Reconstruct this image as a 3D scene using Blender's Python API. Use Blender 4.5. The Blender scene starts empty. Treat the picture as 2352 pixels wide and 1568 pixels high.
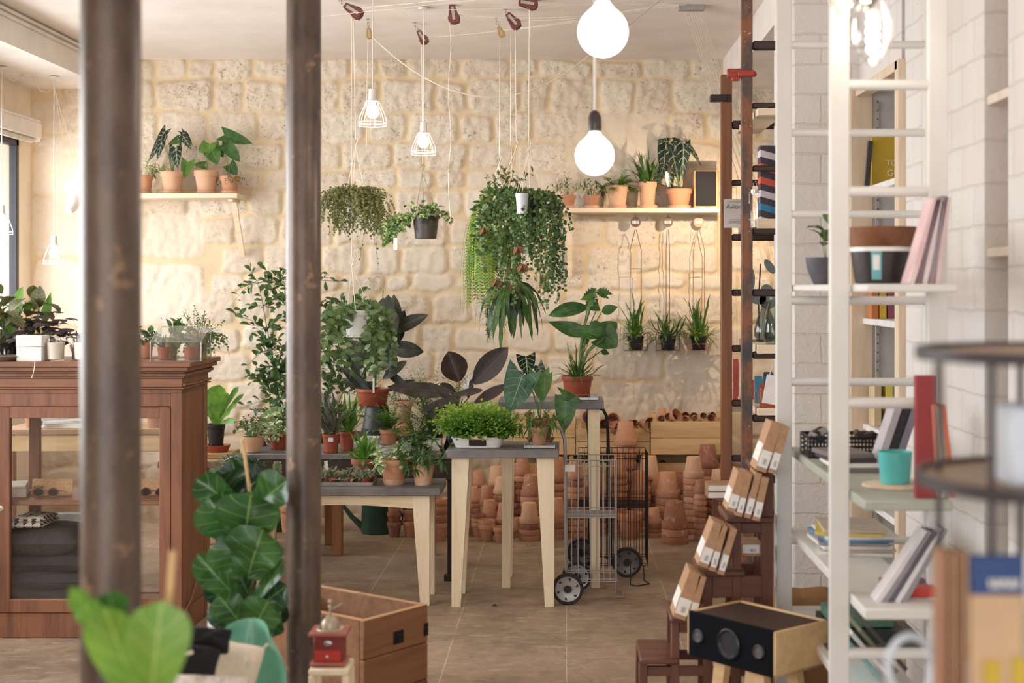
import bpy, math, random
import numpy as np
from mathutils import Vector, Matrix, noise as mnoise

# ------------------------------------------------------------------ camera, world, light, exposure
F = 3267.0                      # focal length in pixels (50 mm on 36 mm, 2352 px wide)
VX, VY, CH = 1300.0, 660.0, 1.55  # vanishing point of depth lines, camera height
col = bpy.context.scene.collection
scn = bpy.context.scene
cam_d = bpy.data.cameras.new('camera'); cam = bpy.data.objects.new('camera', cam_d); col.objects.link(cam)
cam.location = (0, 0, CH); cam.rotation_euler = (math.pi/2, 0, 0)
cam_d.sensor_width = 36; cam_d.lens = 50.0
cam_d.shift_x = -(VX-1176)/2352; cam_d.shift_y = -(784-VY)/2352
cam_d.clip_start = .05; cam_d.clip_end = 200
cam_d.dof.use_dof = True; cam_d.dof.focus_distance = 7.4; cam_d.dof.aperture_fstop = 2.7
scn.camera = cam
w = bpy.data.worlds.new('world'); scn.world = w; w.use_nodes = True
bg = w.node_tree.nodes['Background']; bg.inputs[0].default_value = (.90, .95, 1.0, 1); bg.inputs[1].default_value = 1.0
vs = scn.view_settings
scn.display_settings.display_device = 'sRGB'
vs.view_transform = 'Standard'; vs.look = 'None'; vs.gamma = 1; vs.use_curve_mapping = False; vs.exposure = 0.15

def area(name, loc, rot, sx, sy, power, color):
    d = bpy.data.lights.new(name, 'AREA'); d.shape = 'RECTANGLE'; d.size = sx; d.size_y = sy
    d.energy = power; d.color = color
    o = bpy.data.objects.new(name, d); col.objects.link(o); o.location = loc; o.rotation_euler = rot
    return o
def point(name, loc, power, color, r=.04, spot=None, rot=None, blend=.5):
    d = bpy.data.lights.new(name, 'SPOT' if spot else 'POINT'); d.energy = power; d.color = color; d.shadow_soft_size = r
    if spot: d.spot_size = spot; d.spot_blend = blend
    o = bpy.data.objects.new(name, d); col.objects.link(o); o.location = loc
    if rot: o.rotation_euler = rot
    return o
WARM = (1, .88, .74)
# daylight: the shop front behind the camera and the street windows on the left
area('daylight_shopfront', (-1.0, -2.3, 1.6), (math.radians(88), 0, 0), 4.6, 2.6, 85, (.95, .97, 1))
area('daylight_window', (-3.95, 5.8, 1.85), (math.radians(84), 0, math.radians(-90)), 6.0, 1.6, 290, (.90, .95, 1))

def P(px, py, Y): return Vector(((px-VX)*Y/F, Y, CH-(py-VY)*Y/F))
def Xf(px, Y): return (px-VX)*Y/F
def Zf(py, Y): return CH-(py-VY)*Y/F

# ------------------------------------------------------------------ materials
def _lin(c):
    return tuple((x/12.92 if x <= .04045 else ((x+.055)/1.055)**2.4) for x in c)
def rgb(*c):
    if len(c) == 1: c = c[0]
    return _lin([x/255 for x in c])+(1,)
class NT:
    def __init__(s, name):
        s.m = bpy.data.materials.new(name); s.m.use_nodes = True; s.t = s.m.node_tree; s.b = s.t.nodes['Principled BSDF']
    def n(s, typ, **kw):
        n = s.t.nodes.new(typ)
        for k, v in kw.items():
            if k.startswith('i_'):
                k2 = k[2:]; k2 = int(k2) if k2.isdigit() else k2.replace('_', ' ')
                n.inputs[k2].default_value = v
            else: setattr(n, k, v)
        return n
    def l(s, a, b): s.t.links.new(a, b)
    def mix(s, fac, a, b, typ='MIX'):
        m = s.n('ShaderNodeMix', data_type='RGBA', blend_type=typ)
        for sock, v in ((m.inputs[0], fac), (m.inputs[6], a), (m.inputs[7], b)):
            if hasattr(v, 'links') or hasattr(v, 'is_linked'): s.l(v, sock)
            else: sock.default_value = v
        return m.outputs[2]
    def math(s, op, a, b=None, c=None, clamp=False):
        m = s.n('ShaderNodeMath', operation=op, use_clamp=clamp)
        for sock, v in zip(m.inputs, (a, b, c)):
            if v is None: continue
            if hasattr(v, 'is_linked'): s.l(v, sock)
            else: sock.default_value = v
        return m.outputs[0]
    def ramp(s, fac, stops):
        r = s.n('ShaderNodeValToRGB'); s.l(fac, r.inputs[0]); e = r.color_ramp.elements
        while len(e) < len(stops): e.new(.5)
        for el, (p, c) in zip(e, stops): el.position = p; el.color = c if len(c) == 4 else tuple(c)+(1,)
        return r.outputs[0]
    def noise(s, vec, scale, detail=3, rough=.6, dist=0):
        n = s.n('ShaderNodeTexNoise'); n.inputs['Scale'].default_value = scale; n.inputs['Detail'].default_value = detail
        n.inputs['Roughness'].default_value = rough; n.inputs['Distortion'].default_value = dist
        if vec is not None: s.l(vec, n.inputs['Vector'])
        return n.outputs['Fac']
    def bump(s, h, strength=.3, dist=.01):
        b = s.n('ShaderNodeBump'); b.inputs['Strength'].default_value = strength; b.inputs['Distance'].default_value = dist
        s.l(h, b.inputs['Height']); s.l(b.outputs[0], s.b.inputs['Normal'])
    def base(s, c, rough=.6, metal=0, spec=None):
        if hasattr(c, 'is_linked'): s.l(c, s.b.inputs['Base Color'])
        else: s.b.inputs['Base Color'].default_value = c
        s.b.inputs['Roughness'].default_value = rough; s.b.inputs['Metallic'].default_value = metal
        if spec is not None: s.b.inputs['Specular IOR Level'].default_value = spec
    def obj(s, scale=None):
        tc = s.n('ShaderNodeTexCoord'); o = tc.outputs['Object']
        if scale:
            mp = s.n('ShaderNodeMapping'); mp.inputs['Scale'].default_value = scale; s.l(o, mp.inputs[0]); o = mp.outputs[0]
        return o
_M = {}
def plain(name, c, rough=.5, metal=0, c2=None, scale=12, bump=0, bscale=None, stretch=None, lo=.35, hi=.65, rnd=0):
    """procedural surface: two tones mixed by noise, optional bump"""
    if name in _M: return _M[name]
    m = NT(name); o = m.obj(stretch)
    if c2 is None: c2 = [x*.86 for x in c[:3]]+[1]
    f = m.noise(o, scale, 4)
    cc = m.ramp(f, [(lo, c2), (hi, c)])
    if rnd:
        oi = m.n('ShaderNodeObjectInfo'); hs = m.n('ShaderNodeHueSaturation')
        m.l(cc, hs.inputs['Color'])
        v = m.math('MULTIPLY_ADD', oi.outputs['Random'], rnd, 1-rnd*.6); m.l(v, hs.inputs['Value']); cc = hs.outputs[0]
    m.base(cc, rough, metal)
    if bump: m.bump(m.noise(o, bscale or scale*4, 4), bump, .004)
    _M[name] = m.m; return m.m
def wood(name, c, c2, axis='x', scale=1.0, rough=.55, ring=18, bump=.15):
    if name in _M: return _M[name]
    m = NT(name)
    st = {'x': (1.2, 14, 14), 'y': (14, 1.2, 14), 'z': (14, 14, 1.2)}[axis]
    o = m.obj(tuple(v*scale for v in st))
    oi = m.n('ShaderNodeObjectInfo')
    add = m.n('ShaderNodeVectorMath', operation='ADD'); m.l(o, add.inputs[0])
    comb = m.n('ShaderNodeCombineXYZ'); rr = m.math('MULTIPLY', oi.outputs['Random'], 40.0)
    for i in range(3): m.l(rr, comb.inputs[i])
    m.l(comb.outputs[0], add.inputs[1]); o = add.outputs[0]
    f = m.noise(o, 1.0, 6, .65, .6)
    f2 = m.noise(o, 5.0, 3, .6)
    ff = m.math('MULTIPLY_ADD', f2, .35, m.math('MULTIPLY', f, .75))
    cc = m.ramp(ff, [(.34, c2), (.62, c)])
    m.base(cc, rough); m.bump(ff, bump, .004)
    _M[name] = m.m; return m.m
def glass(name, tint=(1, 1, 1, 1), rough=.0, ior=1.15):
    if name in _M: return _M[name]
    m = NT(name)
    tr = m.n('ShaderNodeBsdfTransparent'); tr.inputs[0].default_value = tint
    gl = m.n('ShaderNodeBsdfGlossy'); gl.inputs['Roughness'].default_value = max(rough, .03)
    fr = m.n('ShaderNodeLayerWeight'); fr.inputs[0].default_value = .5
    mx = m.n('ShaderNodeMixShader')
    fac = m.math('MULTIPLY_ADD', m.math('POWER', fr.outputs['Facing'], 4.0), .7, .05, clamp=True)
    m.l(fac, mx.inputs[0]); m.l(tr.outputs[0], mx.inputs[1]); m.l(gl.outputs[0], mx.inputs[2])
    m.l(mx.outputs[0], m.t.nodes['Material Output'].inputs[0])
    _M[name] = m.m; return m.m
def emis(name, c, strength):
    if name in _M: return _M[name]
    m = NT(name); m.base((1, 1, 1, 1), .4); m.b.inputs['Emission Color'].default_value = c; m.b.inputs['Emission Strength'].default_value = strength
    _M[name] = m.m; return m.m
def leafmat(name, c, c2=None, vein=None, K=7, vw=.10, mid=.05, slant=.9, rough=.38, scale=18, trans=.25, mott=None, back=None, speck=0):
    """leaf blade: uv.x -1..1 across, uv.y 0..1 along; tone noise, midrib, side veins"""
    if name in _M: return _M[name]
    m = NT(name); o = m.obj(); uvn = m.n('ShaderNodeUVMap'); sep = m.n('ShaderNodeSeparateXYZ'); m.l(uvn.outputs[0], sep.inputs[0])
    c2 = c2 or tuple([x*.55 for x in c[:3]]+[1])
    cc = m.ramp(m.noise(o, scale, 2), [(.35, c2), (.65, c)])
    if mott:
        cc = m.mix(m.math('GREATER_THAN', m.noise(o, speck or 60, 2), .54), cc, mott)
    au = m.math('ABSOLUTE', sep.outputs[0])
    if vein:
        t = m.math('SUBTRACT', m.math('MULTIPLY', sep.outputs[1], float(K)), m.math('MULTIPLY', au, slant))
        fr = m.math('FRACT', t); d = m.math('ABSOLUTE', m.math('SUBTRACT', fr, .5))
        v = m.math('LESS_THAN', d, vw*.5)
        v = m.math('MULTIPLY', v, m.math('LESS_THAN', au, .88))
        mr = m.math('LESS_THAN', au, mid)
        cc = m.mix(m.math('MAXIMUM', v, mr), cc, vein)
    if back:
        g = m.n('ShaderNodeNewGeometry'); cc = m.mix(g.outputs['Backfacing'], cc, back)
    m.base(cc, rough)
    if trans > 0:
        tl = m.n('ShaderNodeBsdfTranslucent'); m.l(cc, tl.inputs[0]); mx = m.n('ShaderNodeMixShader'); mx.inputs[0].default_value = trans
        m.l(m.b.outputs[0], mx.inputs[1]); m.l(tl.outputs[0], mx.inputs[2]); m.l(mx.outputs[0], m.t.nodes['Material Output'].inputs[0])
    _M[name] = m.m; return m.m

# ------------------------------------------------------------------ geometry
class G:
    def __init__(s): s.v = []; s.f = []; s.m = []; s.s = []; s.uv = {}; s.hasuv = False
    def add(s, vs, fs, mi=0, smooth=True, uv=None):
        b = len(s.v); s.v.extend([tuple(v) for v in vs])
        for f in fs: s.f.append(tuple(b+i for i in f)); s.m.append(mi); s.s.append(smooth)
        if uv is not None:
            s.hasuv = True
            for i, u in enumerate(uv): s.uv[b+i] = u
        return b
    def box(s, c, d, mi=0, R=None, bev=.003):
        """box centred at c with full size d; chamfered edges"""
        c = Vector(c); hx, hy, hz = [x/2 for x in d]; b = min(bev, hx*.45, hy*.45, hz*.45)
        if b <= 0:
            vs = [Vector((x*hx, y*hy, z*hz)) for x in (-1, 1) for y in (-1, 1) for z in (-1, 1)]
            fs = [(0, 1, 3, 2), (4, 6, 7, 5), (0, 4, 5, 1), (2, 3, 7, 6), (0, 2, 6, 4), (1, 5, 7, 3)]
        else:
            vs = []; idx = {}
            for sx in (-1, 1):
                for sy in (-1, 1):
                    for sz in (-1, 1):
                        for k in range(3):
                            p = [sx*(hx-b), sy*(hy-b), sz*(hz-b)]; p[k] = (sx, sy, sz)[k]*(hx, hy, hz)[k]
                            idx[(sx, sy, sz, k)] = len(vs); vs.append(Vector(p))
            fs = []
            for k in range(3):
                a, bb = [(1, 2), (2, 0), (0, 1)][k]
                for sg in (-1, 1):
                    q = []
                    for (u, v_) in ((-1, -1), (1, -1), (1, 1), (-1, 1)):
                        t = [0, 0, 0]; t[k] = sg; t[a] = u; t[bb] = v_; q.append(idx[(t[0], t[1], t[2], k)])
                    fs.append(tuple(q if sg > 0 else q[::-1]))
            for k in range(3):
                a, bb = [(1, 2), (2, 0), (0, 1)][k]
                for u in (-1, 1):
                    for v_ in (-1, 1):
                        t0 = [0, 0, 0]; t1 = [0, 0, 0]; t0[k] = -1; t1[k] = 1; t0[a] = t1[a] = u; t0[bb] = t1[bb] = v_
                        q = [idx[(*t0, a)], idx[(*t1, a)], idx[(*t1, bb)], idx[(*t0, bb)]]
                        fs.append(tuple(q if u*v_ < 0 else q[::-1]))
            for sx in (-1, 1):
                for sy in (-1, 1):
                    for sz in (-1, 1):
                        q = [idx[(sx, sy, sz, k)] for k in range(3)]
                        fs.append(tuple(q if sx*sy*sz > 0 else q[::-1]))
        if R is not None: vs = [R @ v for v in vs]
        s.add([v+c for v in vs], fs, mi, False)
    def bar(s, p0, p1, wx, wy, mi=0, up=(0, 0, 1), w2=None, bev=.002):
        """square bar from p0 to p1; wx, wy at p0; w2=(wx,wy) at p1"""
        p0, p1 = Vector(p0), Vector(p1); z = (p1-p0).normalized(); up = Vector(up)
        if abs(z.dot(up)) > .98: up = Vector((0, 1, 0))
        x = up.cross(z).normalized() if abs(z.dot(up)) < .98 else Vector((1, 0, 0)); y = z.cross(x)
        if w2 is None: w2 = (wx, wy)
        vs = []
        for p, (a, b) in ((p0, (wx, wy)), (p1, w2)):
            for (i, j) in ((-1, -1), (1, -1), (1, 1), (-1, 1)): vs.append(p+x*(i*a/2)+y*(j*b/2))
        s.add(vs, [(3, 2, 1, 0), (4, 5, 6, 7), (0, 1, 5, 4), (1, 2, 6, 5), (2, 3, 7, 6), (3, 0, 4, 7)], mi, False)
    def tube(s, pts, r, n=8, mi=0, closed=False, cap=True, r1=None):
        pts = [Vector(p) for p in pts]; m = len(pts)
        if m < 2: return
        vs = []; prev = None
        for i, p in enumerate(pts):
            if closed: t = (pts[(i+1) % m]-pts[i-1])
            else: t = pts[min(i+1, m-1)]-pts[max(i-1, 0)]
            if t.length < 1e-9: t = Vector((0, 0, 1))
            t.normalize()
            if prev is None:
                a = Vector((0, 0, 1)) if abs(t.z) < .9 else Vector((1, 0, 0)); x = t.cross(a).normalized()
            else: x = (prev-t*prev.dot(t)); x = x.normalized() if x.length > 1e-6 else t.orthogonal().normalized()
            prev = x; y = t.cross(x); rr = r if r1 is None else r+(r1-r)*i/(m-1)
            if isinstance(r, (list, tuple)): rr = r[i]
            for k in range(n):
                a = 2*math.pi*k/n; vs.append(p+x*(math.cos(a)*rr)+y*(math.sin(a)*rr))
        fs = []
        rng = m if closed else m-1
        for i in range(rng):
            j = (i+1) % m
            for k in range(n): fs.append((i*n+k, i*n+(k+1) % n, j*n+(k+1) % n, j*n+k))
        if cap and not closed: fs.append(tuple(range(n))[::-1]); fs.append(tuple((m-1)*n+k for k in range(n)))
        s.add(vs, fs, mi, True)
    def lathe(s, prof, n=24, c=(0, 0, 0), mi=0, axis='z', R=None, smooth=True, sx=1, sy=1):
        c = Vector(c); vs = []
        for (r, z) in prof:
            for k in range(n):
                a = 2*math.pi*k/n; p = Vector((math.cos(a)*r*sx, math.sin(a)*r*sy, z))
                if axis == 'y': p = Vector((p.x, p.z, -p.y))
                if axis == 'x': p = Vector((p.z, p.y, -p.x))
                if R is not None: p = R @ p
                vs.append(p+c)
        fs = []
        for i in range(len(prof)-1):
            for k in range(n): fs.append((i*n+k, i*n+(k+1) % n, (i+1)*n+(k+1) % n, (i+1)*n+k))
        closed = tuple(prof[0]) == tuple(prof[-1])
        if prof[0][0] > 1e-5 and not closed: fs.append(tuple(range(n))[::-1])
        if prof[-1][0] > 1e-5 and not closed: fs.append(tuple((len(prof)-1)*n+k for k in range(n)))
        s.add(vs, fs, mi, smooth)
    def ball(s, c, r, n=12, m=8, mi=0, sc=(1, 1, 1), R=None):
        vs = []; c = Vector(c)
        for i in range(m+1):
            t = math.pi*i/m
            for k in range(n):
                a = 2*math.pi*k/n; p = Vector((math.sin(t)*math.cos(a)*r*sc[0], math.sin(t)*math.sin(a)*r*sc[1], -math.cos(t)*r*sc[2]))
                if R is not None: p = R @ p
                vs.append(p+c)
        s.add(vs, [(i*n+k, i*n+(k+1) % n, (i+1)*n+(k+1) % n, (i+1)*n+k) for i in range(m) for k in range(n)], mi, True)
    def prism(s, pts, d, mi=0, smooth=False):
        """extrude a planar polygon (list of 3D pts) by vector d"""
        pts = [Vector(p) for p in pts]; d = Vector(d); n = len(pts)
        fs = [tuple(range(n))[::-1], tuple(range(n, 2*n))]+[(i, (i+1) % n, n+(i+1) % n, n+i) for i in range(n)]
        s.add(pts+[p+d for p in pts], fs, mi, smooth)
    def build(s, name, mats, parent=None, loc=(0, 0, 0)):
        me = bpy.data.meshes.new(name); me.from_pydata(s.v, [], s.f)
        if not isinstance(mats, (list, tuple)): mats = [mats]
        for m in mats: me.materials.append(m)
        me.polygons.foreach_set('material_index', s.m); me.polygons.foreach_set('use_smooth', s.s)
        if s.hasuv:
            ul = me.uv_layers.new(name='UVMap'); n = len(me.loops); vi = np.empty(n, np.int32); me.loops.foreach_get('vertex_index', vi)
            arr = np.zeros((len(s.v), 2), np.float32)
            for k, u in s.uv.items(): arr[k] = u
            ul.data.foreach_set('uv', arr[vi].ravel())
        me.update()
        if not s.hasuv: me.set_sharp_from_angle(angle=math.radians(38))
        o = bpy.data.objects.new(name, me); col.objects.link(o); o.location = loc
        if parent is not None: o.parent = parent
        return o
def tag(o, label=None, cat=None, group=None, kind=None):
    if label: o['label'] = label
    if cat: o['category'] = cat
    if group: o['group'] = group
    if kind: o['kind'] = kind
    return o
def thing(name, label, cat, loc=(0, 0, 0), rz=0, group=None):
    o = bpy.data.objects.new(name, None); col.objects.link(o); o.location = loc; o.rotation_euler = (0, 0, rz)
    o.empty_display_size = .05
    return tag(o, label, cat, group)
def struct(g, name, mats): return tag(g.build(name, mats), kind='structure')
def copy_tree(o, parent=None):
    c = o.copy(); col.objects.link(c)
    if parent is not None: c.parent = parent
    for ch in list(o.children): copy_tree(ch, c)
    return c
def text(s, size, mat, parent, loc, rot, name='lettering', ext=.0006, align='CENTER'):
    cu = bpy.data.curves.new(name, 'FONT'); cu.body = s; cu.size = size; cu.align_x = align; cu.align_y = 'CENTER'; cu.extrude = ext
    t = bpy.data.objects.new('tmp_text', cu); col.objects.link(t)
    dg = bpy.context.evaluated_depsgraph_get(); me = bpy.data.meshes.new_from_object(t.evaluated_get(dg))
    bpy.data.objects.remove(t)
    me.materials.clear(); me.materials.append(mat)
    o = bpy.data.objects.new(name, me); col.objects.link(o); o.parent = parent; o.location = loc; o.rotation_euler = rot
    return o

# ------------------------------------------------------------------ leaves
PROF = {
    'oval': lambda t: math.sin(math.pi*min(1, t*.97+.03))**.75,
    'obov': lambda t: math.sin(math.pi*t**1.45)**.7 if 0 < t < 1 else 0,
    'lance': lambda t: math.sin(math.pi*t**.7)**1.0 if 0 < t < 1 else 0,
    'strap': lambda t: min(1, t*5+.3)*min(1, (1-t)*4)**.6,
    'heart': lambda t: (math.cos(math.pi/2*t**1.15))**.85 if t < 1 else 0,
    'fiddle': lambda t: (.50+.5*math.sin(math.pi/2*min(1, t*1.35))**2)*min(1, t*9+.15)*(1-max(0, (t-.72)/.28)**2.2)**.5 if t < 1 else 0,
    'bird': lambda t: (.12+.88*t**1.1)*(1-max(0, (t-.8)/.2)**2)**.6 if t < 1 else 0,
    'round': lambda t: math.sqrt(max(0, 1-(2*t-1)**2)),
    'arrow': lambda t: (1-t)**.8*min(1, .75+t*3),
}
def leaf(g, base, d, L, W, prof='oval', up=(0, 0, 1), bend=.0, fold=.15, n=5, mi=0, wave=0, lobe=0, droop=0, m=2, wk=3, curl=0, cut=0):
    """leaf blade from base along d, L long, W wide. m columns each side of the midrib"""
    base = Vector(base); y = Vector(d).normalized(); up = Vector(up)
    x = y.cross(up)
    if x.length < 1e-3: x = y.orthogonal()
    x.normalize(); z = x.cross(y).normalized(); f = PROF[prof]
    vs = []; uv = []; cols = 2*m+1
    for i in range(n+1):
        t = i/n; wd = f(t)*W/2
        for j in range(cols):
            s_ = (j-m)/m; a = abs(s_); xx = s_*wd; yy = t*L - lobe*L*a*(1-t)**3
            if cut and i % 2 == 1 and a > .9: xx *= 1-cut
            zz = bend*L*4*t*(1-t) - droop*L*t*t + fold*a*wd + wave*W*math.sin(wk*2*math.pi*t+(1.5 if s_ > 0 else 0))*a - curl*a*a*wd
            vs.append(base+x*xx+y*yy+z*zz); uv.append((s_, t))
    fs = [(i*cols+j, i*cols+j+1, (i+1)*cols+j+1, (i+1)*cols+j) for i in range(n) for j in range(cols-1)]
    g.add(vs, fs, mi, True, uv)
def pleaf(g, b, t, W, Y, Y2=None, facing=(0, -1, .25), off=(0, 0, 0), **kw):
    """leaf between two photo points b, t at depths Y, Y2; W in metres; off = origin of the parent"""
    p0 = P(b[0], b[1], Y)-Vector(off); p1 = P(t[0], t[1], Y2 or Y)-Vector(off)
    leaf(g, p0, p1-p0, (p1-p0).length, W, up=facing, **kw)
def arc(p, d, L, n=6, droop=.5, rnd=None, amt=0):
    """points of a stem starting at p in direction d, bending down"""
    p = Vector(p); d = Vector(d).normalized(); pts = [p.copy()]; st = L/n
    for i in range(n):
        d = (d+Vector((0, 0, -droop/n))).normalized()
        if rnd: d = (d+Vector((rnd.uniform(-amt, amt), rnd.uniform(-amt, amt), rnd.uniform(-amt, amt)))).normalized()
        p = p+d*st; pts.append(p.copy())
    return pts
def rdir(r, el0, el1):
    a = r.uniform(0, 2*math.pi); e = math.radians(r.uniform(el0, el1))
    return Vector((math.cos(a)*math.cos(e), math.sin(a)*math.cos(e), math.sin(e)))
# ------------------------------------------------------------------ the setting
WALL_Y = 9.6; XL, XR = -3.61, 1.95
def stone_wall():
    H = 3.12; step = .0125
    nx = int((XR+.05-XL+.05)/step); nz = int(H/step)
    xs = np.linspace(XL-.05, XR+.05, nx+1); zs = np.linspace(-.01, H, nz+1)
    X, Z = np.meshgrid(xs, zs)
    PX = VX+X*F/WALL_Y; PY = VY+(CH-Z)*F/WALL_Y
    R = random.Random(11)
    st = []   # x0,y0,x1,y1,pit
    rows = [(138, 178), (186, 254), (262, 322), (332, 386), (394, 432), (440, 494), (502, 560), (569, 624), (632, 664), (673, 738), (748, 804), (813, 872), (880, 930), (938, 1000), (1008, 1070), (1078, 1140), (1148, 1215)]
    for (a, b) in rows:
        x = -20+R.uniform(-60, 40)
        while x < 1960:
            wd = R.uniform(66, 140)*(1 if b-a > 45 else .9)
            x1 = x+wd
            skip = (60 < x+wd/2 < 472 and 455 < a < 990) or (1285 < x+wd/2 < 1530 and 255 < a < 440 and a != 394 or (1285 < x+wd/2 < 1530 and a == 394)) or (1370 < x+wd/2 < 1668 and 735 < a < 1000) or (60 < x+wd/2 < 190 and a < 460)
            if not skip:
                pit = R.random()*(1.0 if a < 700 else .5)
                if a < 350: pit = min(1, pit+.35)
                st.append((x+R.uniform(0, 3), a+R.uniform(-4, 3), x1-8-R.uniform(0, 3), b+R.uniform(-3, 5), pit))
            x = x1
    for q in [(75, 450, 205, 590), (205, 455, 330, 600), (330, 455, 466, 592), (75, 600, 240, 745), (250, 608, 466, 745), (75, 755, 330, 880), (340, 755, 466, 872), (75, 888, 300, 1000), (310, 882, 466, 1000),
              (75, 232, 190, 300), (75, 310, 190, 445), (1285, 258, 1530, 424), (1372, 744, 1520, 870), (1530, 752, 1664, 900), (1372, 880, 1664, 1000)]: st.append((*q, .12))
    # warp for irregular outlines
    wx = np.zeros_like(PX); wy = np.zeros_like(PX); fn = np.zeros_like(PX); f2 = np.zeros_like(PX)
    for i in range(PX.shape[0]):
        for j in range(PX.shape[1]):
            x, z = X[i, j], Z[i, j]
            n1 = mnoise.noise_vector((x*5.5, z*5.5, 3.1)); wx[i, j] = n1[0]*9; wy[i, j] = n1[1]*9
            fn[i, j] = n1[2]; n3 = mnoise.noise((x*21, z*21, .7)); f2[i, j] = n3+.5*mnoise.noise((x*52, z*52, 8.7)); wx[i, j] += n3*3; wy[i, j] -= f2[i, j]*2.5
    ax = PX+wx; ay = PY+wy
    mask = np.zeros_like(PX); tint = np.zeros_like(PX); pitm = np.zeros_like(PX); bulge = np.zeros_like(PX)
    for (x0, y0, x1, y1, pit) in st:
        i0 = max(0, int((CH-(y1+30-VY)*WALL_Y/F)/step)); i1 = min(PX.shape[0], int((CH-(y0-30-VY)*WALL_Y/F)/step)+3)
        j0 = max(0, int((Xf(x0-30, WALL_Y)-XL)/step)); j1 = min(PX.shape[1], int((Xf(x1+30, WALL_Y)-XL)/step)+8)
        if i1 <= i0 or j1 <= j0: continue
        sx = ax[i0:i1, j0:j1]; sy = ay[i0:i1, j0:j1]; cx, cy = (x0+x1)/2, (y0+y1)/2
        rr = 13; qx = np.abs(sx-cx)-(x1-x0)/2+rr; qy = np.abs(sy-cy)-(y1-y0)/2+rr
        sd = np.hypot(np.maximum(qx, 0), np.maximum(qy, 0))+np.minimum(np.maximum(qx, qy), 0)-rr
        m = np.clip(.5-sd/5, 0, 1); m = m*m*(3-2*m)
        mm = mask[i0:i1, j0:j1]; upd = m > mm
        t = R.random(); h = R.uniform(.6, 1.25)*(1 if pit != .12 else .35)
        mask[i0:i1, j0:j1] = np.where(upd, m, mm); tint[i0:i1, j0:j1] = np.where(upd, t, tint[i0:i1, j0:j1])
        pitm[i0:i1, j0:j1] = np.where(upd, pit, pitm[i0:i1, j0:j1])
        bulge[i0:i1, j0:j1] = np.where(upd, m*h*(1-.12*np.clip(1+sd/40, 0, 1)), bulge[i0:i1, j0:j1])
    Hh = bulge*.018+fn*.010+f2*.0055*(.4+mask*(.8+pitm))
    Yv = WALL_Y-Hh
    v = np.stack([X.ravel(), Yv.ravel(), Z.ravel()], 1)
    nr, nc = PX.shape; idx = np.arange(nr*nc).reshape(nr, nc)
    f = np.stack([idx[:-1, :-1].ravel(), idx[:-1, 1:].ravel(), idx[1:, 1:].ravel(), idx[1:, :-1].ravel()], 1)
    me = bpy.data.meshes.new('wall_back'); me.vertices.add(len(v)); me.vertices.foreach_set('co', v.ravel())
    me.loops.add(f.size); me.loops.foreach_set('vertex_index', f.ravel().astype(np.int32))
    me.polygons.add(len(f)); me.polygons.foreach_set('loop_start', np.arange(0, f.size, 4, dtype=np.int32))
    me.update(calc_edges=True); me.polygons.foreach_set('use_smooth', np.ones(len(f), bool))
    ca = me.color_attributes.new('stone', 'FLOAT_COLOR', 'POINT')
    cdat = np.stack([mask.ravel(), tint.ravel(), pitm.ravel(), np.ones(len(v))], 1).astype(np.float32); ca.data.foreach_set('color', cdat.ravel())
    m = NT('limestone'); at = m.n('ShaderNodeAttribute', attribute_name='stone'); sp = m.n('ShaderNodeSeparateColor'); m.l(at.outputs['Color'], sp.inputs[0])
    o = m.obj()
    n1 = m.noise(o, 6, 5); n2 = m.noise(o, 34, 4, .7); n3 = m.noise(o, 1.1, 2)
    mort = m.ramp(n1, [(.3, rgb(220, 196, 162)), (.7, rgb(230, 206, 170))])
    s1 = m.mix(sp.outputs[1], rgb(224, 208, 188), rgb(238, 226, 210)); s1 = m.mix(m.math('MULTIPLY', n1, .5), s1, rgb(214, 194, 166))
    pitf = m.math('MULTIPLY', m.math('MULTIPLY', sp.outputs[2], m.ramp(m.noise(o, 48, 4, .75), [(.54, (0, 0, 0, 1)), (.66, (1, 1, 1, 1))])), m.ramp(n1, [(.40, (0, 0, 0, 1)), (.60, (1, 1, 1, 1))]))
    s1 = m.mix(m.math('MULTIPLY', sp.outputs[2], m.ramp(n2, [(.45, (0, 0, 0, 1)), (.75, (.5, .5, .5, 1))])), s1, rgb(190, 176, 158))
    s1 = m.mix(m.math('MULTIPLY', pitf, .9), s1, rgb(112, 102, 96))
    c = m.mix(sp.outputs[0], mort, s1)
    c = m.mix(m.ramp(n3, [(.45, (0, 0, 0, 1)), (.7, (.3, .3, .3, 1))]), c, rgb(228, 208, 180))
    # wall colour turns browner towards the floor
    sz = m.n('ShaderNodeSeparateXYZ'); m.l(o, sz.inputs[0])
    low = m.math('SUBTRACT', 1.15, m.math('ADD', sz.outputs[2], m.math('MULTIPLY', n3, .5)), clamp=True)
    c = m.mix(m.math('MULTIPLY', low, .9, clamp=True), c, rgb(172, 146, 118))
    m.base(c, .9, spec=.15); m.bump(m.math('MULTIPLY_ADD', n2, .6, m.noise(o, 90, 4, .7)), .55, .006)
    me.materials.append(m.m)
    ob = bpy.data.objects.new('wall_back', me); col.objects.link(ob); return tag(ob, kind='structure')
stone_wall()

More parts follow.
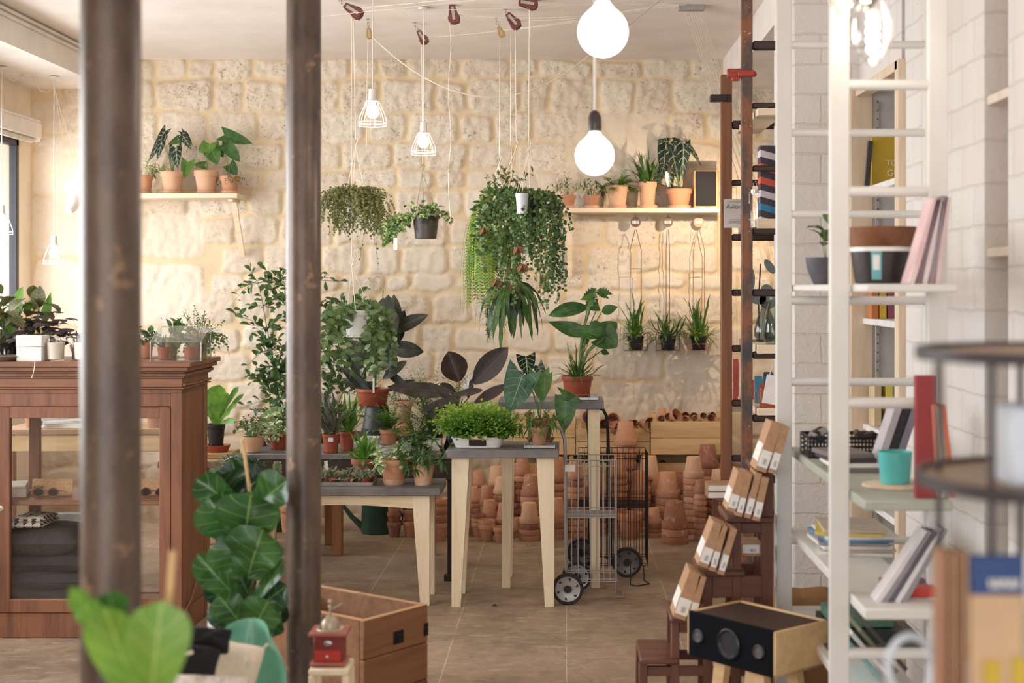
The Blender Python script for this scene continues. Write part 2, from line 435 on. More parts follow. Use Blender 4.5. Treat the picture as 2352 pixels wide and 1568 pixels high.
# floor: worn concrete, joints every half metre
m = NT('worn_concrete'); o = m.obj(); n1 = m.noise(o, 1.6, 6, .65, .4); n2 = m.noise(o, 9, 6, .7, 1.0); st = m.obj((3, 14, 1)); n3 = m.noise(st, 2.2, 6, .7, .5)
c = m.ramp(m.math('MULTIPLY_ADD', n2, .4, m.math('MULTIPLY', n1, .6)), [(.36, rgb(122, 103, 86)), (.52, rgb(158, 135, 113)), (.68, rgb(184, 162, 138))])
c = m.mix(m.ramp(n3, [(.55, (0, 0, 0, 1)), (.70, (.55, .55, .55, 1))]), c, rgb(205, 184, 158))
c = m.mix(m.ramp(m.noise(o, 4.2, 5, .75, 1.5), [(.60, (0, 0, 0, 1)), (.70, (.6, .6, .6, 1))]), c, rgb(116, 102, 92))
sz = m.n('ShaderNodeSeparateXYZ'); m.l(o, sz.inputs[0])
def jline(axis, off):
    t = m.math('FRACT', m.math('ADD', m.math('MULTIPLY', m.math('ADD', sz.outputs[axis], m.math('MULTIPLY', n2, .006)), 2.0), off))
    return m.math('LESS_THAN', m.math('ABSOLUTE', m.math('SUBTRACT', t, .5)), .005)
jl = jline(0, .49)
c = m.mix(m.math('MULTIPLY', jl, m.ramp(n1, [(.42, (0, 0, 0, 1)), (.55, (.8, .8, .8, 1))])), c, rgb(206, 186, 160))
# cracks
vo = m.n('ShaderNodeTexVoronoi', feature='DISTANCE_TO_EDGE'); vo.inputs['Scale'].default_value = .9
wv = m.n('ShaderNodeVectorMath', operation='ADD'); cx = m.n('ShaderNodeCombineXYZ'); m.l(m.math('MULTIPLY', n2, .5), cx.inputs[0]); m.l(m.math('MULTIPLY', n1, .5), cx.inputs[1]); m.l(o, wv.inputs[0]); m.l(cx.outputs[0], wv.inputs[1]); m.l(wv.outputs[0], vo.inputs['Vector'])
c = m.mix(m.math('MULTIPLY', m.math('LESS_THAN', vo.outputs['Distance'], .004), .55), c, rgb(92, 78, 68))
m.base(c, .62, spec=.35); m.l(m.math('MULTIPLY_ADD', n2, .35, .42), m.b.inputs['Roughness']); m.bump(m.math('ADD', n2, n3), .25, .004)
g = G(); g.box((-.83, 3.5, -.03), (5.7, 12.4, .06), bev=0); struct(g, 'floor', m.m)

ceil_m = plain('ceiling_paint', rgb(238, 228, 219), .8, c2=rgb(228, 216, 206), scale=2.5)
white_m = plain('white_paint', rgb(238, 230, 222), .7, c2=rgb(228, 219, 210), scale=5, bump=.1)
SX0, SX1 = -3.065, 1.061; ZC, ZS = 3.087, 2.888
g = G(); g.box(((SX0+SX1)/2, 3.65, ZC+.05), (SX1-SX0+.02, 12, .1), bev=0)
struct(g, 'ceiling', ceil_m)
g = G(); g.box(((XL-.1+SX0)/2, 3.65, ZS+.15), (SX0-XL+.1, 12, .3), bev=0); tag(struct(g, 'ceiling_soffit_left', white_m))
g = G(); g.box(((XR+SX1)/2, 3.65, ZS+.15), (XR-SX1, 12, .3), bev=0); struct(g, 'ceiling_soffit_right', white_m)
g = G()
for k, (dx, dz, w_) in enumerate(((.012, .02, .024), (.008, .05, .016))): g.box((SX0+dx, 3.6, ZC-dz), (w_, 11.9, .018), bev=.004)
struct(g, 'trim_1', white_m)
# left (window) wall with its openings
g = G(); zb, zt = .92, 2.53
cream_m = plain('cream_plaster', rgb(240, 226, 206), .75, c2=rgb(232, 214, 190), scale=4, bump=.1)
g.box((XL-.15, 3.65, zb/2), (.3, 12, zb), bev=0); g.box((XL-.15, 3.65, (zt+ZS+.1)/2), (.3, 12, ZS+.1-zt), bev=0)
ops = [(3.2, 5.2), (5.45, 7.2), (7.45, 9.38)]
edges = [-2.35]+[e for o_ in ops for e in o_]+[9.65]
for i in range(0, len(edges), 2):
    a, b = edges[i], edges[i+1]; g.box((XL-.15, (a+b)/2, (zb+zt)/2), (.3, b-a, zt-zb), bev=0)
struct(g, 'wall_left', cream_m)
dark_fr = plain('window_frame_paint', rgb(52, 48, 56), .4)
for i, (a, b) in enumerate(ops):
    g = G(); x = XL-.022
    for (y0, y1, z0, z1) in ((a, a+.045, zb, zt), (b-.045, b, zb, zt), (a, b, zb, zb+.05), (a, b, zt-.05, zt)): g.box((x, (y0+y1)/2, (z0+z1)/2), (.05, y1-y0, z1-z0))
    fr = struct(g, 'window_%d' % (i+1), dark_fr)
    g = G(); g.box((x, (a+b)/2, (zb+zt)/2), (.006, b-a-.09, zt-zb-.09), bev=0); g.build('window_pane', glass('window_glass'), fr)
# roller blind housing over the last window
t = thing('roller_blind', 'white roller blind rolled up above the street window at left', 'blind', (XL+.06, 8.6, 2.60))
g = G(); g.box((0, 0, .05), (.11, 1.75, .022)); g.box((.05, 0, -.01), (.015, 1.75, .10)); g.build('headrail', white_m, t)
g = G(); g.lathe([(.03, -.85), (.03, .85)], 16, (0, 0, -.02), axis='y'); g.box((.0, 0, -.075), (.02, 1.7, .03)); g.build('blind_roll', plain('blind_cloth', rgb(236, 228, 216), .8), t)
for sy in (-1, 1): g = G(); g.box((0, sy*.865, -.02), (.1, .02, .12)); g.build('end_bracket', white_m, t)
# street outside: pale buildings' piers and pavement
pier_m = plain('street_stone', rgb(168, 158, 150), .8, c2=rgb(120, 112, 106), scale=3)
for i, (x, y, ww) in enumerate(((-5.4, 12.8, .55), (-7.4, 12.0, .5))):
    g = G(); g.box((0, 0, 2), (ww, .6, 4)); g.box((0, 0, .2), (ww*1.2, .75, .4))
    tag(g.build('street_pillar', pier_m, None, (x, y, -.1)), ['grey stone pillar across the street seen through the window', 'grey stone pillar further along the street behind the window glass'][i], 'pillar')
g = G(); g.box((-9.8, 8, -.1), (12, 30, .1), bev=0); tag(g.build('street_pavement', pier_m), kind='structure')

# right side: white painted brick pier, side wall with the bookcase opening
def brick_mat():
    m = NT('painted_brick'); tc = m.n('ShaderNodeTexCoord'); sp = m.n('ShaderNodeSeparateXYZ'); m.l(tc.outputs['Object'], sp.inputs[0])
    cb = m.n('ShaderNodeCombineXYZ'); m.l(m.math('ADD', sp.outputs[0], sp.outputs[1]), cb.inputs[0]); m.l(sp.outputs[2], cb.inputs[1])
    n_ = m.noise(tc.outputs['Object'], 12, 3); nv = m.n('ShaderNodeVectorMath', operation='ADD'); c2 = m.n('ShaderNodeCombineXYZ')
    m.l(m.math('MULTIPLY', n_, .02), c2.inputs[0]); m.l(m.math('MULTIPLY', n_, .02), c2.inputs[1]); m.l(cb.outputs[0], nv.inputs[0]); m.l(c2.outputs[0], nv.inputs[1])
    b = m.n('ShaderNodeTexBrick'); m.l(nv.outputs[0], b.inputs['Vector']); b.inputs['Scale'].default_value = 1; b.inputs['Brick Width'].default_value = .27; b.inputs['Row Height'].default_value = .135
    b.inputs['Mortar Size'].default_value = .006; b.inputs['Mortar Smooth'].default_value = .6
    b.inputs['Color1'].default_value = rgb(232, 224, 218); b.inputs['Color2'].default_value = rgb(236, 229, 223); b.inputs['Mortar'].default_value = rgb(226, 216, 209)
    o = tc.outputs['Object']; n2 = m.noise(o, 38, 4, .8)
    chips = m.math('MULTIPLY', m.ramp(n2, [(.655, (0, 0, 0, 1)), (.70, (1, 1, 1, 1))]), m.ramp(m.noise(o, 3, 2), [(.45, (.1, .1, .1, 1)), (.62, (1, 1, 1, 1))]))
    c = m.mix(chips, b.outputs['Color'], rgb(170, 130, 104))
    m.base(c, .75); m.bump(m.math('ADD', m.math('MULTIPLY', b.outputs['Fac'], -.35), m.math('MULTIPLY', m.noise(o, 26, 6, .75), 1.3)), .8, .010)
    return m.m
brick = brick_mat()
g = G(); g.box((1.0226+.45, 6.7, 1.45), (.9, .6, 2.9), bev=.008); struct(g, 'wall_pier', brick)
g = G(); g.box((XR+.05, 8.3, 1.45), (.1, 2.7, 2.9), bev=0); struct(g, 'wall_right', brick)
RX = 1.322; pinewood = wood('pale_beech', rgb(226, 204, 178), rgb(206, 180, 150), 'z', rough=.6)
# bookcase built into the side wall: opening on the x = RX plane between Y 5.55 and 6.38
g = G()
g.box((RX+.2, 5.025, 1.45), (.4, 1.05, 2.9), bev=.004); g.box((RX+.2, 3.90, 1.45), (.4, .71, 2.9), bev=.004)
g.box((RX+.2, 1.4, 1.45), (.4, 4.3, 2.9), bev=.004)
g.box((RX+.2, 6.0, 2.66), (.4, .80, .46), bev=0)
struct(g, 'wall_side', brick)
t = thing('built_in_bookcase', 'pale wooden bookcase let into the white brick side wall', 'bookcase', (RX, 5.95, 0))
g = G(); g.box((.0, .42, 1.22), (.10, .03, 2.44)); g.box((.0, -.385, 1.22), (.06, .06, 2.44)); g.box((.0, 0, 2.42), (.06, .80, .04)); g.build('frame', pinewood, t)
g = G(); g.box((.385, 0, 1.22), (.01, .83, 2.42), bev=0); g.box((.2, .415, 1.22), (.38, .01, 2.42), bev=0); g.box((.2, -.41, 1.22), (.38, .01, 2.42), bev=0); g.build('back_panel', plain('grey_panel', rgb(198, 192, 190), .6), t)
for z in (.30, .60, .93, 1.40, 1.98): g = G(); g.box((.19, 0, z), (.37, .82, .028)); g.build('shelf', plain('shelf_white', rgb(236, 232, 226), .5), t)
g = G(); g.box((.07, .405, 1.2), (.018, .008, 2.35))
g.build('perforated_rail', plain('zinc_rail', rgb(190, 186, 180), .4, .4), t)
g = G()
for k in range(58): g.box((.07, .4005, .1+k*.04), (.005, .003, .009), bev=0)
tag(g.build('rail_holes', plain('hole_dark', rgb(70, 66, 62), .8), t), kind='stuff')
t = thing('wall_niche_shelves', 'narrow beige niche with two small ledges in the white side wall', 'niche', (RX, 4.378, 0))
bm_ = plain('beige_panel', rgb(232, 214, 196), .7)
g = G(); g.box((.30, 0, 1.4), (.02, .24, 2.8), bev=0); g.build('back_panel', bm_, t)
for z in (1.66, 2.14, 1.0): g = G(); g.box((.15, 0, z), (.28, .24, .03)); g.build('ledge', bm_, t)
# ------------------------------------------------------------------ shared materials of the things
cabw = wood('cabinet_wood', rgb(144, 96, 68), rgb(98, 60, 42), 'x', .8, .5)
cabwz = wood('cabinet_wood_upright', rgb(138, 90, 63), rgb(90, 54, 38), 'z', .8, .5)
pine = wood('pine', rgb(240, 222, 190), rgb(222, 194, 154), 'z', .9, .6)
pinex = wood('pine_rail', rgb(236, 214, 178), rgb(214, 184, 142), 'x', .8, .6)
slat = wood('crate_slat', rgb(226, 192, 142), rgb(196, 154, 104), 'x', .8, .7)
board = wood('shelf_board', rgb(236, 216, 188), rgb(218, 192, 158), 'x', .7, .6)
zinc = plain('zinc_sheet', rgb(136, 130, 126), .5, .2, rgb(104, 100, 100), 5, .12, 20)
blackm = plain('black_metal', rgb(30, 28, 29), .4, .3)
greym = plain('grey_metal', rgb(168, 162, 160), .4, .4)
chrome = plain('bright_metal', rgb(200, 198, 194), .25, .9)
rust = plain('aged_wire', rgb(96, 72, 60), .6, .4)
brass = plain('brass', rgb(196, 160, 96), .35, .8)
ropem = plain('white_rope', rgb(240, 228, 212), .85)
whitep = plain('white_enamel', rgb(240, 236, 230), .35)
paper = plain('white_paper', rgb(240, 236, 230), .7)
kraft = plain('kraft_card', rgb(190, 150, 116), .8, c2=rgb(176, 136, 104), scale=30)
ink = plain('black_ink', rgb(44, 40, 40), .7)
soil = plain('potting_soil', rgb(58, 42, 32), .95, c2=rgb(34, 25, 20), scale=80, bump=.6)
redplastic = plain('terracotta_plastic', rgb(158, 76, 50), .45)
blackplastic = plain('black_plastic', rgb(38, 37, 38), .45)
bamboo = plain('bamboo_cane', rgb(222, 184, 130), .5, c2=rgb(206, 166, 112))
def terracotta(name, c, c2, white=.35, dirt=.3):
    if name in _M: return _M[name]
    m = NT(name); oi = m.n('ShaderNodeObjectInfo'); o = m.obj(); cb = m.n('ShaderNodeCombineXYZ')
    for i, k in enumerate((31., 17., 53.)): m.l(m.math('MULTIPLY', oi.outputs['Random'], k), cb.inputs[i])
    av = m.n('ShaderNodeVectorMath', operation='ADD'); m.l(o, av.inputs[0]); m.l(cb.outputs[0], av.inputs[1]); v = av.outputs[0]
    f = m.noise(v, 1.6, 4); cc = m.mix(oi.outputs['Random'], c, c2); cc = m.mix(m.math('MULTIPLY', f, .5), cc, rgb(206, 150, 118))
    cc = m.mix(m.math('MULTIPLY', m.ramp(m.noise(v, 2.4, 5, .7, .5), [(.56, (0, 0, 0, 1)), (.68, (1, 1, 1, 1))]), white), cc, rgb(232, 214, 196))
    cc = m.mix(m.math('MULTIPLY', m.ramp(m.noise(v, 3.3, 5, .75, .8), [(.60, (0, 0, 0, 1)), (.72, (1, 1, 1, 1))]), dirt), cc, rgb(92, 66, 46))
    m.base(cc, .85, spec=.2); m.bump(m.noise(v, 30, 3), .1, .004); _M[name] = m.m; return m.m
tc = terracotta('terracotta', rgb(206, 154, 120), rgb(188, 134, 102))
tc_old = terracotta('weathered_terracotta', rgb(188, 136, 104), rgb(160, 112, 86), .55, .5)
tc_pale = terracotta('pale_terracotta', rgb(222, 184, 152), rgb(206, 164, 132), .5, .2)
tc_dark = terracotta('dark_terracotta', rgb(150, 92, 72), rgb(126, 80, 66), .35, .5)

def put(g, name, mat, label, cat, loc, rz=0, group=None, parent=None):
    o = g.build(name, mat, parent, loc); o.rotation_euler[2] = rz
    return tag(o, label, cat, group)

# ------------------------------------------------------------------ iron columns
colm = NT('painted_iron'); o = colm.obj((1, 1, .35)); f = colm.noise(o, 9, 5, .7); f2 = colm.noise(colm.obj(), 16, 3, .6)
c = colm.ramp(f, [(.35, rgb(70, 56, 48)), (.65, rgb(112, 92, 78))])
c = colm.mix(colm.ramp(f2, [(.62, (0, 0, 0, 1)), (.72, (.55, .55, .55, 1))]), c, rgb(176, 140, 104))
colm.base(c, .36, .2); colm.bump(f, .25, .004)
for (px, Y, r, lab) in ((254.5, 2.64, .0545, 'nearer thick iron column in front of the wooden display cabinet'), (697.5, 4.45, .0537, 'brown iron column beside the red coffee grinder')):
    g = G(); g.lathe([(r*1.5, 0), (r*1.5, .03), (r*1.05, .05), (r, .07), (r, ZC-.001)], 40)
    put(g, 'iron_column', colm.m, lab, 'column', (Xf(px, Y), Y, 0))

# ------------------------------------------------------------------ display cabinet
CF, CB = 6.29, 6.74; CX1 = Xf(418, CF); CX0 = CX1-1.62; cw = CX1-CX0
t = thing('display_cabinet', 'reddish brown wooden display cabinet with glass doors', 'cabinet', (CX0, CF, 0))
D = CB-CF; Ht = 1.20
ztop = 1.222
g = G()   # body frame, in local coords: x 0..cw, y 0..D
for x in (.025, cw-.025):
    for y in (.025, D-.025): g.box((x, y, .544), (.05, .05, 1.087))
for z, h in ((.055, .11), (1.055, .065)):
    g.box((cw/2, .023, z), (cw-.098, .040, h)); g.box((cw/2, D-.023, z), (cw-.098, .040, h))
g.box((cw-.023, D/2, .056), (.040, D-.1, .108)); g.box((.023, D/2, .056), (.040, D-.1, .108))
g.box((cw/2, D/2, .10), (cw-.04, D-.04, .02)); g.box((cw/2, D/2, 1.09), (cw, D, .02))
g.box((cw/2, D-.02, .58), (.05, .03, 1.0))
g.build('carcass', cabwz, t)
g = G(); g.box((cw-.012, D/2, .599), (.018, D-.102, .975)); g.box((cw-.012, .10, .6), (.021, .006, .97)); g.build('side_panel', cabwz, t)
g = G(); g.box((.012, D/2, .599), (.018, D-.102, .975)); g.build('side_panel', cabwz, t)
g = G()   # cornice: stepped mouldings
for z0, z1, ov in ((1.101, 1.108, .012), (1.108, 1.150, .003), (1.150, 1.158, .014), (1.158, 1.172, .024), (1.172, 1.180, .018), (1.180, 1.200, .036), (1.200, 1.222, .050)):
    g.box((cw/2, D/2, (z0+z1)/2), (cw+2*ov, D+2*ov, z1-z0), bev=.003)
g.build('cornice', cabw, t)
g = G(); pts = [(cw+.008, .0, 1.118), (cw+.010, D*.5, 1.114), (cw+.008, D+.02, 1.118)]; g.tube(pts, .006, 8); g.build('edge_bead', cabw, t)
def door(x0, x1, hinge_left):
    d_ = G(); z0, z1, s_ = .112, 1.0215, .050
    wdt = x1-x0
    d_.box((x0+s_/2, 0, (z0+z1)/2), (s_, .03, z1-z0)); d_.box((x1-s_/2, 0, (z0+z1)/2), (s_, .03, z1-z0))
    d_.box(((x0+x1)/2, -.001, z0+.030), (wdt-2*s_+.004, .028, .06)); d_.box(((x0+x1)/2, -.001, z1-.025), (wdt-2*s_+.004, .028, .05))
    d = d_.build('door', cabwz, t, (0, .012, 0))
    g = G(); g.box(((x0+x1)/2, .002, (z0+z1)/2), (wdt-2*s_+.01, .004, z1-z0-.1), bev=0); g.build('glass_pane', glass('cabinet_glass'), d)
    return d
dx = Xf(-4, CF)-CX0
dr = door(dx+.001, cw-.0505, False); dl = door(.05, dx-.001, True)
g = G(); g.lathe([(.004, 0), (.005, .008), (.013, .014), (.014, .020), (.009, .026), (0, .028)], 16, axis='y'); kn = g.build('knob', plain('bone_knob', rgb(226, 214, 190), .4), dl, (Xf(2, CF)-CX0-.0, -.028, Zf(1167, CF)))
kn.rotation_euler = (0, 0, 0)
SHZ = Zf(1158, CF)
g = G(); g.box((cw/2, D/2+.01, SHZ), (cw-.06, D-.06, .022)); g.build('shelf', cabw, t)
g = G(); g.box((cw/2, D-.008, .6), (cw-.1, .004, .95), bev=0); g.build('back_glass', glass('cabinet_glass'), t)
# string hanging over the cornice and the twisted wire on the side
g = G(); g.tube([P(82, 822, 6.26), P(80, 832, 6.22), P(79, 845, 6.21), P(76, 858, 6.21), P(73, 868, 6.205)], .0018, 6)
put(g, 'string', ropem, 'thin white string dangling over the cabinet cornice', 'string', (0, 0, 0))
g = G(); g.tube([P(476, 1378, 6.76), (CX1+.006, 6.6, .26), (CX1+.006, 6.42, .14), (CX1+.005, 6.285, .10), (CX1-.02, 6.275, .05)], .004, 8)
put(g, 'electric_cord', plain('brown_cord', rgb(140, 108, 84), .6), 'brown cord hanging down the side of the cabinet', 'cord', (0, 0, 0))
# in the cabinet
shz = SHZ+.0115
card_m = plain('cork_card', rgb(206, 166, 124), .85, c2=rgb(186, 142, 100), scale=90)
def glasses(px, lab, first=None):
    x = Xf(px, 6.42)
    t = thing('sunglasses', lab, 'sunglasses', (x, 6.42, shz), 0, 'sunglasses on the cabinet shelf')
    tort = plain('tortoise_frame', rgb(126, 78, 62), .3)
    g = G()
    for s_ in (-1, 1):
        ring = [Vector((s_*.033+math.cos(a)*.024*(1 if True else 1), 0, .023+math.sin(a)*.019)) for a in [2*math.pi*k/24 for k in range(24)]]
        g.tube(ring, .0028, 6, closed=True)
        g.tube([(s_*.057, 0, .03), (s_*.062, .02, .028), (s_*.060, .10, .012)], .002, 6)
    g.tube([(-.010, 0, .03), (0, -.003, .033), (.010, 0, .03)], .0025, 6); g.build('frame', tort, t)
    for s_ in (-1, 1):
        g = G(); g.lathe([(0, -.0008), (.0225, -.0008), (.0225, .0008), (0, .0008)], 24, (s_*.033, 0, .023), axis='y', sy=1); g.build('lens', plain('dark_lens', rgb(36, 26, 24), .12), t)
    return t
glasses(105, 'brown sunglasses in front of the left cork card in the cabinet'); glasses(352, 'brown sunglasses at the right end of the cabinet shelf')
glasses(225, 'brown sunglasses on the cabinet shelf behind the thick column')
for px, lab in ((120, 'cork card printed with small black letters in the cabinet'), (345, 'cork card at the right end of the cabinet shelf')):
    R = Matrix.Rotation(-.25, 3, 'X'); t2 = thing('cork_card', lab, 'card', (Xf(px, 6.5), 6.5, shz), 0, 'cork display cards in the cabinet')
    g = G(); g.box((0, 0, .037), (.185, .004, .072), R=R, bev=.001); g.build('card', card_m, t2)
    if px == 120: text('KCZ3N', .014, ink, t2, (-.062, -.005, .036), (math.pi/2-.25, 0, 0))
g = G(); g.box((0, 0, .02), (.16, .22, .04)); g.box((0, 0, .045), (.15, .21, .01))
put(g, 'wooden_tray', plain('tray_white_wood', rgb(206, 190, 172), .6), 'pale wooden tray standing at the left end of the cabinet shelf', 'tray', (Xf(22, 6.5), 6.5, shz), .3)
# white papers / trays with pots seen through the upper glass: low zinc bench behind the cabinet
def cushion(g, c, w_, d_, h_, n=14, seed=1, crease=.012, pw=.5):
    r = random.Random(seed); vs = []; m_ = n+1; c = Vector(c)
    for side in (1, -1):
        for i in range(m_):
            for j in range(m_):
                u, v = 2*i/n-1, 2*j/n-1; e = max(0, (1-u**4)*(1-v**4))**pw
                z = side*h_/2*e + mnoise.noise((u*2+seed, v*2, side))*crease*e
                k = 1-.05*(1-abs(v))*abs(u)**3-.04*abs(u*v)**5; k2 = 1-.05*(1-abs(u))*abs(v)**3-.04*abs(u*v)**5
                vs.append(c+Vector((u*w_/2*k, v*d_/2*k2, z)))
    fs = []
    for sd in (0, 1):
        o_ = sd*m_*m_
        for i in range(n):
            for j in range(n):
                q = (o_+i*m_+j, o_+(i+1)*m_+j, o_+(i+1)*m_+j+1, o_+i*m_+j+1); fs.append(q if sd == 0 else q[::-1])
    g.add(vs, fs, 0, True)
def transf(g, M):
    g.v = [tuple(M @ Vector(v)) for v in g.v]
lin_d = plain('dark_linen', rgb(72, 66, 66), .95, c2=rgb(56, 50, 52), scale=60, bump=.3)
lin_d2 = plain('charcoal_linen', rgb(50, 48, 52), .95, c2=rgb(40, 38, 42), scale=60, bump=.3)
zb0 = .112
for i, (px, wd, hh, z, mt, lab) in enumerate(((85, .62, .09, .045, lin_d2, 'charcoal linen cushion, lowest in the cabinet'), (88, .60, .085, .125, lin_d2, 'charcoal linen cushion, second from the cabinet floor'), (90, .56, .08, .20, lin_d2, 'charcoal cushion just under the grey one in the cabinet'), (92, .44, .13, .295, lin_d, 'grey linen cushion, topmost in the cabinet stack'))):
    g = G(); cushion(g, (0, 0, 0), wd, .34, hh, seed=i+3)
    put(g, 'cushion', mt, lab, 'cushion', (Xf(px, 6.5), 6.5, zb0+z-.0), 0, 'cushions stacked in the cabinet')
tri = NT('patterned_cloth'); o = tri.obj(); sp = tri.n('ShaderNodeSeparateXYZ'); tri.l(o, sp.inputs[0])
fx = tri.math('ABSOLUTE', tri.math('SUBTRACT', tri.math('FRACT', tri.math('MULTIPLY', sp.outputs[0], 26)), .5)); fy = tri.math('FRACT', tri.math('MULTIPLY', sp.outputs[1], 26))
tri.base(tri.mix(tri.math('MULTIPLY', tri.math('LESS_THAN', fx, tri.math('MULTIPLY', fy, .45)), tri.math('LESS_THAN', fy, .7)), rgb(224, 212, 196), rgb(52, 46, 44)), .9)
t2 = thing('folded_cloth', 'white folded cloth with small dark triangles on the topmost cabinet cushion', 'cloth', (Xf(66, 6.45), 6.45, zb0+.375))
g = G(); cushion(g, (0, 0, 0), .22, .24, .030, seed=9, crease=.006); cushion(g, (.03, .0, .022), .15, .2, .03, seed=8, crease=.01); g.build('cloth', tri.m, t2)
# galvanised tub and timber behind the cabinet
g = G(); g.lathe([(0, .005), (.15, .005), (.155, 0), (.20, .36), (.207, .365), (.205, .372), (.196, .365), (.150, .015), (0, .015)], 40)
put(g, 'zinc_tub', plain('galvanised_zinc', rgb(176, 172, 162), .55, .2, rgb(140, 136, 128), 6), 'large galvanised tub on the floor behind the glass cabinet', 'tub', (Xf(128, 7.25), 7.25, 0))

# ------------------------------------------------------------------ things on top of the cabinet
CT = ztop+.0005
CTY = 6.45
def on_cab(px, Y=6.45): return (Xf(px, Y), Y, CT)
t2 = thing('box', 'white lidded cardboard box on the cabinet beside the candles', 'box', on_cab(75, 6.36))
g = G(); g.box((0, 0, .032), (.112, .09, .064), bev=.002); g.build('body', paper, t2)
g = G(); g.box((0, 0, .0895), (.116, .094, .050), bev=.002); g.build('lid', paper, t2)
wax = plain('candle_wax', rgb(240, 230, 212), .5); clear = glass('clear_glass')
for i, (px, lab) in enumerate(((128, 'white candle in a glass tumbler right beside the white box'), (190, 'white candle in a glass half hidden by the thick column'))):
    t2 = thing('glass_candle', lab, 'candle', on_cab(px, 6.36), 0, 'white candles in glasses')
    g = G(); g.lathe([(0, 0), (.036, 0), (.0425, .102), (.040, .102), (.034, .006), (0, .006)], 28); g.build('tumbler', clear, t2)
    g = G(); g.lathe([(0, .008), (.0335, .008), (.038, .082), (0, .080)], 28); g.tube([(0, 0, .08), (0.001, 0, .092)], .001, 5); g.build('wax', wax, t2)
g = G(); g.lathe([(0, 0), (.10, 0), (.135, .022), (.13, .024), (.095, .006), (0, .006)], 32, sx=1.0, sy=.7)
put(g, 'oval_dish', plain('brown_dish', rgb(140, 116, 100), .4), 'brown oval dish at the left end of the cabinet top', 'dish', on_cab(-10, 6.36))
# small clear bottles / glassware behind
for i, px in enumerate((18, 172)):
    g = G(); g.lathe([(0, 0), (.022, 0), (.024, .05), (.010, .07), (.010, .085), (.012, .09), (.008, .09), (.007, .07), (.02, .05), (.019, .004), (0, .004)], 20)
    put(g, 'glass_bottle', clear, ['small clear bottle behind the brown oval dish', 'small clear bottle between the two glass candles'][i], 'bottle', on_cab(px, 6.52))
# glass terrarium with sloped lid and two tiny pots
tx0, tx1, ty0 = Xf(345, 6.33), Xf(462, 6.33), 6.33; tw = tx1-tx0; td = .17
t2 = thing('glass_terrarium', 'small clear glass house with two tiny potted succulents inside', 'terrarium', ((tx0+tx1)/2, ty0+td/2, CT))
g = G(); h1, h2 = .085, .150
for (a, b) in (((-tw/2, -td/2, 0), (tw/2, -td/2, 0)),): pass
g.box((0, -td/2, h1/2), (tw, .002, h1), bev=0); g.box((0, td/2, h2/2), (tw, .002, h2), bev=0)
for sx in (-1, 1): g.prism([(sx*tw/2, -td/2, 0), (sx*tw/2, td/2, 0), (sx*tw/2, td/2, h2), (sx*tw/2, -td/2, h1)], (.002, 0, 0))
g.prism([(-tw/2, -td/2, h1), (tw/2, -td/2, h1), (tw/2, td/2-.03, h2), (-tw/2, td/2-.03, h2)], (0, 0, .002))
g.build('glass_panels', glass('terrarium_glass', (.97, .98, .97, 1)), t2)
g = G()
for sx in (-1, 1):
    for (p, q) in (((-td/2, 0), (-td/2, h1)), ((-td/2, h1), (td/2-.03, h2)), ((td/2, 0), (td/2, h2))):
        g.tube([(sx*tw/2, p[0], p[1]), (sx*tw/2, q[0], q[1])], .0012, 6)
for (y, z) in ((-td/2, h1), (-td/2, 0.001), (td/2, h2)): g.tube([(-tw/2, y, z), (tw/2, y, z)], .0012, 6)
g.build('seams', chrome, t2)
g = G(); g.box((0, 0, .002), (tw-.01, td-.01, .004), bev=0); g.build('base_plate', glass('terrarium_glass'), t2)

# ------------------------------------------------------------------ tables
def taper_table(name, lab, x0, x1, y0, y1, ztop, apron=0, inset=.03, legs=((0, 0), (1, 0), (0, 1), (1, 1)), flare=.02, lw=.085):
    """grey zinc-covered top on tapering pine legs"""
    cx, cy = (x0+x1)/2, (y0+y1)/2; t = thing(name, lab, 'table', (cx, cy, 0)); w_, d_ = x1-x0, y1-y0; th = .040
    g = G(); g.box((0, 0, ztop-th/2), (w_, d_, th), bev=.003); g.build('tabletop', zinc, t)
    for (i, j) in legs:
        sx, sy = (-1, 1)[i], (-1, 1)[j]; xo = sx*(w_/2-inset-lw/2); yo = sy*(d_/2-.03-lw/4)
        g = G(); g.bar((xo, yo, ztop-th), (xo+sx*(lw/2-.022), yo+sy*flare*.4, 0), lw, .045, w2=(.044, .040), up=(0, 1, 0)); g.build('leg', pine, t)
    if apron:
        g = G()
        for sy in (-1, 1):
            yo = sy*(d_/2-.03-lw/4); n = 12
            top = [(-w_/2+inset, yo-.012, ztop-th), (w_/2-inset, yo-.012, ztop-th)]
            bot = [(w_/2-inset-k*(w_-2*inset)/n, yo-.012, ztop-th-apron*(1-.35*math.sin(math.pi*k/n))) for k in range(n+1)]
            g.prism(top+bot, (0, .024, 0))
        g.build('apron', pinex, t)
    return t
LZ = Zf(1120, 6.9)
taper_table('zinc_top_table', 'low zinc topped pine table with leafy pots and a metal tray on it', Xf(545, 6.9), Xf(1011, 6.9), 6.9, 7.25, LZ, .075, .055)
TZ = Zf(1032, 6.9)
taper_table('zinc_top_table', 'tall narrow pine table holding the white enamel tray of maidenhair ferns', Xf(1025, 6.9), Xf(1284, 6.9), 6.88, 7.27, TZ, 0, .025)
BZ = Zf(922, 7.32)
taper_table('zinc_top_table', 'tallest pine table, behind the others, with the split leaf plant on it', Xf(1143, 7.32), Xf(1387, 7.32), 7.32, 7.68, BZ, 0, .02, lw=.06)
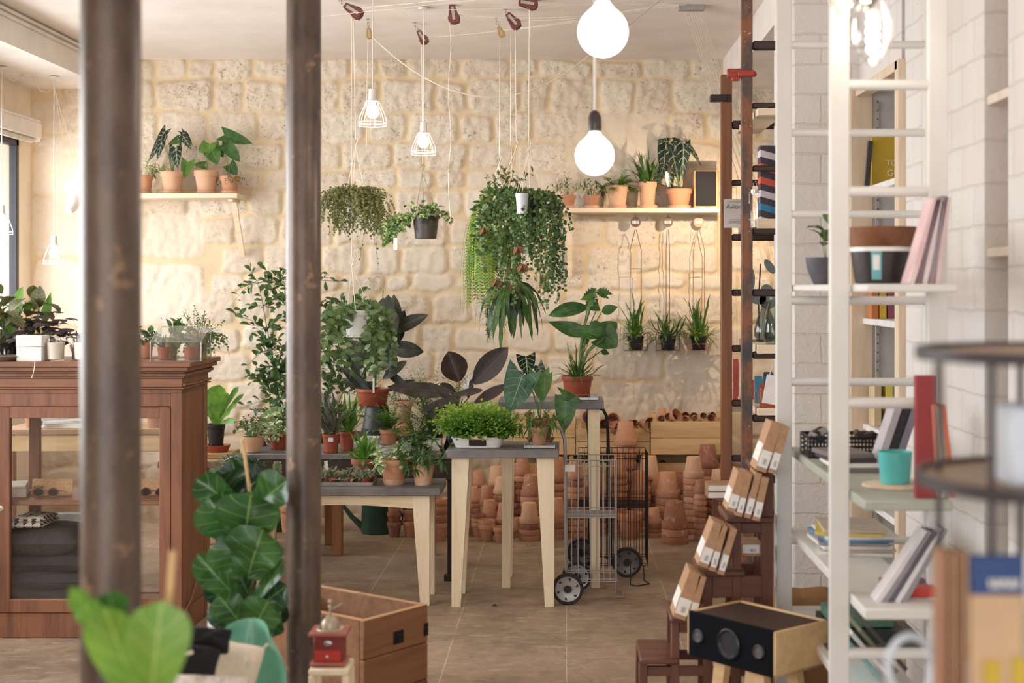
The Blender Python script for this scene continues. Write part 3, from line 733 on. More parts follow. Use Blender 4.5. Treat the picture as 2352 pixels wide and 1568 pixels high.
# long dark bench behind the low table
NZ = .672; bx0, bx1 = Xf(560, 7.5), Xf(1043, 7.5)
t = thing('plant_bench', 'long dark bench with a zinc top behind the low table', 'bench', ((bx0+bx1)/2, 7.75, 0)); bw = bx1-bx0
g = G(); g.box((0, 0, NZ-.015), (bw, .5, .03)); g.build('tabletop', zinc, t)
g = G(); g.box((0, -.235, NZ-.085), (bw-.02, .02, .11)); g.box((0, .235, NZ-.085), (bw-.02, .02, .11)); g.build('fascia', plain('dark_wood', rgb(62, 44, 36), .6), t)
for sx in (-1, 1):
    for sy in (-1, 1):
        g = G(); g.bar((sx*(bw/2-.02), sy*.22, NZ-.03), (sx*(bw/2-.02), sy*.22, .03), .034, .03, bev=0); g.box((sx*(bw/2-.025)-.005, sy*.22, .016), (.05, .045, .032)); g.build('leg', plain('dark_iron', rgb(52, 40, 36), .5, .3), t)
# rustic bench further back
t = thing('rustic_bench', 'rough plank bench against the stone wall under the potted plants', 'bench', (Xf(575, 8.35), 8.40, 0))
RZ = .555
g = G()
for k in range(3): g.box((0, -.17+k*.17, RZ-.02), (.98, .155, .04))
g.build('plank_top', wood('rough_plank', rgb(176, 138, 102), rgb(128, 94, 66), 'x', .7), t)
for sx in (-1, 1):
    for sy in (-1, 1):
        g = G(); g.box((sx*.38+(.05 if sy > 0 else 0), sy*.18, (RZ-.04)/2), (.06, .05, RZ-.04)); g.build('leg', wood('orange_timber', rgb(172, 114, 74), rgb(130, 80, 50), 'z', .7), t)

# ------------------------------------------------------------------ watering cans
gp = plain('green_enamel', rgb(50, 84, 64), .4, c2=rgb(40, 70, 54))
def can(px, py, Y, lab, flip=1, first=None):
    t = thing('watering_can', lab, 'watering can', (Xf(px, Y), Y, 0), 0, 'green watering cans under the low table')
    g = G(); g.lathe([(0, 0), (.098, 0), (.100, .006), (.096, .19), (.099, .195), (.093, .195), (.09, .01), (0, .01)], 36); g.build('body', gp, t)
    g = G(); g.tube([(-flip*.085, 0, .03), (-flip*.16, 0, .10), (-flip*.25, 0, .22)], .022, 12, r1=.010); g.build('spout', gp, t)
    g = G(); g.tube([(flip*.09, 0, .03), (flip*.16, 0, .08), (flip*.17, 0, .17), (flip*.10, 0, .24), (-flip*.04, 0, .245), (-flip*.08, 0, .19)], .006, 8); g.build('handle', gp, t)
    g = G(); g.lathe([(.010, 0), (.028, .03), (.028, .034), (0, .036)], 16, (-flip*.25, 0, .22), R=Matrix.Rotation(-flip*.7, 3, 'Y')); g.build('rose', gp, t)
can(866, 1220, 9.0, 'green watering can with its spout to the left, beside the pine table leg'); can(632, 1210, 9.1, 'green watering can behind the fiddle leaf plant and the column', -1)

# ------------------------------------------------------------------ terracotta pots in stacks
def unit_pot(g, R=1., h=1.96, rim=.52, rt=.09, wall=.085, taper=.64, n=22):
    b = R*taper
    g.lathe([(.12, 0), (b-.03, 0), (b, .03), (R-.04-rt, h-rim), (R-.02, h-rim-.01), (R-.01, h-rim+.03), (R, h-.03), (R-.02, h), (R-wall*1.1, h), (R-rt-wall-.02, h-rim-.02), (b-wall, .12), (.12, .12), (.12, 0)], n)
def pot_mesh(nm, mat, **kw):
    g = G(); unit_pot(g, **kw); o = g.build(nm, mat); me = o.data; bpy.data.objects.remove(o); return me
PM = {k: pot_mesh('terracotta_pot', m_) for k, m_ in (('a', tc), ('o', tc_old), ('p', tc_pale), ('d', tc_dark))}
PM['s'] = pot_mesh('terracotta_pot', tc_old, h=1.35)
ORD = ['lowest', 'second from the floor', 'third from the floor', 'fourth from the floor', 'fifth from the floor', 'sixth from the floor', 'seventh from the floor', 'eighth from the floor', 'ninth from the floor', 'tenth from the floor', 'eleventh from the floor', 'twelfth from the floor']
rs = random.Random(5)
def stack(px, w_, Y, py_top, n, inv, where, top='a', z0=0.0, kinds='aoaod', base_kind=None, grp='terracotta pots stacked on the floor', pitch=None):
    """n nested pots; py_top = photo row of the stack's top"""
    R = w_/2*Y/F; x = Xf(px, Y); H = Zf(py_top, Y)-z0; h = 1.96*R
    inc = (H-h)/max(1, n-1) if n > 1 else 0
    inc = max(inc, .56*R) if n > 1 else 0
    while n > 1 and h+(n-1)*inc > H+.4*inc: n -= 1
    for k in range(n):
        last = k == n-1
        kd = top if last else rs.choice(kinds)
        o = bpy.data.objects.new('terracotta_pot', PM[kd]); col.objects.link(o)
        s_ = R*(1 if last else rs.uniform(.985, 1.02)); o.scale = (s_, s_, s_)
        z = z0+k*inc
        o.location = (x+(0 if last or k == 0 else rs.uniform(-.02, .02)*R), Y, z+(1.96*s_ if inv else 0))
        o.rotation_euler = (math.pi if inv else 0, 0, rs.uniform(0, 6))
        pos = ('topmost' if (last and n > 1) else ORD[k]) if n > 1 else 'single'
        att = {'a': 'terracotta', 'o': 'stained terracotta', 'p': 'pale whitish terracotta', 'd': 'dark brown terracotta', 's': 'terracotta'}[kd]
        tag(o, '%s %s pot, %s, %s' % (att, 'upturned' if inv else 'upright', pos.replace(' from the floor', ' up'), where), 'flower pot', grp)
    return
stk = [
 # px, w, Y, ytop, n, inverted, where, topkind
 (906, 36, 8.85, 1152, 3, 0, 'beside the green watering can', 'a'),
 (979, 34, 8.95, 1141, 4, 0, 'behind the low table leg', 'a'),
 (1009, 43, 8.72, 1144, 4, 0, 'front stack right of the low table leg', 'a'),
 (1058, 48, 8.95, 1166, 3, 0, 'behind the left leg of the tray table', 'a'),
 (1086, 34, 9.0, 1118, 7, 1, 'narrow stack left of the rusty pair', 'a'),
 (1118, 39, 8.70, 1193, 2, 0, 'small upright pair under the tray table', 'a'),
 (1150, 36, 8.66, 1199, 1, 0, 'standing right of the small upright pair', 'a'),
 (1124, 42, 8.98, 1143, 6, 1, 'behind the small upright pair', 'o'),
 (1160, 46, 8.95, 1157, 4, 1, 'behind the rear leg of the tray table', 'a'),
 (1216, 47, 8.74, 1155, 5, 1, 'front stack between the tray table legs', 'p'),
 (1221, 50, 9.0, 1089, 7, 1, 'big stack behind the whitish front one', 'o'),
 (1279, 44, 8.8, 1143, 6, 1, 'right behind the front leg of the tray table', 'a'),
 (1276, 56, 9.08, 1050, 7, 1, 'wide stack left of the grey trolley', 'o'),
 (1152, 40, 9.12, 1094, 7, 1, 'rear stack with a chalky top', 'p'),
 (1140, 42, 9.26, 1070, 6, 1, 'rearmost chalky stack under the tray table', 'p'),
 (1112, 40, 9.16, 1120, 5, 1, 'rear stack with a soot dark top', 'd'),
 (1094, 36, 9.24, 1081, 6, 1, 'rearmost stack seen past the left tray table leg', 'a'),
 (1199, 38, 9.24, 1052, 9, 1, 'tall flat stack behind the rear leg', 'o'),
 (1322, 44, 8.85, 1056, 10, 1, 'tall stack behind the grey trolley', 'a'),
 (1376, 42, 8.98, 1090, 8, 1, 'stack behind the pine leg and trolleys', 'a'),
 (1419, 44, 9.0, 1051, 9, 1, 'tall stack behind the black trolley', 'a'),
 (1447, 60, 8.8, 1172, 2, 0, 'big upright pair in the black trolley shadow', 'a'),
 (1470, 52, 9.05, 1085, 7, 1, 'stack seen through the black basket', 'o'),
 (1437, 54, 9.22, 968, 8, 1, 'big stack in front of the middle crate', 'a'),
 (1490, 54, 9.2, 1046, 5, 1, 'chalky stack right of the black trolley', 'p'),
 (1502, 36, 8.86, 1160, 6, 1, 'narrow stack right beside the black trolley', 'a'),
 (1534, 58, 9.02, 1086, 7, 1, 'wide orange stack under the right crate', 'a'),
 (1550, 62, 8.64, 1157, 3, 1, 'big chalk streaked front stack', 'd'),
 (1593, 48, 8.98, 1048, 10, 1, 'tall pale stack below the right crate', 'p'),
 (1608, 30, 8.74, 1102, 9, 1, 'slim stack beside the ladder', 'o'),
 (1625, 52, 9.22, 1020, 9, 1, 'dark tall stack next to the ladder', 'd'),
]
BK = ['left end', 'second from the left', 'third from the left', 'fourth from the left', 'fifth from the left', 'middle', 'middle right', 'fifth from the right', 'fourth from the right', 'third from the right', 'second from the right', 'right end']
for k, px in enumerate((1074, 1120, 1168, 1244, 1256, 1300, 1350, 1398, 1458, 1512, 1562, 1652)):
    stk.append((px, 44+3*(k % 3), 9.24-.09*(k % 2), 1075+(k*37) % 45, 6, 1, 'rearmost row, '+BK[k], 'aodp'[k % 4]))
for k, (px, w_, yt) in enumerate(((942, 36, 1140), (1030, 34, 1165), (1098, 34, 1180), (1186, 34, 1190), (1246, 34, 1200), (1352, 36, 1150))):
    stk.append((px, w_, 8.86, yt, 3, k % 2, 'short stack '+['right of the watering can', 'left of the tray table leg', 'left of the small upright pair', 'left of the whitish front stack', 'right of the whitish front stack', 'right of the grey trolley stack'][k], 'oad'[k % 3]))
for (px, w_, Y, yt, n, inv, where, top) in stk: stack(px, w_, Y, yt, n, inv, where, top)

# ------------------------------------------------------------------ wooden crates full of small pots
def crate(px0, px1, pyb, pyt, Y, lab, grp='pine fruit crates by the wall', dp=.30):
    x0, x1, zb_, zt_ = Xf(px0, Y), Xf(px1, Y), Zf(pyb, Y), Zf(pyt, Y)
    t = thing('fruit_crate', lab, 'crate', ((x0+x1)/2, Y+dp/2, zb_), 0, grp); w_ = x1-x0; h = zt_-zb_
    sh = h*.40
    for sy in (-1, 1):
        for k, z in enumerate((sh*.5+.004, h-sh*.5-.045)):
            g = G(); g.box((0, sy*(dp/2-.004), z), (w_, .008, sh), bev=.001); g.build('slat', slat, t)
    for sx in (-1, 1):
        g = G()
        g.box((sx*(w_/2-.006), 0, sh*.5+.004), (.01, dp-.018, sh), bev=.001); g.box((sx*(w_/2-.006), 0, h-sh*.5-.045), (.01, dp-.018, sh), bev=.001); g.build('end_panel', slat, t)
        for sy in (-1, 1):
            g = G(); g.box((sx*(w_/2-.024), sy*(dp/2-.022), h/2), (.026, .026, h), bev=.001); g.build('corner_post', slat, t)
    g = G()
    for k in range(4): g.box((0, -dp/2+.05+k*(dp-.1)/3, .004), (w_-.03, .06, .006), bev=.001)
    g.build('bottom', slat, t)
    return (x0, x1, zb_, h, Y, dp)
cr = []
cr.append(crate(1495, 1668, 1045, 952, 9.22, 'pine crate at the right end of the row, full of small pots'))
cr.append(crate(1323, 1493, 1045, 968, 9.24, 'pine crate in the middle of the row, behind the black handle'))
cr.append(crate(1150, 1321, 1045, 950, 9.24, 'pine crate at the left end of the row, behind the grey trolley handle'))
for k, (a, b) in enumerate(((1495, 1668), (1323, 1493), (1150, 1321))):
    cr.append(crate(a, b, 1124, 1047, 9.26, 'lower pine crate under the %s crate of the row' % ('right', 'middle', 'left')[k]))
    crate(a, b, 1199, 1126, 9.28, 'bottom pine crate on the floor below the %s crate column' % ('right', 'middle', 'left')[k])
rs = random.Random(8)
nm = ['right', 'middle', 'left']
for ci, (x0, x1, zb_, h, Y, dp) in enumerate(cr):
    full = ci < 3
    for rowk in range(2):
        y = Y+.075+rowk*.125
        nn = 9 if full else 6
        for k in range(nn):
            x = x0+.06+(x1-x0-.12)*(k+.5)/nn; s_ = rs.uniform(.021, .028)
            o = bpy.data.objects.new('terracotta_pot', PM[rs.choice('ado')]); col.objects.link(o); o.scale = (s_,)*3
            lay = rs.random() < .5
            zt = zb_+h*(.86 if full else .62)-.02
            o.location = (x, y, zt+(.03 if lay else 0)); o.rotation_euler = ((math.pi/2+rs.uniform(-.2, .2)) if lay else math.pi, rs.uniform(-.2, .2), rs.uniform(-.5, .5) if lay else 0)
            tag(o, 'small terracotta pot packed in the %s %scrate of pots' % (nm[ci % 3], '' if full else 'lower '), 'flower pot', 'small pots packed in the %s %scrate' % (nm[ci % 3], '' if full else 'lower '))
def lone_pot(px, py, w_, Y, kd, lab, rot=(math.pi, 0, 0), grp=None):
    R = w_/2*Y/F; o = bpy.data.objects.new('terracotta_pot', PM[kd]); col.objects.link(o); o.scale = (R,)*3; o.location = (Xf(px, Y), Y, Zf(py, Y)); o.rotation_euler = rot
    tag(o, lab, 'flower pot', grp); return o
lone_pot(1521, 937, 26, 9.32, 'a', 'small orange upturned pot on top of the right crate')
lone_pot(1540, 962, 34, 9.30, 's', 'dark tilted pot lying on the right crate', (.9, .75, .3))
lone_pot(1556, 972, 30, 9.36, 'a', 'brown tilted pot lying behind the dark tilted one on the right crate', (-.8, .6, .3))
for i, (px, py) in enumerate(((1352, 965), (1372, 975), (1392, 972), (1404, 970), (1476, 972), (1490, 985))): lone_pot(px, py, 34, 9.30+.02*(i % 2), 'aod'[i % 3], 'terracotta pot lying on its side heaped in the middle crate', (math.pi/2+.3*(i % 3-1), .4*(i % 2), .5*(i % 3)), 'pots heaped in the middle crate')

# potting table seen through the cabinet glass
YP = 7.55; PZ = Zf(985, YP); t = thing('potting_table', 'rough table of clay dishes and papers seen through the cabinet glass', 'table', (Xf(200, YP), YP+.2, 0))
g = G(); g.box((0, 0, PZ-.015), (.92, .42, .03)); g.build('tabletop', wood('rough_plank', rgb(176, 138, 102), rgb(128, 94, 66), 'x', .7), t)
g = G(); g.box((0, -.19, PZ-.075), (.88, .02, .09)); g.build('apron', slat, t)
for sx in (-1, 1):
    for sy in (-1, 1): g = G(); g.box((sx*.42, sy*.17, (PZ-.03)/2), (.05, .05, PZ-.03)); g.build('leg', wood('orange_timber', rgb(172, 114, 74), rgb(130, 80, 50), 'z', .7), t)
for k in range(5):
    g = G(); g.box((0, 0, .006), (.30, .22, .012), bev=.001); put(g, 'paper_pad', paper, 'white paper pad on the table behind the cabinet glass, '+['lowest', 'second', 'third', 'fourth', 'topmost'][k]+' of its pile', 'paper', (Xf(150, YP)+.01*(k % 2), YP+.15, PZ+.0006+.0125*k), .15*(k % 3)-.1, 'paper pads behind the cabinet glass')
for i, (px, r_, h_) in enumerate(((62, .062, .14), (232, .05, .09), (345, .06, .10))):
    o = bpy.data.objects.new('terracotta_pot', PM['ado'[i]]); col.objects.link(o); o.scale = (r_, r_, r_); o.location = (Xf(px, YP), YP+.1, PZ+.0006); tag(o, 'terracotta pot on the table behind the cabinet glass, '+('left', 'middle', 'right')[i], 'flower pot')
g = G(); g.lathe([(0, 0), (.09, 0), (.12, .03), (.11, .03), (.085, .008), (0, .008)], 32); put(g, 'clay_dish', redplastic, 'wide clay dish behind the cabinet glass beside the paper pads', 'dish', (Xf(85, YP), YP+.02, PZ+.0006)) if False else None
g = G(); g.box((0, 0, .25), (.03, .03, .5)); 
# ------------------------------------------------------------------ plant materials
LM = {
 'fiddle': leafmat('fiddle_leaf', rgb(66, 112, 52), rgb(36, 76, 36), vein=rgb(128, 164, 92), K=5, vw=.05, mid=.035, slant=1.3, rough=.28, scale=9, back=rgb(96, 138, 84)),
 'fiddle_young': leafmat('young_fiddle_leaf', rgb(132, 170, 62), rgb(100, 146, 52), vein=rgb(176, 196, 110), K=5, vw=.05, mid=.03, slant=1.3, rough=.35, scale=6, trans=.4),
 'fiddle_dark': leafmat('dark_fiddle_leaf', rgb(44, 76, 44), rgb(26, 48, 32), vein=rgb(110, 140, 88), K=5, vw=.05, mid=.035, slant=1.3, rough=.28, scale=9),
 'mid': leafmat('mid_green_leaf', rgb(84, 120, 56), rgb(50, 86, 40), vein=rgb(130, 156, 90), K=6, vw=.05, mid=.05, rough=.4),
 'bright': leafmat('bright_leaf', rgb(122, 164, 62), rgb(80, 128, 44), rough=.45, trans=.35),
 'lime': leafmat('lime_leaf', rgb(166, 190, 66), rgb(112, 152, 46), rough=.5, trans=.35),
 'fern': leafmat('fern_leaf', rgb(106, 140, 62), rgb(66, 102, 44), rough=.55, trans=.3),
 'olive': leafmat('olive_leaf', rgb(132, 140, 84), rgb(84, 98, 56), rough=.45),
 'dark': leafmat('dark_green_leaf', rgb(48, 78, 42), rgb(28, 52, 30), rough=.35, vein=rgb(84, 110, 66), K=6, vw=.04),
 'ficus': leafmat('ficus_leaf', rgb(84, 114, 62), rgb(50, 80, 42), rough=.32, mid=.04, vein=rgb(110, 138, 90), K=1, vw=0),
 'rubber': leafmat('rubber_leaf', rgb(50, 52, 38), rgb(28, 32, 26), rough=.34, vein=rgb(98, 92, 60), K=1, vw=0, mid=.03, trans=.06, back=rgb(92, 86, 60)),
 'burgundy': leafmat('burgundy_leaf', rgb(58, 36, 28), rgb(34, 24, 20), rough=.42, vein=rgb(100, 66, 50), K=9, vw=.03, mid=.03, trans=.06, back=rgb(72, 42, 32)),
 'heart': leafmat('heart_leaf', rgb(78, 112, 84), rgb(54, 88, 66), rough=.4, vein=rgb(140, 166, 128), K=6, vw=.05, mid=.03, slant=1.6),
 'heart_green': leafmat('green_heart_leaf', rgb(96, 134, 52), rgb(64, 104, 40), rough=.4, vein=rgb(140, 168, 90), K=5, vw=.03, mid=.03, slant=1.4),
 'aloca': leafmat('alocasia_leaf', rgb(38, 52, 40), rgb(24, 36, 30), rough=.25, vein=rgb(176, 190, 150), K=5, vw=.11, mid=.06, slant=1.2, trans=.08),
 'monst': leafmat('split_leaf', rgb(72, 112, 50), rgb(44, 82, 38), rough=.35, vein=rgb(104, 138, 72), K=5, vw=.03, mid=.025, slant=1.2, back=rgb(104, 142, 70)),
 'pothos': leafmat('variegated_leaf', rgb(98, 128, 70), rgb(64, 98, 52), mott=rgb(178, 190, 132), speck=70, rough=.4),
 'hoya': leafmat('hoya_leaf', rgb(108, 130, 72), rgb(66, 92, 48), rough=.38, vein=rgb(126, 148, 96), K=5, vw=.06),
 'string': leafmat('small_round_leaf', rgb(116, 118, 62), rgb(72, 82, 42), mott=rgb(150, 136, 90), speck=120, rough=.5),
 'turtle': leafmat('fleshy_leaf', rgb(94, 122, 62), rgb(52, 80, 36), rough=.35, trans=.12),
 'oxalis': leafmat('purple_leaf', rgb(74, 46, 50), rgb(46, 28, 34), rough=.5, trans=.1),
 'fitt': leafmat('silvery_leaf', rgb(136, 142, 110), rgb(86, 98, 70), vein=rgb(190, 190, 160), K=5, vw=.12, rough=.5),
 'varieg': leafmat('cream_edged_leaf', rgb(140, 166, 110), rgb(90, 130, 76), mott=rgb(222, 220, 178), speck=45, rough=.45),
 'coleus': leafmat('coleus_leaf', rgb(112, 112, 66), rgb(78, 82, 44), vein=rgb(80, 60, 44), K=7, vw=.16, rough=.5),
 'silver': leafmat('silver_striped_leaf', rgb(150, 168, 150), rgb(84, 116, 88), vein=rgb(66, 96, 66), K=5, vw=.2, rough=.4),
 'red': leafmat('red_bract', rgb(196, 64, 44), rgb(150, 44, 34), rough=.5),
 'grey': leafmat('grey_green_leaf', rgb(126, 124, 106), rgb(74, 82, 68), rough=.45, trans=.1),
 'dry': leafmat('dry_leaf', rgb(156, 112, 78), rgb(118, 84, 60), rough=.7),
}
stemm = plain('green_stem', rgb(96, 120, 64), .5); stemb = plain('brown_stem', rgb(112, 90, 66), .7); stemd = plain('dark_stem', rgb(70, 48, 44), .5)

def pot_geo(kind, r, h):
    g = G()
    if kind in ('tc', 'old', 'pale', 'dark'):
        unit_pot(g, R=r, h=h, rim=min(.27*h, .5*r), rt=.06*r, wall=.07*r, taper=.70, n=32)
        # unit_pot margins are for R=1: rebuild with scaled margins
        g = G(); rim = min(.25*h, .48*r); b = .70*r; q = r*.012
        g.lathe([(.1*r, 0), (b-q*2, 0), (b, q*3), (r*.885, h-rim), (r*.97, h-rim-q), (r*.985, h-rim+q*2), (r, h-q*2), (r*.985, h), (r*.91, h), (r*.87, h*.9), (b*.9, h*.12), (.1*r, h*.12)], 32)
    elif kind == 'plain': g.lathe([(0, 0), (.70*r, 0), (.73*r, .01*r), (r*.985, h-.01), (r, h), (r*.93, h), (.68*r, h*.15), (0, h*.12)], 32)
    elif kind in ('redp', 'blackp', 'white'):
        g.lathe([(0, 0), (.74*r, 0), (.76*r, .02*r), (.93*r, h*.80), (.98*r, h*.80), (r, h*.82), (r, h), (r*.94, h), (r*.90, h*.85), (.7*r, h*.1), (0, h*.1)], 32)
        for k in range(10):
            a = 2*math.pi*k/10; g.box((math.cos(a)*.79*r, math.sin(a)*.79*r, h*.05), (r*.10, r*.10, h*.08), R=Matrix.Rotation(a, 3, 'Z'), bev=0)
    elif kind == 'bowl': g.lathe([(0, 0), (.55*r, 0), (.62*r, .03*r), (.9*r, h*.55), (r, h), (r*.93, h), (.82*r, h*.55), (.5*r, h*.12), (0, h*.1)], 36)
    elif kind == 'bucket': g.lathe([(0, 0), (.74*r, 0), (.76*r, .02*r), (.93*r, h*.88), (1.03*r, h*.88), (1.05*r, h*.93), (1.03*r, h), (r*.95, h), (r*.9, h*.86), (.7*r, h*.1), (0, h*.1)], 36)
    return g
PMAT = {'tc': tc, 'old': tc_old, 'pale': tc_pale, 'dark': tc_dark, 'plain': tc_pale, 'redp': redplastic, 'blackp': blackplastic, 'white': whitep, 'bowl': tc_pale, 'bucket': plain('dark_bucket', rgb(66, 58, 54), .4)}
PAT = {'tc': 'terracotta', 'old': 'stained terracotta'}
def saucer(px, py, Y, w_, kd, lab, h=.018):
    r = w_/2*Y/F; g = G(); g.lathe([(0, 0), (.82*r, 0), (r, h), (.94*r, h), (.80*r, h*.35), (0, h*.35)], 32)
    put(g, 'saucer', PMAT[kd], lab, 'saucer', P(px, py, Y), 0, 'plant saucers'); return h*.35
def plant(name, lab, px, py, Y, w_, hpx, kind, fol, cat='potted plant', group=None, mats=None, dz=0, soil_z=.86, z=None):
    """potted plant: pot, soil, foliage (+stems). fol(g, gs, r, h, rnd) fills leaf and stem meshes in local coords"""
    r = w_/2*Y/F; h = hpx*Y/F; loc = P(px, py, Y)
    if z is not None: loc.z = z
    loc.z += dz+.0006
    t = thing(name, lab, cat, loc, 0, group)
    pot_geo(kind, r, h).build('pot', PMAT[kind], t)
    g = G(); g.lathe([(0, h*soil_z+.004), (r*.55, h*soil_z+.002), (r*.89, h*soil_z-.002), (r*.85, h*soil_z-.01), (0, h*soil_z-.012)], 20); g.build('soil', soil, t)
    g = G(); gs = G(); rnd = random.Random(hash(lab) % 1000 if False else sum(map(ord, lab)))
    fol(g, gs, r, h*soil_z, rnd)
    if g.v: g.build('foliage', mats or LM['mid'], t)
    if gs.v: gs.build('stems', stemm if not isinstance(mats, tuple) else stemm, t)
    return t

# ---- foliage recipes
def f_fern(n=26, L=.2, lf=.02, el=(20, 80), droop=1.2, lw=.4, mi=0, seg=12):
    def fn(g, gs, r, h, R):
        for k in range(n):
            d = rdir(R, *el); l_ = L*R.uniform(.65, 1.05); p0 = Vector((d.x*r*.3, d.y*r*.3, h))
            pts = arc(p0, d, l_, seg, droop*R.uniform(.6, 1.2)); gs.tube(pts, .0009, 4, r1=.0004)
            for i in range(2, len(pts)):
                t = i/len(pts); y = (pts[i]-pts[i-1]).normalized(); side = y.cross(Vector((0, 0, 1)));
                if side.length < .1: side = y.orthogonal()
                side.normalize(); s_ = lf*math.sin(math.pi*min(1, t*.85+.12))
                for sg in (-1, 1):
                    dd = side*sg+y*.45+Vector((R.uniform(-.2, .2), R.uniform(-.2, .2), R.uniform(-.3, .1)))
                    leaf(g, pts[i], dd, s_*2, s_*lw*2, 'lance', n=3, m=1, mi=mi)
    return fn
def f_maiden(n=120, L=.16, lf=.012, el=(15, 85), mi=0, dr=.55):
    def fn(g, gs, r, h, R):
        for k in range(n):
            d = rdir(R, *el); l_ = L*R.uniform(.55, 1.05); p0 = Vector((d.x*r*.6, d.y*r*.6, h)); pts = arc(p0, d, l_, 6, dr, R, .15); gs.tube(pts, .0006, 3)
            for i in range(2, 7):
                for q in range(5):
                    p = pts[i]+Vector((R.gauss(0, .012), R.gauss(0, .012), R.gauss(0, .008)))
                    dd = (p-pts[i-1]).normalized()+Vector((R.uniform(-.5, .5), R.uniform(-.5, .5), R.uniform(-.5, .2)))
                    leaf(g, p, dd, lf*R.uniform(.8, 1.5), lf*R.uniform(1, 1.5), 'obov', up=(R.uniform(-.5, .5), R.uniform(-.9, .2), 1), n=3, m=1, mi=mi, fold=.2)
    return fn
def f_bush(n=30, L=.15, ll=.05, lw=.03, prof='oval', el=(20, 85), droop=.8, per=6, mi=0, nm=1, spread=.6, twist=.5, sr=.0014, ln=4, bend=.08, fold=.2, petiole=0.0):
    def fn(g, gs, r, h, R):
        for k in range(n):
            d = rdir(R, *el); l_ = L*R.uniform(.6, 1.05); p0 = Vector((d.x*r*spread, d.y*r*spread, h)); pts = arc(p0, d, l_, 8, droop, R, .12); gs.tube(pts, sr, 5, r1=sr*.5)
            for i in range(per):
                t = .35+.65*(i+1)/per; a = t*8; j = min(7, int(a)); p = pts[j].lerp(pts[j+1], min(1, a-j)); y = (pts[j+1]-pts[j]).normalized()
                ang = i*2.4+R.uniform(-.4, .4); o_ = y.orthogonal().normalized(); o_ = Matrix.Rotation(ang, 3, y) @ o_
                dd = o_+y*R.uniform(.3, .8)+Vector((0, 0, R.uniform(-.2, .3)*twist)); s_ = R.uniform(.7, 1.1)*(1-.35*abs(t-.7))
                leaf(g, p+dd.normalized()*petiole, dd, ll*s_, lw*s_, prof, up=(R.uniform(-.3, .3), R.uniform(-.4, .1), 1), n=ln, m=1, mi=mi if nm == 1 else R.randrange(nm), bend=bend, fold=fold, droop=.2)
    return fn
def f_grass(n=40, L=.2, w_=.012, el=(35, 88), droop=1.0, prof='lance', mi=0, wave=.0, spread=.5, seg=7, fold=.3, twist=0):
    def fn(g, gs, r, h, R):
        for k in range(n):
            d = rdir(R, *el); l_ = L*R.uniform(.55, 1.05); pts = arc(Vector((d.x*r*spread, d.y*r*spread, h)), d, l_, seg, droop*R.uniform(.4, 1.3), R, twist)
            ribbon(g, pts, w_*R.uniform(.7, 1.1), mi, prof, wave, R)
    return fn
def ribbon(g, pts, w_, mi=0, prof='lance', wave=0, R=None, fold=.25, face=None):
    vs = []; uv = []; n = len(pts)-1; f = PROF[prof]; ph = R.uniform(0, 6) if R else 0
    for i, p in enumerate(pts):
        y = (pts[min(i+1, n)]-pts[max(0, i-1)]).normalized(); x = y.cross(Vector(face) if face else Vector((0, 0, 1)))
        if x.length < .05: x = y.orthogonal()
        x.normalize(); z = x.cross(y); t = i/n; wd = max(.0004, f(min(.999, max(t, .06)))*w_/2)
        for j in (-1, 0, 1): vs.append(p+x*(j*wd)+z*(abs(j)*(fold*wd+wave*math.sin(t*22+ph+j)*w_))); uv.append((j, t))
    g.add(vs, [(i*3+j, i*3+j+1, (i+1)*3+j+1, (i+1)*3+j) for i in range(n) for j in (0, 1)], mi, True, uv)
def f_palm(n=12, L=.15, fl=.07, k_=8, el=(25, 85), droop=.6, w_=.012, mi=0):
    """umbrella leaves: a whorl of narrow leaflets at each stem end"""
    def fn(g, gs, r, h, R):
        for k in range(n):
            d = rdir(R, *el); pts = arc(Vector((d.x*r*.3, d.y*r*.3, h)), d, L*R.uniform(.35, 1.05), 6, droop, R, .1); gs.tube(pts, .0016, 5, r1=.0009)
            y = (pts[-1]-pts[-2]).normalized(); o_ = y.orthogonal().normalized()
            for q in range(k_):
                dd = Matrix.Rotation(2*math.pi*q/k_+R.uniform(-.2, .2), 3, y) @ o_; dd = dd+y*R.uniform(.0, .6); s_ = R.uniform(.7, 1.1)
                leaf(g, pts[-1], dd, fl*s_, w_*s_*1.3, 'lance', n=4, m=1, mi=mi, droop=.35)
    return fn
def f_fittonia(n=14, L=.05, ll=.03): return f_bush(n, L, ll, ll*.6, 'oval', (15, 80), .6, 4, spread=.5)
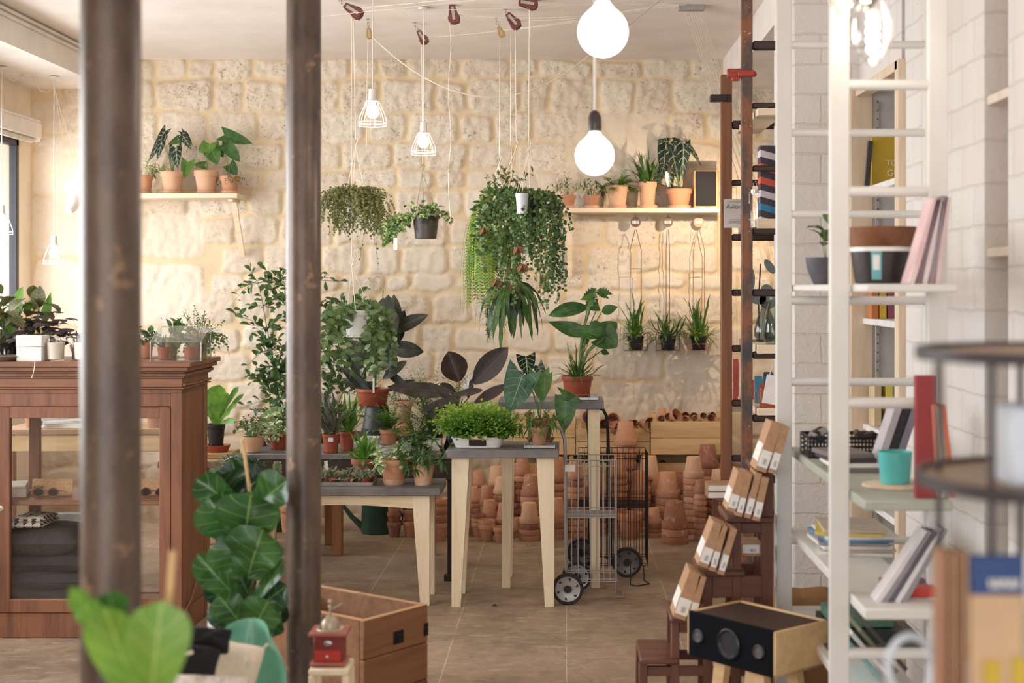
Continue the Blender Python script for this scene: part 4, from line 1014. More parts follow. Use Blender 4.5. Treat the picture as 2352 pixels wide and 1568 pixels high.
def trail(g, gs, top, n, L, ll, lw, prof='oval', step=.02, spread=.05, mi=0, nm=1, R=None, out=.05, amt=.05, vine=.0008, up=(0, -1, .2), rad=.06, jit=.3, arcn=None, lenv=(.5, 1.05), hang=.6):
    """vines spilling over a rim of radius rad and hanging straight down, leaves along them"""
    top = Vector(top)
    for k in range(n):
        a = R.uniform(0, 2*math.pi); d = Vector((math.cos(a), math.sin(a), R.uniform(.1, .9))).normalized(); l_ = L*R.uniform(*lenv)
        p = top+Vector((math.cos(a)*rad*R.random()**.5, math.sin(a)*rad*R.random()**.5, 0)); st = .012; pts = [p.copy()]; s_ = 0; v = d.copy(); sp = R.uniform(.3, 1)*out
        while s_ < l_:
            p = p+v*st; s_ += st; pts.append(p.copy())
            v = (v+Vector((0, 0, -1))*(st/max(.01, sp))*hang*2.2+Vector((R.uniform(-amt, amt), R.uniform(-amt, amt), 0))).normalized()
        gs.tube(pts[::2] if len(pts) > 6 else pts, vine, 3, cap=False)
        nl = int(l_/step)
        for i in range(1, nl):
            j = min(len(pts)-2, int(i*step/st)); y = (pts[j+1]-pts[j]).normalized(); o_ = y.orthogonal().normalized(); o_ = Matrix.Rotation(R.uniform(0, 6.3), 3, y) @ o_
            dd = o_+y*R.uniform(0, .8)+Vector((R.uniform(-jit, jit), R.uniform(-jit, jit), R.uniform(-jit, jit))); q = R.uniform(.7, 1.15)
            leaf(g, pts[j], dd, ll*q, lw*q, prof, up=(up[0]+R.uniform(-.5, .5), up[1]+R.uniform(-.5, .5), up[2]), n=3, m=1, mi=mi if nm == 1 else R.randrange(nm), fold=.15, bend=.08)

# ------------------------------------------------------------------ left wall shelf and its pots
def wall_shelf(px0, px1, py_t, py_b, lab, brackets, diag=True):
    Y0, Y1 = 9.30, 9.555; z1, z0 = Zf(py_t, Y0), Zf(py_b, Y0); x0, x1 = Xf(px0, Y0), Xf(px1, Y0)
    t = thing('wall_shelf', lab, 'shelf', ((x0+x1)/2, Y1, z0)); w_ = x1-x0
    g = G(); g.box((0, -(Y1-Y0)/2, (z1-z0)/2), (w_, Y1-Y0, z1-z0)); g.build('board', board, t)
    for b in brackets:
        xb = Xf(b, 9.45)-(x0+x1)/2
        g = G(); g.box((xb, -.012, -.21), (.034, .022, .42))
        if diag: g = G(); g.bar((xb, -.12, -.0), (xb+.035, -.015, -.375), .022, .036, up=(1, 0, 0)); 
        g.box((xb, -.11, -.010), (.034, .2, .02)); g.build('bracket', board, t)
    return z1
SL = wall_shelf(230, 545, 443, 455, 'pale wall shelf on the left carrying dark leaved plants', (260, 538))
SR = wall_shelf(1275, 1653, 477, 488, 'pale wall shelf on the right carrying five potted plants and a speaker', (1309,), False)
t_ = 9.42
def sp(px, base, w_, h_, kind, lab, fol, mats, name='potted_plant', S=None, Y=9.40, cat='potted plant'):
    hs = saucer(px, 0, Y, w_*1.02, 'pale' if kind != 'old' else 'tc', 'saucer under the '+lab.split(' on ')[0].replace('small ', '').replace('dark ', '')) if False else 0
    return plant(name, lab, px, base, Y, w_, h_, kind, fol, cat=cat, mats=mats, z=S)
def shelf_plant(px, w_, h_, kind, lab, fol, mats, S, name, sau=None, Y=9.42):
    z = S+.0006
    if sau:
        r = w_*.5*.92*Y/F; g = G(); h = .020; g.lathe([(0, 0), (.82*r, 0), (r, h), (.94*r, h), (.80*r, h*.35), (0, h*.35)], 32)
        put(g, 'saucer', PMAT['pale'], sau, 'saucer', (Xf(px, Y), Y, z)); z += h*.35+.0008
    return plant(name, lab, px, 0, Y, w_, h_, kind, fol, mats=mats, z=z)
# explicit leaves helper: list of (bx,by, tx,ty, widthpx) photo points
def leaves_at(g, lst, Y, off, prof='oval', R=None, gs=None, root=None, sr=.0018, dY=.06, **kw):
    R = R or random.Random(3)
    for q in lst:
        bx, by, tx, ty, wp = q[:5]; y0 = Y+(q[5] if len(q) > 5 else R.uniform(-dY, dY)); kk = dict(kw)
        if len(q) > 6: kk.update(q[6])
        p0 = P(bx, by, y0)-off
        pleaf(g, (bx, by), (tx, ty), wp*y0/F, y0, y0+R.uniform(-.03, .03), off=off, prof=kk.pop('prof', prof), **kk)
        if gs is not None and root is not None:
            a = Vector(root); m_ = (a+p0)/2+Vector((0, 0, .25*abs(p0.z-a.z))) if kk.get('arch') else a.lerp(p0, .55)+Vector(((a.x-p0.x)*.18, 0, .04*(p0-a).length))
            gs.tube([a, a.lerp(m_, .6), m_, m_.lerp(p0, .5), p0], sr, 6, r1=sr*.7)
def hero(lst, Y, prof, face=(0, -1, .3), **kw):
    def fn(g, gs, r, h, R):
        leaves_at(g, lst, Y, fn.off, prof, R, gs, (0, 0, h), facing=face, **kw)
    return fn
def hero_plant(name, lab, px, py, Y, w_, hpx, kind, lst, prof, mats, z=None, face=(0, -1, .3), extra=None, **kw):
    fn = hero(lst, Y, prof, face, **kw); loc = P(px, py, Y)
    if z is not None: loc.z = z
    fn.off = loc+Vector((0, 0, .0006))
    def both(g, gs, r, h, R):
        fn(g, gs, r, h, R)
        if extra: extra(g, gs, r, h, R)
    return plant(name, lab, px, py, Y, w_, hpx, kind, both, mats=mats, z=z)
# left shelf
def sauc(px, w_, lab, S, Y=9.42):
    r = w_*.5*Y/F; g = G(); h = .020; g.lathe([(0, 0), (.82*r, 0), (r, h), (.94*r, h), (.80*r, h*.35), (0, h*.35)], 32)
    put(g, 'saucer', PMAT['pale'], lab, 'saucer', (Xf(px, Y), Y, S+.0006)); return S+.0006+h*.35+.0008
z_ = sauc(396, 50, 'pale saucer under the black veined plant on the left shelf', SL)
hero_plant('alocasia', 'dark arrow leaved alocasia with white veins on the left wall shelf', 396, 0, 9.42, 54, 48, 'pale', [
 (372, 318, 340, 372, 26), (380, 300, 352, 340, 24), (372, 325, 360, 370, 22), (404, 340, 408, 388, 34, 0, dict(prof='arrow')), (398, 345, 390, 380, 22), (412, 320, 386, 332, 26, 0, dict(mi=1)), (420, 312, 440, 345, 24), (425, 310, 442, 335, 18), (418, 303, 440, 330, 14)], 'arrow', [LM['aloca'], LM['mid']], z=z_, lobe=.25)
z_ = sauc(474, 46, 'pale saucer under the heart leaved plant on the left shelf', SL)
hero_plant('heart_leaf_plant', 'green heart leaved plant with upswept leaves on the left wall shelf', 474, 0, 9.42, 56, 50, 'pale', [
 (484, 338, 500, 378, 44), (475, 335, 456, 350, 30), (482, 330, 480, 352, 32), (432, 372, 424, 410, 32), (470, 380, 446, 378, 20)], 'heart', [LM['heart_green']], z=z_, lobe=.25)
z_ = sauc(528, 42, 'saucer under the rightmost pot on the left shelf', SL)
hero_plant('heart_leaf_plant', 'dark green arrow leaved plant at the right end of the left shelf', 528, 0, 9.42, 46, 38, 'tc', [
 (515, 310, 580, 330, 34), (522, 336, 552, 372, 32), (510, 332, 540, 350, 26), (526, 378, 545, 402, 30), (505, 340, 512, 362, 18)], 'heart', [LM['monst']], z=z_, lobe=.2,
 extra=lambda g, gs, r, h, R: trail(g, gs, (0, 0, h), 22, .10, .012, .010, R=R, rad=r, out=.05, step=.012))
z_ = sauc(332, 34, 'saucer under the small pot beside the column on the left shelf', SL)
plant('potted_plant', 'small pot with variegated leaves beside the thick column on the left shelf', 332, 0, 9.42, 40, 40, 'tc', f_bush(14, .14, .05, .018, 'lance', (40, 85), .5), mats=LM['varieg'], z=z_)
g = G(); g.lathe([(0, 0), (.035, 0), (.050, .032), (.047, .032), (.033, .004), (0, .004)], 28)
put(g, 'glass_bowl', glass('clear_glass'), 'small glass bowl between two pots on the left shelf', 'bowl', (Xf(352, 9.40), 9.38, SL+.0006))
# right shelf
z_ = sauc(1305, 36, 'saucer under the leftmost pot on the right shelf', SR)
plant('potted_plant', 'leftmost small seedling pot on the right wall shelf', 1305, 0, 9.42, 37, 28, 'old', f_bush(12, .17, .045, .010, 'lance', (50, 88), .9, 6), mats=LM['fern'], z=z_)
z_ = sauc(1359, 36, 'saucer under the second pot on the right shelf', SR)
plant('potted_plant', 'small pot with dark palmate leaves, second from the left on the right shelf', 1359, 0, 9.42, 38, 28, 'old', f_palm(10, .12, .05, 7, w_=.010), mats=LM['ficus'], z=z_)
z_ = sauc(1418, 46, 'saucer under the bushy fern on the right shelf', SR)
plant('potted_fern', 'feathery asparagus fern in a pale pot behind the lower globe lamp', 1418, 0, 9.42, 52, 50, 'pale', f_fern(60, .15, .020, (10, 75), 1.3, .22), mats=LM['bright'], z=z_)
z_ = sauc(1487, 48, 'saucer under the tall pot on the right shelf', SR)
plant('potted_fern', 'upright strap leaved fern in two nested pots on the right shelf', 1487, 0, 9.42, 44, 58, 'pale', f_grass(60, .24, .016, (35, 88), .9, 'strap', wave=.1, twist=.2), mats=LM['mid'], z=z_)
z_ = sauc(1560, 56, 'saucer under the black alocasia on the right shelf', SR)
hero_plant('alocasia', 'large black leaved alocasia with pale veins beside the shelf speaker', 1560, 0, 9.42, 60, 42, 'tc', [
 (1530, 335, 1520, 412, 46), (1545, 352, 1560, 418, 44), (1570, 335, 1568, 415, 40), (1535, 325, 1508, 322, 22), (1548, 325, 1570, 325, 24), (1590, 345, 1614, 386, 12, 0, dict(wave=.2)), (1575, 330, 1600, 352, 16), (1538, 400, 1540, 450, 26), (1525, 380, 1508, 430, 28)], 'arrow', [LM['aloca']], z=z_, lobe=.22)
t = thing('loudspeaker', 'small black fronted wooden loudspeaker at the right end of the wall shelf', 'speaker', (Xf(1620, 9.42), 9.44, SR+.0006))
sw, sh = 56*9.35/F, 86*9.35/F
g = G(); g.box((0, 0, sh/2), (sw, .18, sh), bev=.003); g.build('cabinet_body', wood('oak', rgb(206, 164, 108), rgb(176, 132, 82), 'z'), t)
g = G(); g.box((-.004, -.094, sh/2+.004), (sw*.84, .012, sh*.92), bev=.005); g.build('grille', plain('black_cloth', rgb(34, 32, 34), .9), t)

# ------------------------------------------------------------------ plants on top of the display cabinet
def cabz(): return CT
plant('coleus', 'large leaved patterned plant at the left end of the cabinet top', 10, 0, 6.55, 60, 40, 'blackp', f_bush(22, .24, .10, .075, 'oval', (20, 85), 1.0, 5, fold=.2, sr=.002), mats=LM['coleus'], z=CT)
hero_plant('heart_leaf_plant', 'bright green plant with upright pointed leaves behind the purple one', 60, 0, 6.66, 46, 40, 'blackp', [
 (36, 700, 52, 658, 22), (20, 720, 55, 700, 42), (60, 720, 70, 690, 20), (100, 745, 117, 670, 24, 0, dict(prof='lance')), (105, 790, 110, 740, 22), (30, 770, 20, 712, 26)], 'oval', [LM['bright']], z=CT)
def f_oxa(g, gs, r, h, R):
    for k in range(44):
        d = rdir(R, 25, 80); pts = arc(Vector((0, 0, h)), d, R.uniform(.09, .19), 6, .5); gs.tube(pts, .0008, 4)
        a0 = R.uniform(0, 6)
        for q in range(3):
            a = a0+q*2.09; leaf(g, pts[-1], (math.cos(a), math.sin(a), -.25), .040, .046, 'obov', n=3, m=1, fold=-.15, up=(d.x*.5, d.y*.5-.3, 1))
plant('oxalis', 'dark purple triangle leaved plant behind the white box on the cabinet', 95, 0, 6.58, 50, 34, 'blackp', f_oxa, mats=LM['oxalis'], z=CT)
plant('potted_plant', 'small wiry plant right beside the thick column on the cabinet', 178, 0, 6.60, 34, 30, 'tc', f_bush(14, .10, .02, .008, 'lance', (20, 80), .8, 6), mats=LM['grey'], z=CT)
for px, lab, kd in ((376, 'tiny potted aloe in the glass terrarium, left', 0), (436, 'tiny potted succulent in the glass terrarium, right', 1)):
    plant('potted_succulent', lab, px, 0, 6.43, 30, 27, 'redp', f_grass(9, .075, .014, (35, 85), .2, 'lance', fold=.5) if kd == 0 else f_bush(5, .05, .028, .02, 'oval', (60, 88), .2, 4), mats=LM['heart'], z=CT+.0045)
plant('potted_plant', 'trailing small leaved plant in a terracotta pot behind the terrarium', 455, 0, 6.62, 52, 56, 'tc', lambda g, gs, r, h, R: (trail(g, gs, (0, 0, h), 40, .17, .014, .012, R=R, rad=r, out=.09, step=.013), f_bush(20, .14, .014, .012, 'oval', (40, 85), .4, 7)(g, gs, r, h, R)), mats=LM['mid'], z=CT)
plant('potted_plant', 'broad leaved plant with a white plant tag behind the terrarium', 388, 0, 6.62, 48, 46, 'tc', f_bush(10, .10, .09, .04, 'oval', (25, 70), .9, 3), mats=LM['mid'], z=CT)
def plant_tag(px0, py0, px1, py1, Y, lab, w_=8):
    p0, p1 = P(px0, py0, Y), P(px1, py1, Y); g = G(); g.bar((0, 0, 0), p1-p0, w_*Y/F, .0012, up=(0, -1, 0) if abs((p1-p0).normalized().y) < .9 else (1, 0, 0))
    put(g, 'plant_tag', whitep, lab, 'plant label', p0, 0, 'white plant tags')
plant_tag(383, 750, 373, 722, 6.60, 'white plant tag stuck in the broad leaved pot on the cabinet')
plant('potted_plant', 'low dark plant in a pot between the thick column and the terrarium', 334, 0, 6.60, 40, 40, 'tc', f_bush(18, .07, .028, .018, 'oval', (10, 80), .8, 4), mats=LM['dark'], z=CT)

# ------------------------------------------------------------------ floor-standing and bench plants, left part
bz = RZ+.0006
# bird's nest fern in black pot on a red pot saucer
g = G(); g.lathe([(0, 0), (.10, 0), (.11, .05), (.125, .05), (.125, .075), (.115, .075), (.10, .01), (0, .01)], 32)
zs = Zf(1046, 8.3)
def stand(px, Y, ztop, lab, mat=None, w_=.12, h=None):
    g = G(); h = h or .06; g.lathe([(0, 0), (w_*.8, 0), (w_, h), (w_*.93, h), (w_*.75, h*.85), (0, h*.85)], 32)
    o = put(g, 'upturned_dish', mat or redplastic, lab, 'dish', (Xf(px, Y), Y, ztop-h*.85))
    return o
def column_crate(px0, px1, pyt, Y, z0, lab, dp=.26):
    x0, x1 = Xf(px0, Y), Xf(px1, Y); z1 = Zf(pyt, Y); h = z1-z0; w_ = x1-x0
    t = thing('wooden_box', lab, 'box', ((x0+x1)/2, Y+dp/2, z0)); wd = wood('box_wood', rgb(196, 158, 116), rgb(150, 114, 78), 'x', .8)
    for sy in (-1, 1):
        g = G(); g.box((0, sy*(dp/2-.006), h/2), (w_, .012, h)); g.build('side_board', wd, t)
    for sx in (-1, 1):
        g = G(); g.box((sx*(w_/2-.006), 0, h/2), (.012, dp-.024, h)); g.build('end_board', wd, t)
    g = G(); g.box((0, 0, h-.006), (w_-.024, dp-.024, .012)); g.build('top_board', wd, t)
    return z1
zt = column_crate(450, 528, 1042, 8.25, bz, 'small rough wooden box under the bird nest fern')
stand(496, 8.36, zt+.034+.0006, 'terracotta coloured dish under the black potted bird nest fern', h=.04, w_=.085)
hero_plant('birds_nest_fern', 'bright green bird nest fern in a black pot beside the cabinet', 496, 0, 8.36, 40, 46, 'blackp', [
 (495, 985, 503, 884, 40, -.05), (488, 985, 486, 890, 26, .02), (500, 985, 560, 886, 10), (500, 985, 545, 925, 10), (502, 985, 530, 940, 10), (505, 990, 543, 965, 16, 0, dict(arch=1) if False else {}), (498, 985, 520, 900, 24, .08), (490, 985, 478, 900, 22, .06)], 'bird', [LM['bright']], z=zt+.034+.001, wave=.06, n=10, root=None) if False else None
def nest(g, gs, r, h, R):
    lst = [(503, 884, 46, -.05), (484, 890, 34, .02), (548, 888, 16, 0), (545, 925, 14, -.04), (530, 945, 14, -.08), (541, 968, 18, -.1), (522, 902, 30, .08), (474, 905, 30, .06), (462, 930, 20, 0), (560, 905, 12, .05)]
    for (tx, ty, w_, dy) in lst:
        p1 = P(tx, ty, 8.36+dy)-nest.off; p0 = Vector((p1.x*.12, 0, h)); m_ = p0.lerp(p1, .5)+Vector((-p1.x*.12, 0, .03)); pts = [p0, p0.lerp(m_, .5), m_, m_.lerp(p1, .35), m_.lerp(p1, .7), p1]
        q = [p0]+[Vector(p0*(1-t)**2+m_*2*t*(1-t)+p1*t*t) for t in [k/12 for k in range(1, 13)]]
        ribbon(g, q, w_*8.36/F, 0, 'bird', .04, R, .2, face=(0, -1, .2))
nest.off = Vector((Xf(496, 8.36), 8.36, zt+.036))
plant('birds_nest_fern', 'bright green bird nest fern in a black pot beside the cabinet', 496, 0, 8.36, 42, 50, 'blackp', nest, mats=LM['bright'], z=zt+.036)

# weeping ficus, tall, behind the column
def f_ficus(g, gs, r, h, R):
    for (x, s_) in ((.0, 1), (-.06, 1), (.05, 1), (.14, .9), (.20, .85), (-.03, .7)):
        base = Vector((0, 0, h)); top = Vector((x*3.0-.05, R.uniform(-.1, .1), h+1.42*s_)); pts = [base.lerp(top, t)+Vector((math.sin(t*3+x*9)*.03, math.cos(t*4)*.03, 0)) for t in [k/10 for k in range(11)]]
        gs.tube(pts, .006, 6, r1=.0025)
        for i in range(2, 11):
            for b in range(5):
                d = rdir(R, 0, 60); bp = arc(pts[i], d, R.uniform(.08, .26), 5, .5, R, .2); gs.tube(bp, .0016, 4)
                for q in range(6):
                    j = 1+q % 5; dd = rdir(R, -30, 60)+(bp[j]-bp[j-1]).normalized(); leaf(g, bp[j], dd, R.uniform(.045, .075), R.uniform(.026, .038), 'obov', up=(R.uniform(-.4, .4), -.5, .8), n=4, m=1, bend=.1)
g = G()
plant('ficus_tree', 'tall bushy small leaved ficus standing behind the brown column', 672, 0, 9.0, 66, 66, 'tc', f_ficus, mats=LM['ficus'], z=bz+.0 if False else .0006)

# bench top row left of the column
def on_bench(name, lab, px, w_, hpx, kind, fol, mats, Y=7.72, z=None, **kw):
    return plant(name, lab, px, 0, Y, w_, hpx, kind, fol, mats=mats, z=(NZ+.0006) if z is None else z, **kw)
on_bench('poinsettia', 'small dark leaved plant with red bracts left of the column', 597, 38, 36, 'redp', lambda g, gs, r, h, R: (f_bush(12, .12, .045, .024, 'oval', (20, 80), .6, 4)(g, gs, r, h, R), f_bush(5, .13, .035, .02, 'oval', (50, 88), .4, 2, mi=1)(g, gs, r, h, R)), [LM['dark'], LM['red']], Y=7.9)
on_bench('potted_plant', 'variegated pale green bushy plant in a red pot left of the column', 640, 44, 34, 'redp', f_bush(26, .10, .038, .028, 'oval', (10, 80), .7, 4), LM['varieg'], Y=7.72)
hero_plant('potted_plant', 'plant with long pale striped leaves leaning left in front of the column', 668, 0, 7.85, 44, 36, 'redp', [
 (650, 935, 590, 962, 22), (655, 930, 648, 935, 10), (640, 960, 556, 1002, 22), (648, 955, 620, 935, 16)], 'lance', [LM['varieg']], z=NZ+.0006)
# low table left part
lz = LZ+.0006
def on_low(name, lab, px, w_, hpx, kind, fol, mats, Y=7.08, z=None, **kw): return plant(name, lab, px, 0, Y, w_, hpx, kind, fol, mats=mats, z=lz if z is None else z, **kw)
# shelf board between (plank rail in front of the left group)
on_low('peperomia', 'silvery striped round leaved plant in a red pot at the left of the low table', 590 if False else 600, 40, 22, 'redp', f_bush(18, .09, .045, .036, 'oval', (5, 80), .9, 3), LM['silver'], Y=7.12) if False else None
bw_ = wood('rough_plank', rgb(176, 138, 102), rgb(128, 94, 66), 'x', .7)
t = thing('low_stand', 'low rough wooden stand between the cabinet and the low table', 'stand', (Xf(540, 7.2), 7.30, 0))
LS = Zf(1098, 7.2)
g = G()
for k in range(3): g.box((0, -.12+.12*k, LS-.012), (.34, .112, .024))
g.build('plank_top', bw_, t)
for sx in (-1, 1):
    for sy in (-1, 1):
        g = G(); g.box((sx*.14, sy*.14, (LS-.024)/2), (.035, .035, LS-.024)); g.build('leg', bw_, t)
on_low('peperomia', 'silvery striped round leaved plant in a red pot left of the fiddle leaf cane', 530, 40, 26, 'redp', f_bush(18, .085, .05, .038, 'oval', (5, 80), .9, 3), LM['silver'], Y=7.18, z=LS+.0006)
on_low('potted_succulent', 'dark rosette succulent in a black pot behind the fiddle leaf cane', 580, 38, 24, 'blackp', f_bush(26, .045, .032, .016, 'oval', (5, 85), .2, 4), LM['dark'], Y=7.30, z=LS+.0006)
zt2 = NZ+.0006
on_bench('potted_plant', 'reddish wiry plant in a pale cream pot behind the fiddle leaf cane', 582, 50, 36, 'bowl', f_bush(30, .13, .030, .022, 'oval', (35, 85), .7, 3), [LM['olive']], Y=7.58)
def f_cactus(g, gs, r, h, R):
    n = 20; prof = [(0.001, h+.062), (.010, h+.060), (.0165, h+.048), (.018, h+.03), (.017, h+.012), (.013, h)]
    vs = []
    for (rr, z) in prof:
        for k in range(n*2):
            a = math.pi*k/n; q = rr*(1.0 if k % 2 else .82); vs.append((math.cos(a)*q, math.sin(a)*q, z))
    m_ = n*2; g.add(vs, [(i*m_+k, (i+1)*m_+k, (i+1)*m_+(k+1) % m_, i*m_+(k+1) % m_) for i in range(len(prof)-1) for k in range(m_)], 0, True)
    for k in range(n):
        a = 2*math.pi*(k+.5)/n
        for z in range(9):
            rr = .0165*(1 if z < 7 else .8); p = Vector((math.cos(a)*rr, math.sin(a)*rr, h+.006+z*.0062))
            for q in range(3): gs.tube([p, p+(Vector((math.cos(a), math.sin(a), 0))+Vector((R.uniform(-.8, .8), R.uniform(-.8, .8), R.uniform(-.8, .8)))).normalized()*.007], .0003, 3)
t = plant('cactus', 'small spiny ball cactus in a red pot left of the column', 637, 0, 7.14, 26, 20, 'redp', f_cactus, mats=plain('cactus_skin', rgb(104, 124, 74), .6), z=lz, cat='cactus')
for c_ in t.children:
    if c_.name.startswith('stems'): c_.data.materials[0] = plain('cactus_spines', rgb(222, 206, 176), .7); c_.name = 'spines'

# low table right of the column: tray of fittonias
def tray(name, lab, px0, px1, Y0, Y1, z, mat, h=.018, handles=True, pyx=None, lip=.004):
    x0, x1 = Xf(px0, Y0), Xf(px1, Y0); w_ = x1-x0; d = Y1-Y0
    t = thing(name, lab, 'tray', ((x0+x1)/2, (Y0+Y1)/2, z+.0006))
    g = G(); g.box((0, 0, .002), (w_-.01, d-.01, .004), bev=0)
    for sx in (-1, 1): g.box((sx*(w_/2-.003), 0, h/2), (.006, d, h), bev=.0015)
    for sy in (-1, 1): g.box((0, sy*(d/2-.003), h/2), (w_-.012, .006, h), bev=.0015)
    g.build('tray_body', mat, t)
    if handles:
        g = G(); hw = min(.04, w_*.2); g.tube([(-hw, -d/2-.003, .004), (-hw, -d/2-.003, .028), (-hw+.006, -d/2-.003, .033), (hw-.006, -d/2-.003, .033), (hw, -d/2-.003, .028), (hw, -d/2-.003, .004)], .0016, 6); g.build('handle', greym, t)
    return t
tray('metal_tray', 'shallow grey metal tray of seedling pots on the low table', 700, 856, 6.96, 7.12, LZ, plain('tray_metal', rgb(150, 142, 136), .45, .3))
lbs = ['leftmost', 'second from the left', 'third from the left', 'rightmost']
for row in (0, 1):
    for k in range(4):
        px = 722+k*39+row*8
        plant('seedling_pot', 'silvery seedling, %s in the %s row of the metal tray' % (lbs[k], ('front', 'rear')[row]), px, 0, 7.0+row*.075, 26, 15, 'redp', f_fittonia(13, .045, .026), mats=LM['fitt'], z=LZ+.006, group='seedlings in the metal tray')
plant_tag(752, 1085, 748, 1058, 7.05, 'white plant tag among the seedlings in the metal tray')
z_ = LZ
g = G(); r_ = 27*7.0/F; g.lathe([(0, 0), (.85*r_, 0), (r_, .028), (.94*r_, .028), (.8*r_, .012), (0, .012)], 32); put(g, 'saucer', PMAT['pale'], 'thick pale saucer under the big pot on the low table', 'saucer', (Xf(905, 7.03), 7.03, LZ+.0006))
plant('potted_plant', 'big terracotta pot with cream and green leaves on the low table', 905, 0, 7.03, 68, 51, 'tc', f_bush(14, .07, .07, .032, 'oval', (10, 65), .7, 3, fold=.3), mats=LM['varieg'], z=LZ+.0145)
plant('umbrella_plant', 'plain clay pot with a bushy dark umbrella plant at the table end', 972, 0, 7.0, 51, 46, 'plain', f_palm(46, .17, .055, 8, el=(15, 88), w_=.012), mats=LM['mid'], z=lz)
# behind on the low table: fern pot left of the big pot
z_f = LZ
def blade_fern(g, gs, r, h, R):
    f_grass(34, .19, .020, (30, 88), .5, 'strap', wave=.15, twist=.25)(g, gs, r, h, R)
plant('staghorn_fern', 'brown clay pot with upright forked fern blades on the low table', 836, 0, 7.2, 60, 48, 'dark', blade_fern, mats=LM['bright'], z=lz)
# bench row right of the column
on_bench('potted_plant', 'spiky grey green plant in a labelled red plastic pot right of the column', 760, 40, 43, 'redp', lambda g, gs, r, h, R: f_grass(46, .30, .016, (50, 88), .9, 'strap', twist=.35)(g, gs, r, h, R), LM['grey'], Y=7.56)
g = G(); g.box((0, 0, 0), (.026, .001, .022), bev=0); put(g, 'price_label', paper, 'white price sticker on the red pot next to the column', 'label', (Xf(759, 7.50), 7.508, Zf(1010, 7.5)))
on_bench('potted_plant', 'glossy green blade plant in the second red plastic pot right of the column', 797, 36, 44, 'redp', f_grass(26, .26, .026, (45, 88), .5, 'lance', twist=.15), LM['bright'], Y=7.66)
on_bench('potted_fern', 'light feathery fern in a clay pot on the bench', 893, 44, 34, 'old', f_fern(34, .17, .020, (15, 85), 1.3, .3), LM['bright'], Y=7.56, z=NZ+.045)
g = G(); g.lathe([(0, 0), (.034, 0), (.054, .042), (.049, .042), (.03, .005), (0, .005)], 32); put(g, 'white_bowl', whitep, 'small white enamel bowl under the feathery fern pot', 'bowl', (Xf(893, 7.56), 7.56, NZ+.0006))
# white troughs
def trough(px0, px1, Y, lab, z=None, hh=.060):
    x0, x1 = Xf(px0, Y), Xf(px1, Y); g = G(); w_ = x1-x0
    g.box((0, 0, .003), (w_-.01, .10, .006)); 
    for sy in (-1, 1): g.box((0, sy*.055, hh/2), (w_, .006, hh))
    for sx in (-1, 1): g.box((sx*(w_/2-.003), 0, hh/2), (.006, .104, hh))
    put(g, 'planter_trough', whitep, lab, 'planter', ((x0+x1)/2, Y+.06, (z or NZ)+.0006))
trough(915, 1012, 7.62, 'white metal trough on the bench, in front of the terracotta pot'); trough(826, 868, 7.72, 'short white trough behind the forked fern')
plant('potted_fern', 'airy green fern filling the white trough', 955, 0, 7.68, 60, 20, 'blackp', f_fern(40, .17, .017, (20, 85), 1.2, .22), mats=LM['fern'], z=NZ+.008)
plant('potted_fern', 'tall feathery asparagus fern behind the tray of maidenhair', 990, 0, 7.82, 60, 36, 'blackp', f_fern(64, .42, .026, (40, 88), 1.0, .18, seg=18), mats=LM['fern'], z=NZ+.0006)
plant('potted_fern', 'feathery fern spilling between the bench and the tray table', 1060, 0, 7.88, 56, 40, 'blackp', f_fern(54, .34, .024, (45, 88), .8, .18, seg=16), mats=LM['fern'], z=NZ+.0006) if False else None
# stack carrying the rubber plant: upturned black pot
zr = Zf(930, 8.05)
def upturned(px, Y, zt_, w_, lab, mat, z0):
    r = w_/2*Y/F; h = zt_-z0; g = G(); g.lathe([(0, h), (.72*r, h), (.74*r, h-.01), (.93*r, h*.25), (r, h*.22), (r, 0), (.93*r, 0), (.65*r, h-.02), (0, h-.02)], 32)
    put(g, 'upturned_pot', mat, lab, 'flower pot', (Xf(px, Y), Y, z0+.0006))
# back riser shelf for rubber plant
g_ = thing('riser_box', 'dark wooden riser at the back of the bench', 'box', (Xf(880, 8.2), 8.25, 0))
RB = .70
g = G(); g.box((0, 0, RB-.01), (.62, .36, .02)); g.build('top_board', plain('dark_wood', rgb(62, 44, 36), .6), g_)
for sx in (-1, 1): g = G(); g.box((sx*.27, 0, (RB-.02)/2), (.055, .07, RB-.02)); g.build('leg', wood('orange_timber', rgb(172, 114, 74), rgb(130, 80, 50), 'z', .7), g_)
upturned(866, 8.2, Zf(932, 8.2), 72, 'black upturned bucket under the red rubber plant pot', blackplastic, RB)
RUB = [(862, 790, 845, 690, 58), (905, 795, 905, 675, 44), (890, 770, 880, 683, 56), (888, 770, 892, 676, 40), (892, 765, 985, 722, 34), (888, 800, 974, 808, 40), (880, 790, 930, 758, 40), (858, 905, 782, 842, 26), (862, 910, 785, 868, 24), (880, 870, 935, 828, 24),
       (840, 870, 792, 800, 30), (870, 830, 835, 740, 44), (885, 850, 940, 895, 20), (870, 800, 915, 720, 40), (860, 840, 800, 780, 36), (880, 900, 955, 872, 16), (865, 880, 820, 900, 26), (875, 850, 915, 790, 34), (868, 760, 860, 695, 44), (900, 780, 930, 712, 36)]
rp = hero_plant('rubber_plant', 'tall rubber plant with big dark oval leaves in a red plastic pot', 856, 0, 8.2, 80, 40, 'redp', RUB, 'oval', [LM['rubber']], z=Zf(932, 8.2)+.0012, dY=.12, n=8, bend=.06, wave=0,
 extra=lambda g, gs, r, h, R: gs.tube([(0, 0, h), (.02, .01, h+.2), (.05, 0, h+.42), (.06, 0, h+.58)], .006, 8, r1=.003))
g = G(); g.bar((0, 0, 0), (.0, 0, .085), .010, .0012, up=(0, -1, 0)); put(g, 'plant_tag', whitep, 'white plant tag standing in the rubber plant pot', 'plant label', P(858, 902, 8.1), 0)
